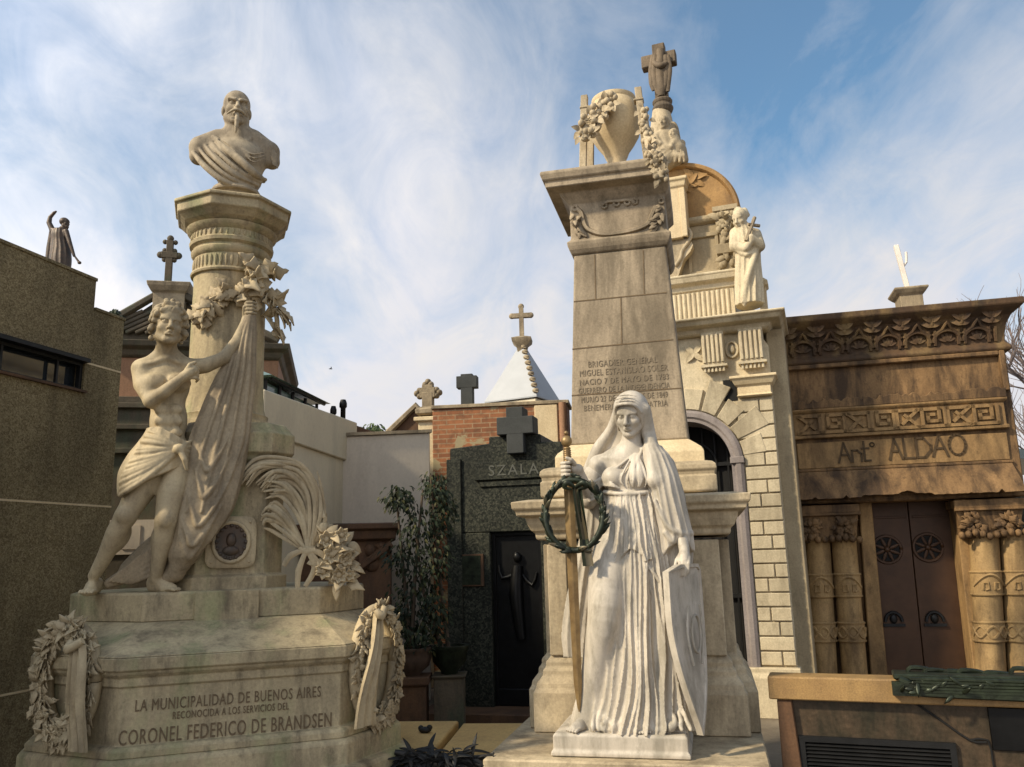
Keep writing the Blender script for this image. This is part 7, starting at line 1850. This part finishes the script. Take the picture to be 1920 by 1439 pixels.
# ================================================================== WREATHS ON THE CHAMFERS
def leaf_wreath(name, label, F, cu, cz, rx, rz, th, nleaf, seed, mat, ribbon, ftop=0.0, flowers=10, Ls=.075):
    r = random.Random(seed); t_ = thing(name, label, 'wreath', F); b = MB()
    b.tube([(cu + rx * math.cos(a), -th * .6, cz + rz * math.sin(a)) for a in np.linspace(0, 2 * math.pi, 41)], th * .55, 8, 1, cap=False)
    for k in range(nleaf):
        a = r.uniform(0, 2 * math.pi); o = r.uniform(-1, 1); c = Vector((cu + (rx + o * th * .5) * math.cos(a), -th * (.9 + .5 * (1 - abs(o)) * r.random()), cz + (rz + o * th * .5) * math.sin(a)))
        tg = Vector((-math.sin(a) * rx, 0, math.cos(a) * rz)).normalized() * (1 if math.cos(a) > 0 else -1); rd = Vector((math.cos(a), 0, math.sin(a)))
        b.leaf(c, tg * r.uniform(-1.1, .1) + rd * (o * .6 + r.uniform(-.35, .35)) + Vector((0, -r.uniform(0, .8), 0)), (r.uniform(-.3, .3), -1, r.uniform(-.3, .5)), Ls * r.uniform(.7, 1.3), Ls * r.uniform(.45, .65), r.uniform(.3, .9), .35, 6, lobes=r.choice((0, 2, 3)))
    b.build('leaves', mat, t_, smooth=60, solid=.006)
    for k in range(flowers):
        b = MB()
        a = r.uniform(0, 2 * math.pi) if k < flowers * .5 else r.uniform(-2.2, -.9); c = Vector((cu + rx * math.cos(a) + r.uniform(-.03, .03), -th * 1.35, cz + rz * math.sin(a) + r.uniform(-.03, .03)))
        for q in range(6):
            b.ball(c + Vector((.016 * math.cos(q * 1.05), -.004, .016 * math.sin(q * 1.05))), (.012, .010, .012), 6, 5)
        b.ball(c, (.010, .016, .010), 6, 5)
        b.build('flower', mat, t_, smooth=60)
    (x0, z0, w0, x1, z1, w1) = ribbon; b = MB(); rings = []
    for k in range(15):
        t = k / 14; x = lerp(x0, x1, t) + .008 * math.sin(t * 7); z = lerp(z0, z1, t); w_ = lerp(w0, w1, t ** .6); y = -th * 2.0 - .012 * math.sin(t * 5)
        row = [(x - w_ + 2 * w_ * i / 8, y - .014 * math.cos(i * 1.9 + t * 2) * (1 - .4 * t), z) for i in range(9)]
        rings.append(row + [(p[0], p[1] + .016, p[2]) for p in row[::-1]])
    b.loft(rings)
    b.tube([(x0 - w0, -th * 2.1, z0 + .02), (x0 - .02, -th * 2.5, z0 - .015), (x0 + w0 * 1.6, -th * 2.1, z0 + .025)], [.018, .026, .018], 8, 3)
    b.build('ribbon', mat, t_, smooth=60); return t_
def chamfer_frame(p, q, deg):
    m = (p + q) / 2; w = FL.W((m.x, m.y, 0)); return Fr((w.x, w.y, 0), deg), (q - p).length
F1, wl1 = chamfer_frame(LBASE[7], LBASE[0], 20 - 45)
F2, wl2 = chamfer_frame(LBASE[1], LBASE[2], 20 + 45)
def ext(F, x0, x1, y0, y1):
    return 0.5 * (F.u(x0, (y0 + y1) / 2, 0) + F.u(x1, (y0 + y1) / 2, 0)), 0.5 * (F.z((x0 + x1) / 2, y0, 0) + F.z((x0 + x1) / 2, y1, 0)), 0.5 * abs(F.u(x1, (y0 + y1) / 2, 0) - F.u(x0, (y0 + y1) / 2, 0)), 0.5 * abs(F.z((x0 + x1) / 2, y0, 0) - F.z((x0 + x1) / 2, y1, 0))
cu_, cz_, rx_, rz_ = ext(F1, 84, 205, 1160, 1392)
rib = (F1.u(190, 1205, 0), F1.z(190, 1205, 0), .03, F1.u(184, 1400, 0), F1.z(184, 1400, 0), .062)
leaf_wreath('stone_wreath', 'grey green carved leaf wreath with ribbon hung on the shaded left corner of the base', F1, cu_, cz_, rx_ * .74, rz_ * .86, .07, 460, 31, M['left_dark'], rib, flowers=10, Ls=.066)
cu_, cz_, rx_, rz_ = ext(F2, 640, 742, 1128, 1368)
rib = (F2.u(676, 1150, 0), F2.z(676, 1150, 0), .03, F2.u(655, 1355, 0), F2.z(655, 1360, 0), .09)
leaf_wreath('stone_wreath', 'sunlit carved flower wreath with wide ribbon hung on the right corner of the base', F2, cu_, cz_, min(rx_ * .8, wl2 * .42), rz_ * .86, .062, 330, 32, M['left_dark'], rib, flowers=34, Ls=.055)

# ================================================================== PALM BRANCH AND FLOWERS
PB = thing('palm_bouquet', 'carved stone palm branch with flowers leaning on the right side of the column pier', 'bouquet', FL)
r_ = random.Random(41); pv = .40
Q = lambda x, y, v=pv: FL.J(x, y, v)
b = MB()
arcs = []
for k in range(30):
    t = k / 29
    arcs.append([(577 + k * .8, 1026), (590 + 4 * t, 965 - 4 * t), (592 - 10 * t, 912 + 3 * t), (566 - 8 * t, 874 + 8 * t), (524 - 4 * t, 862 + 11 * t), (482 + 6 * t, 866 + 12 * t), (454 + 10 * t, 896 + 10 * t)])
for k in range(14):
    t = k / 13
    arcs.append([(577, 1026), (583 - 6 * t, 970), (578 - 8 * t, 922 + 6 * t), (554 - 8 * t, 888 + 12 * t), (520 - 6 * t, 878 + 16 * t), (490 + 6 * t, 898 + 16 * t)])
for k in range(22):
    t = k / 21
    arcs.append([(575, 1026), (572 - 4 * t, 980 + 4 * t), (562 - 8 * t, 938 + 14 * t), (536 - 6 * t, 906 + 18 * t), (502 + 2 * t, 898 + 30 * t)])
for k in range(16):
    t = k / 15
    arcs.append([(572, 1028), (556 - 3 * t, 1000 + 3 * t), (536 - 6 * t, 966 + 12 * t), (512 - 8 * t, 944 + 26 * t), (500, 952 + 26 * t)])
for k in range(9): arcs.append([(578 + k * 2, 1024), (597 + k * 1.5, 975), (602 + k * .4, 925 + k * 5), (594 + k, 890 + k * 7)])
arcs += [[(570, 1030), (545, 1008), (515, 986), (496, 972)], [(570, 1032), (540, 1012), (510, 992), (495, 985)], [(566, 1028), (550, 990), (530, 962), (516, 968), (512, 985)]]
for i, a in enumerate(arcs):
    dv = (i % 5) * .012 - .03
    jx, jy = r_.uniform(-11, 11), r_.uniform(-11, 11); n_ = len(a) - 1
    b.tube([Q(x + jx * j / n_, y + jy * j / n_, pv + dv + .012 * math.sin(j * 1.7 + i)) for j, (x, y) in enumerate(a)], [.008] + [.0115] * (len(a) - 2) + [.003], 6, 4, .4)
b.build('palm_leaves', M['left_dark'], PB, smooth=60)
b = MB()
for pts in ([(575, 1030), (545, 1042), (532, 1062)], [(575, 1030), (560, 1070), (558, 1105)], [(575, 1030), (590, 1065), (572, 1100)], [(575, 1030), (605, 1040), (618, 1062)], [(577, 1030), (610, 1070), (640, 1085), (668, 1090)], [(560, 1028), (575, 1036), (592, 1030)]):
    b.tube([Q(x, y, pv - .06) for x, y in pts], [.012, .019, .013, .008][:len(pts)], 6, 4, .35)
b.build('ribbon', M['left_dark'], PB, smooth=60)
b = MB()
for k in range(120):
    c = (r_.uniform(588, 655), r_.uniform(985, 1098)); 
    if (c[0] - 588) < (c[1] - 1098) * -.0 and False: continue
    if ((c[0] - 624 - (c[1] - 1045) * .2) / 34) ** 2 + ((c[1] - 1045) / 62) ** 2 > 1: continue
    b.leaf(Q(*c, pv + r_.uniform(-.05, .06)), (r_.uniform(-.6, 1), -r_.uniform(.1, .9), r_.uniform(-.7, .8)), (r_.uniform(-.3, .3), -1, .4), r_.uniform(.07, .13), r_.uniform(.045, .075), .7, .35, 6, lobes=r_.choice((0, 0, 2)))
for (x, y, s_) in ((612, 1012, .05), (640, 1004, .045), (622, 1040, .055), (648, 1048, .045), (606, 1070, .05), (635, 1078, .05), (655, 1078, .035)):
    c = Q(x, y, pv - .05)
    for q in range(7):
        a = q * .9; b.leaf(c, (math.cos(a), -.5, math.sin(a)), (0, -1, 0), s_ * 1.3, s_ * .9, -.5, .5, 4)
    b.ball(c + Vector((0, -.015, 0)), (s_ * .35, s_ * .3, s_ * .35), 8, 6)
b.build('flowers', M['left_dark'], PB, smooth=60, solid=.006)

# ================================================================== VINE ON THE COLUMN
VG = thing('vine_garland', 'carved stone garland of big leaves wrapped round the upper column above the hand', 'garland', FL)
b = MB()
def colv(u, off=.03):
    d = u - uax; rr = rs + off
    return VAX - math.sqrt(max(rr * rr - d * d, 0.0004))
def CV(x, y, off=.03):
    v = VAX - rs
    for _ in range(4):
        p = FL.J(x, y, v); v = colv(max(min(p.x, uax + rs), uax - rs), off)
    return FL.J(x, y, v)
path = [(372, 600), (380, 578), (396, 562), (420, 552), (445, 552), (468, 548), (486, 556), (506, 566), (518, 590), (520, 622)]
b.tube([CV(x, y, .03) for x, y in path], [.014] * len(path), 6, 3)
for (x, y), n_ in zip(path, (6, 7, 8, 8, 6, 9, 8, 7, 8, 5)):
    for k in range(n_):
        c = CV(x + r_.uniform(-13, 13), y + r_.uniform(-12, 10), .035); nrm = Vector((c.x - uax, c.y - VAX, 0)).normalized()
        b.leaf(c, Vector((r_.uniform(-1, 1), 0, r_.uniform(-1, .7))) + nrm * r_.uniform(0, .8), nrm, r_.uniform(.07, .14), r_.uniform(.05, .09), r_.uniform(.3, .9), .35, 8, lobes=r_.choice((2, 3)))
for (x, y) in ((470, 505), (478, 500), (486, 506), (494, 514), (500, 522), (476, 522), (486, 530), (466, 530)):
    for k in range(3):
        c = CV(x + r_.uniform(-8, 8), y + r_.uniform(-8, 8), .05); nrm = Vector((c.x - uax, c.y - VAX, 0)).normalized()
        b.leaf(c, Vector((r_.uniform(-.8, 1), -.2, r_.uniform(-1, .5))) + nrm * .5, nrm, r_.uniform(.09, .15), .085, .8, .3, 8, lobes=2)
for (x, y) in ((452, 536), (462, 526), (474, 538), (500, 545), (512, 555)): b.ball(CV(x, y, .04), (.022, .022, .022), 8, 6)
b.build('leaves', M['left_dark'], VG, smooth=60, solid=.008)

# ================================================================== URN ON THE OBELISK
uv = vo1 + thw; UJ = lambda x, y, v=uv: FR.J(x, y, v)
UR = thing('stone_urn', 'pear shaped golden stone urn between four posts on top of the obelisk', 'urn', FR)
uc2 = UJ(1153, 240).x; k_ = (UJ(1163, 240).x - UJ(1153, 240).x) * 1.40
def uz(y): return UJ(1153, y).z
prof = [(1.6, CAPZ - .0), (1.7, CAPZ + .05), (1.45, CAPZ + .07), (1.25, uz(303) + .0), (1.45, uz(298)), (1.75, uz(288)), (2.5, uz(274)), (3.2, uz(258)), (3.55, uz(243)), (3.62, uz(228)), (3.5, uz(214)), (3.2, uz(203)), (2.9, uz(197)), (3.0, uz(194)), (3.0, uz(189)), (2.6, uz(186)), (1.6, uz(184)), (.3, uz(180))]
b = MB(); b.lathe((uc2, uv, 0), [(r * k_, z) for r, z in prof], 48); b.build('body', M['urn'], UR, smooth=45)
PZ0, PZ1 = CAPZ, uz(195)
for sx, sy in ((-1, -1), (1, -1), (-1, 1), (1, 1)):
    b = MB(); w_ = .45 * k_; cx0, cx1 = uc2 + sx * 4.25 * k_, uc2 + sx * 3.55 * k_; cy0, cy1 = uv + sy * 3.5 * k_, uv + sy * 3.0 * k_
    b.hexa([(cx0 - w_, cy0 - w_, PZ0 + .04), (cx0 + w_, cy0 - w_, PZ0 + .04), (cx0 + w_, cy0 + w_, PZ0 + .04), (cx0 - w_, cy0 + w_, PZ0 + .04), (cx1 - w_, cy1 - w_, PZ1), (cx1 + w_, cy1 - w_, PZ1), (cx1 + w_, cy1 + w_, PZ1), (cx1 - w_, cy1 + w_, PZ1)])
    b.box(cx0 - w_ * 1.3, cx0 + w_ * 1.3, cy0 - w_ * 1.3, cy0 + w_ * 1.3, PZ0 - .002, PZ0 + .041)
    z_ = PZ1 - .12; b.molded(rect(cx1 - w_, cx1 + w_, cy1 - w_, cy1 + w_), [(.012, z_), (.012, z_ + .015)])
    b.build('post', M['pedestal'], UR, bevel=.004)
UG = thing('urn_garland', 'carved garland of fruit and flowers slung over the urn and hanging past the cap corner', 'garland', FR)
b = MB(); fvv = uv - 5.2 * k_
def chainof(pts, v0, v1, rad_, n_):
    P_ = [UJ(x, y, lerp(v0, v1, i / (len(pts) - 1))) for i, (x, y) in enumerate(pts)]
    b.tube(P_, rad_ * .5, 7, 3)
    for k in range(n_):
        t = k / n_ * (len(P_) - 1); i = int(t); p = P_[i].lerp(P_[i + 1], t - i); o = Vector((r_.uniform(-1, 1), r_.uniform(-1, .2), r_.uniform(-1, 1))) * rad_ * .8
        if k % 3 == 0: b.leaf(p + o, o + Vector((0, -.01, -.02)), (0, -1, 0), rad_ * 1.1, rad_ * .7, .6, .3, 4)
        else: b.ball(p + o, (rad_ * .38, rad_ * .36, rad_ * .40), 7, 5)
chainof([(1098, 262), (1100, 240), (1112, 226), (1126, 214), (1138, 200), (1146, 190)], fvv, uv - 3.8 * k_, .072, 90)
chainof([(1092, 232), (1104, 230), (1116, 228)], fvv, fvv, .035, 14)
chainof([(1207, 206), (1210, 232), (1213, 258), (1219, 285), (1232, 304), (1238, 322), (1240, 338)], fvv + .05, vo1 - .30, .055, 95)
chainof([(1222, 292), (1236, 300), (1244, 296)], vo1 - .2, vo1 - .25, .05, 22)
b.build('fruit_and_flowers', M['pedestal'], UG, smooth=60)

# ================================================================== CROSS WITH ANGELS ON THE CHAPEL GABLE
AG = thing('angel_group', 'carved stone angels clustered at the foot of the tall draped cross', 'statue', FC)
av = KEY[1]; GJ = lambda x, y, v=av: FC.J(x, y, v)
zb0_ = KEY[2]; gx = GJ(1246, 280).x
B = SDF((GJ(1208, 280).x, av - .34, zb0_ - .01), (GJ(1296, 280).x, av + .3, GJ(1240, 196).z), .0085)
gh = lambda x, y, s_, rz, dv=-.12: head(B, GJ(x, y, av + dv), s_, rotm('Z', rz), ears=False)
B.chain([GJ(1244, 300), GJ(1242, 250), GJ(1240, 214), GJ(1240, 200)], [.20, .15, .11, .085], .03)
gh(1245, 231, .78, -15, -.16)
B.chain([GJ(1247, 246, av - .12), GJ(1248, 262, av - .16), GJ(1250, 285, av - .17), GJ(1248, 300, av - .16)], [.06, .095, .12, .14], .03)
B.chain([GJ(1240, 250, av - .14), GJ(1230, 258, av - .22), GJ(1238, 270, av - .27)], [.04, .035, .03], .02); B.chain([GJ(1255, 250, av - .14), GJ(1265, 262, av - .2), GJ(1258, 276, av - .26)], [.04, .035, .03], .02)
for k in range(5): B.chain([GJ(1240, 242, av - .04), GJ(1228 - k * 1.5, 232 + k * 5, av - .07), GJ(1222 - k, 240 + k * 7, av - .08)], [.03, .024, .012], .01, sub=3)
for k in range(5): B.chain([GJ(1252, 240, av - .04), GJ(1263 + k * 1.5, 232 + k * 5, av - .05), GJ(1271 + k, 242 + k * 6, av - .06)], [.03, .024, .012], .01, sub=3)
gh(1263, 252, .62, -25, -.2); B.chain([GJ(1266, 264, av - .17), GJ(1270, 280, av - .16), GJ(1268, 300, av - .16)], [.06, .085, .09], .03)
gh(1277, 272, .55, -35, -.1); B.chain([GJ(1278, 282, av - .08), GJ(1278, 300, av - .08)], [.06, .08], .03)
gh(1228, 276, .55, 20, -.2); B.chain([GJ(1228, 286, av - .18), GJ(1230, 302, av - .16)], [.06, .09], .03)
for k in range(14):
    x = 1226 + k * 4.2; B.chain([GJ(x, 282 + (k % 3) * 3, av - .25), GJ(x + 2, 292, av - .26), GJ(x + (k % 2) * 5 - 2, 303, av - .24)], [.012, .018, .016], .012)
B.mesh('angels', M['pedestal'], AG, 1)
CRS = thing('draped_cross', 'tall dark stone cross with a shroud draped over its arms above the domed chapel', 'cross', FC)
b = MB(); zc0_, zc1_ = GJ(1240, 205).z, GJ(1236, 86).z; cxc = GJ(1239, 150).x; ca = GJ(1268, 112).x - cxc; wc_ = .075
lean = Vector((GJ(1236, 88).x - GJ(1240, 200).x, 0, 0))
b.lathe((cxc, av, 0), [(.06, zc0_ - .12), (.11, zc0_ - .05), (.13, zc0_ + .0), (.10, zc0_ + .04), (.12, zc0_ + .07), (.12, zc0_ + .1), (.07, zc0_ + .13), (.065, zc0_ + .2)], 18)
b.box(cxc - wc_, cxc + wc_, av - .06, av + .06, zc0_ + .1, zc1_)
za1, za0 = GJ(1236, 104).z, GJ(1236, 127).z
b.box(cxc - ca * 1.06, cxc + ca, av - .063, av + .063, za0, za1)
b.build('cross_body', M['cross_dark'], CRS, bevel=.01)
b = MB()
for (pts, w_) in (([(1224, 104), (1221, 130), (1222, 155), (1226, 170)], .035), ([(1228, 104), (1226, 135), (1230, 160), (1236, 176)], .045), ([(1252, 104), (1255, 130), (1253, 152), (1252, 172)], .035), ([(1247, 104), (1249, 135), (1246, 160), (1240, 178)], .045), ([(1238, 92), (1237, 130), (1239, 165), (1240, 180)], .06)):
    b.tube([GJ(x, y, av - .09) for x, y in pts], [w_ * .7, w_, w_, w_ * .7], 8, 4, .6)
b.tube([GJ(1226, 118, av - .1), GJ(1238, 124, av - .13), GJ(1250, 118, av - .1)], [.03, .04, .03], 8, 4)
b.build('shroud', M['cross_dark'], CRS, smooth=60)

# ================================================================== SAINT WITH CROSS ON THE CHAPEL CORNICE
sv = .02; TJ = lambda x, y, v=sv: FC.J(x, y, v)
ST = thing('saint_statue', 'stone statue of a robed saint holding a small cross on the chapel cornice', 'statue', FC)
zst = zcn + .015
B = SDF((TJ(1366, 480).x, sv - .26, zst - .02), (TJ(1440, 480).x, sv + .26, TJ(1388, 384).z), .0075)
def LVT(rows):
    out = []
    for (y, xl, xr, v, rv) in rows:
        a, c_ = TJ(xl, y, v), TJ(xr, y, v); out.append((0.5 * (a.z + c_.z), 0.5 * (a.x + c_.x), v, 0.5 * (c_.x - a.x), rv))
    return out
head(B, TJ(1388, 412, sv - .05), 1.0, rotm('Z', -25) @ rotm('X', 18), ears=False)
for k in range(26):
    a = r_.uniform(0, 6.28); e = r_.uniform(0, 1.4); q = TJ(1388, 410, sv - .03); B.ell(q + Vector((.078 * math.cos(e) * math.cos(a), .035 + .09 * math.cos(e) * math.sin(a), .035 + .085 * math.sin(e))), (.022, .022, .022), None, .02)
rob = LVT([(575, 1380, 1432, sv, .16), (540, 1379, 1430, sv, .15), (500, 1379, 1426, sv, .14), (465, 1378, 1424, sv, .14), (440, 1377, 1419, sv, .12), (426, 1380, 1408, sv, .09)])
B.chain([TJ(1388, 420), TJ(1392, 432)], [.055, .07], .02)
loft_field(B, rob, [(-150, -150, 9, .03, .01), (-128, -120, 7, .03, .012), (-108, -96, 7, .036, .014), (-88, -76, 7, .03, .012), (-66, -52, 8, .04, .014), (-44, -34, 8, .03, .012), (-20, -16, 9, .03, .01)], .02)
B.chain([TJ(1379, 438, sv), TJ(1378, 462, sv - .1), TJ(1398, 466, sv - .17), TJ(1408, 452, sv - .17)], [.065, .06, .045, .035], .02)
B.chain([TJ(1416, 440, sv), TJ(1424, 462, sv - .08), TJ(1408, 446, sv - .17)], [.065, .06, .04], .02)
B.chain([TJ(1420, 462, sv - .06), TJ(1412, 490, sv - .15), TJ(1400, 530, sv - .17), TJ(1396, 572, sv - .15)], [.03, .03, .03, .02], .02, sub=3)
B.chain([TJ(1382, 470, sv - .12), TJ(1400, 478, sv - .16), TJ(1418, 470, sv - .1)], [.02, .026, .02], .015, sub=3)
B.mesh('body', M['chapel'], ST, 1)
b = MB(); b.molded(rect(TJ(1376, 575).x, TJ(1434, 575).x, sv - .18, sv + .2), [(0, zcn + .0), (0, zst), (-.01, zst + .003)]); b.build('base', M['chapel'], ST)
HCX = thing('hand_cross', 'small cross held against the shoulder of the robed saint', 'cross', FC)
b = MB(); A_, Bq = TJ(1399, 452, sv - .21), TJ(1415, 408, sv - .1); b.tube([A_, Bq], .02, 6, 1); m_ = A_.lerp(Bq, .66); dx = (Bq - A_).normalized(); b.tube([TJ(1402, 421, sv - .16), TJ(1424, 424, sv - .08)], .02, 6, 1); b.build('cross_body', M['lichen'], HCX)
FP_ = thing('finial_block', 'small stone finial block standing behind the robed saint', 'finial', FC)
b = MB(); fu0_, fu1_ = TJ(1424, 560, .35).x, TJ(1438, 560, .35).x; b.molded(rect(fu0_, fu1_, .3, .45), [(.02, zcn), (.02, zcn + .06), (0, zcn + .08), (0, TJ(1430, 542, .35).z), (.025, TJ(1430, 538, .35).z), (.025, TJ(1430, 530, .35).z), (-.02, TJ(1430, 522, .35).z)]); b.build('block', M['urn'], FP_, bevel=.004)

# ================================================================== FIGURE ON THE ROOF AT LEFT
c = at(115, 508, 13.5); FZ = Fr((c.x, c.y, 0), 0); ZJ = lambda x, y, v=0.0: FZ.J(x, y, v)
RF = thing('roof_figure', 'small dark bronze robed figure with one arm raised above the granite wall', 'statue', FZ)
zbz = ZJ(115, 514).z
B = SDF((ZJ(82, 450).x, -.3, zbz), (ZJ(152, 450).x, .3, ZJ(110, 390).z), .0085)
ph_ = head(B, ZJ(122, 419), .80, rotm('Z', 75), ears=False)
B.ell(ph_(0, .03, .04), (.075, .08, .07), None, .02); B.chain([ph_(0, -.06, -.1), ph_(0, -.075, -.15)], [.03, .012], .02)
def LVZ(rows):
    out = []
    for (y, xl, xr, v, rv) in rows:
        a, c_ = ZJ(xl, y, v), ZJ(xr, y, v); out.append((0.5 * (a.z + c_.z), 0.5 * (a.x + c_.x), v, 0.5 * (c_.x - a.x), rv))
    return out
loft_field(B, LVZ([(513, 96, 130, 0, .14), (490, 95, 133, 0, .14), (470, 96, 132, 0, .12), (452, 97, 127, 0, .10), (440, 97, 126, 0, .10), (430, 99, 124, 0, .08)]), [(-150, -140, 9, .02, .01), (-120, -110, 8, .025, .01), (-95, -88, 8, .025, .01), (-70, -66, 8, .025, .01), (-40, -40, 9, .02, .01)], .02)
B.chain([ZJ(120, 426), ZJ(114, 434)], [.045, .07], .02)
B.chain([ZJ(99, 433), ZJ(92, 418), ZJ(94, 408), ZJ(101, 400)], [.05, .042, .034, .026], .02); B.chain([ZJ(101, 400), ZJ(105, 397)], [.028, .018], .01)
B.chain([ZJ(124, 434, -.05), ZJ(131, 456, -.08), ZJ(139, 480, -.08)], [.045, .036, .024], .02)
B.chain([ZJ(98, 436, .05), ZJ(94, 465, .08), ZJ(90, 492, .08)], [.05, .06, .05], .03)
B.mesh('body', M['bronze_statue'], RF, 1)
b = MB(); b.box(ZJ(92, 514).x, ZJ(136, 514).x, -.2, .2, 0, zbz + .01); b.build('pedestal', M['tomb_dark'], RF)
STK = thing('short_rod', 'short dark rod held low in the roof figure\'s hand', 'rod', FZ)
b = MB(); b.tube([ZJ(138, 478, -.08), ZJ(149, 493, -.08)], [.014, .02], 6, 1); b.ball(ZJ(149, 493, -.08), (.035, .03, .028), 8, 6); b.build('rod', M['bronze_statue'], STK, smooth=60)
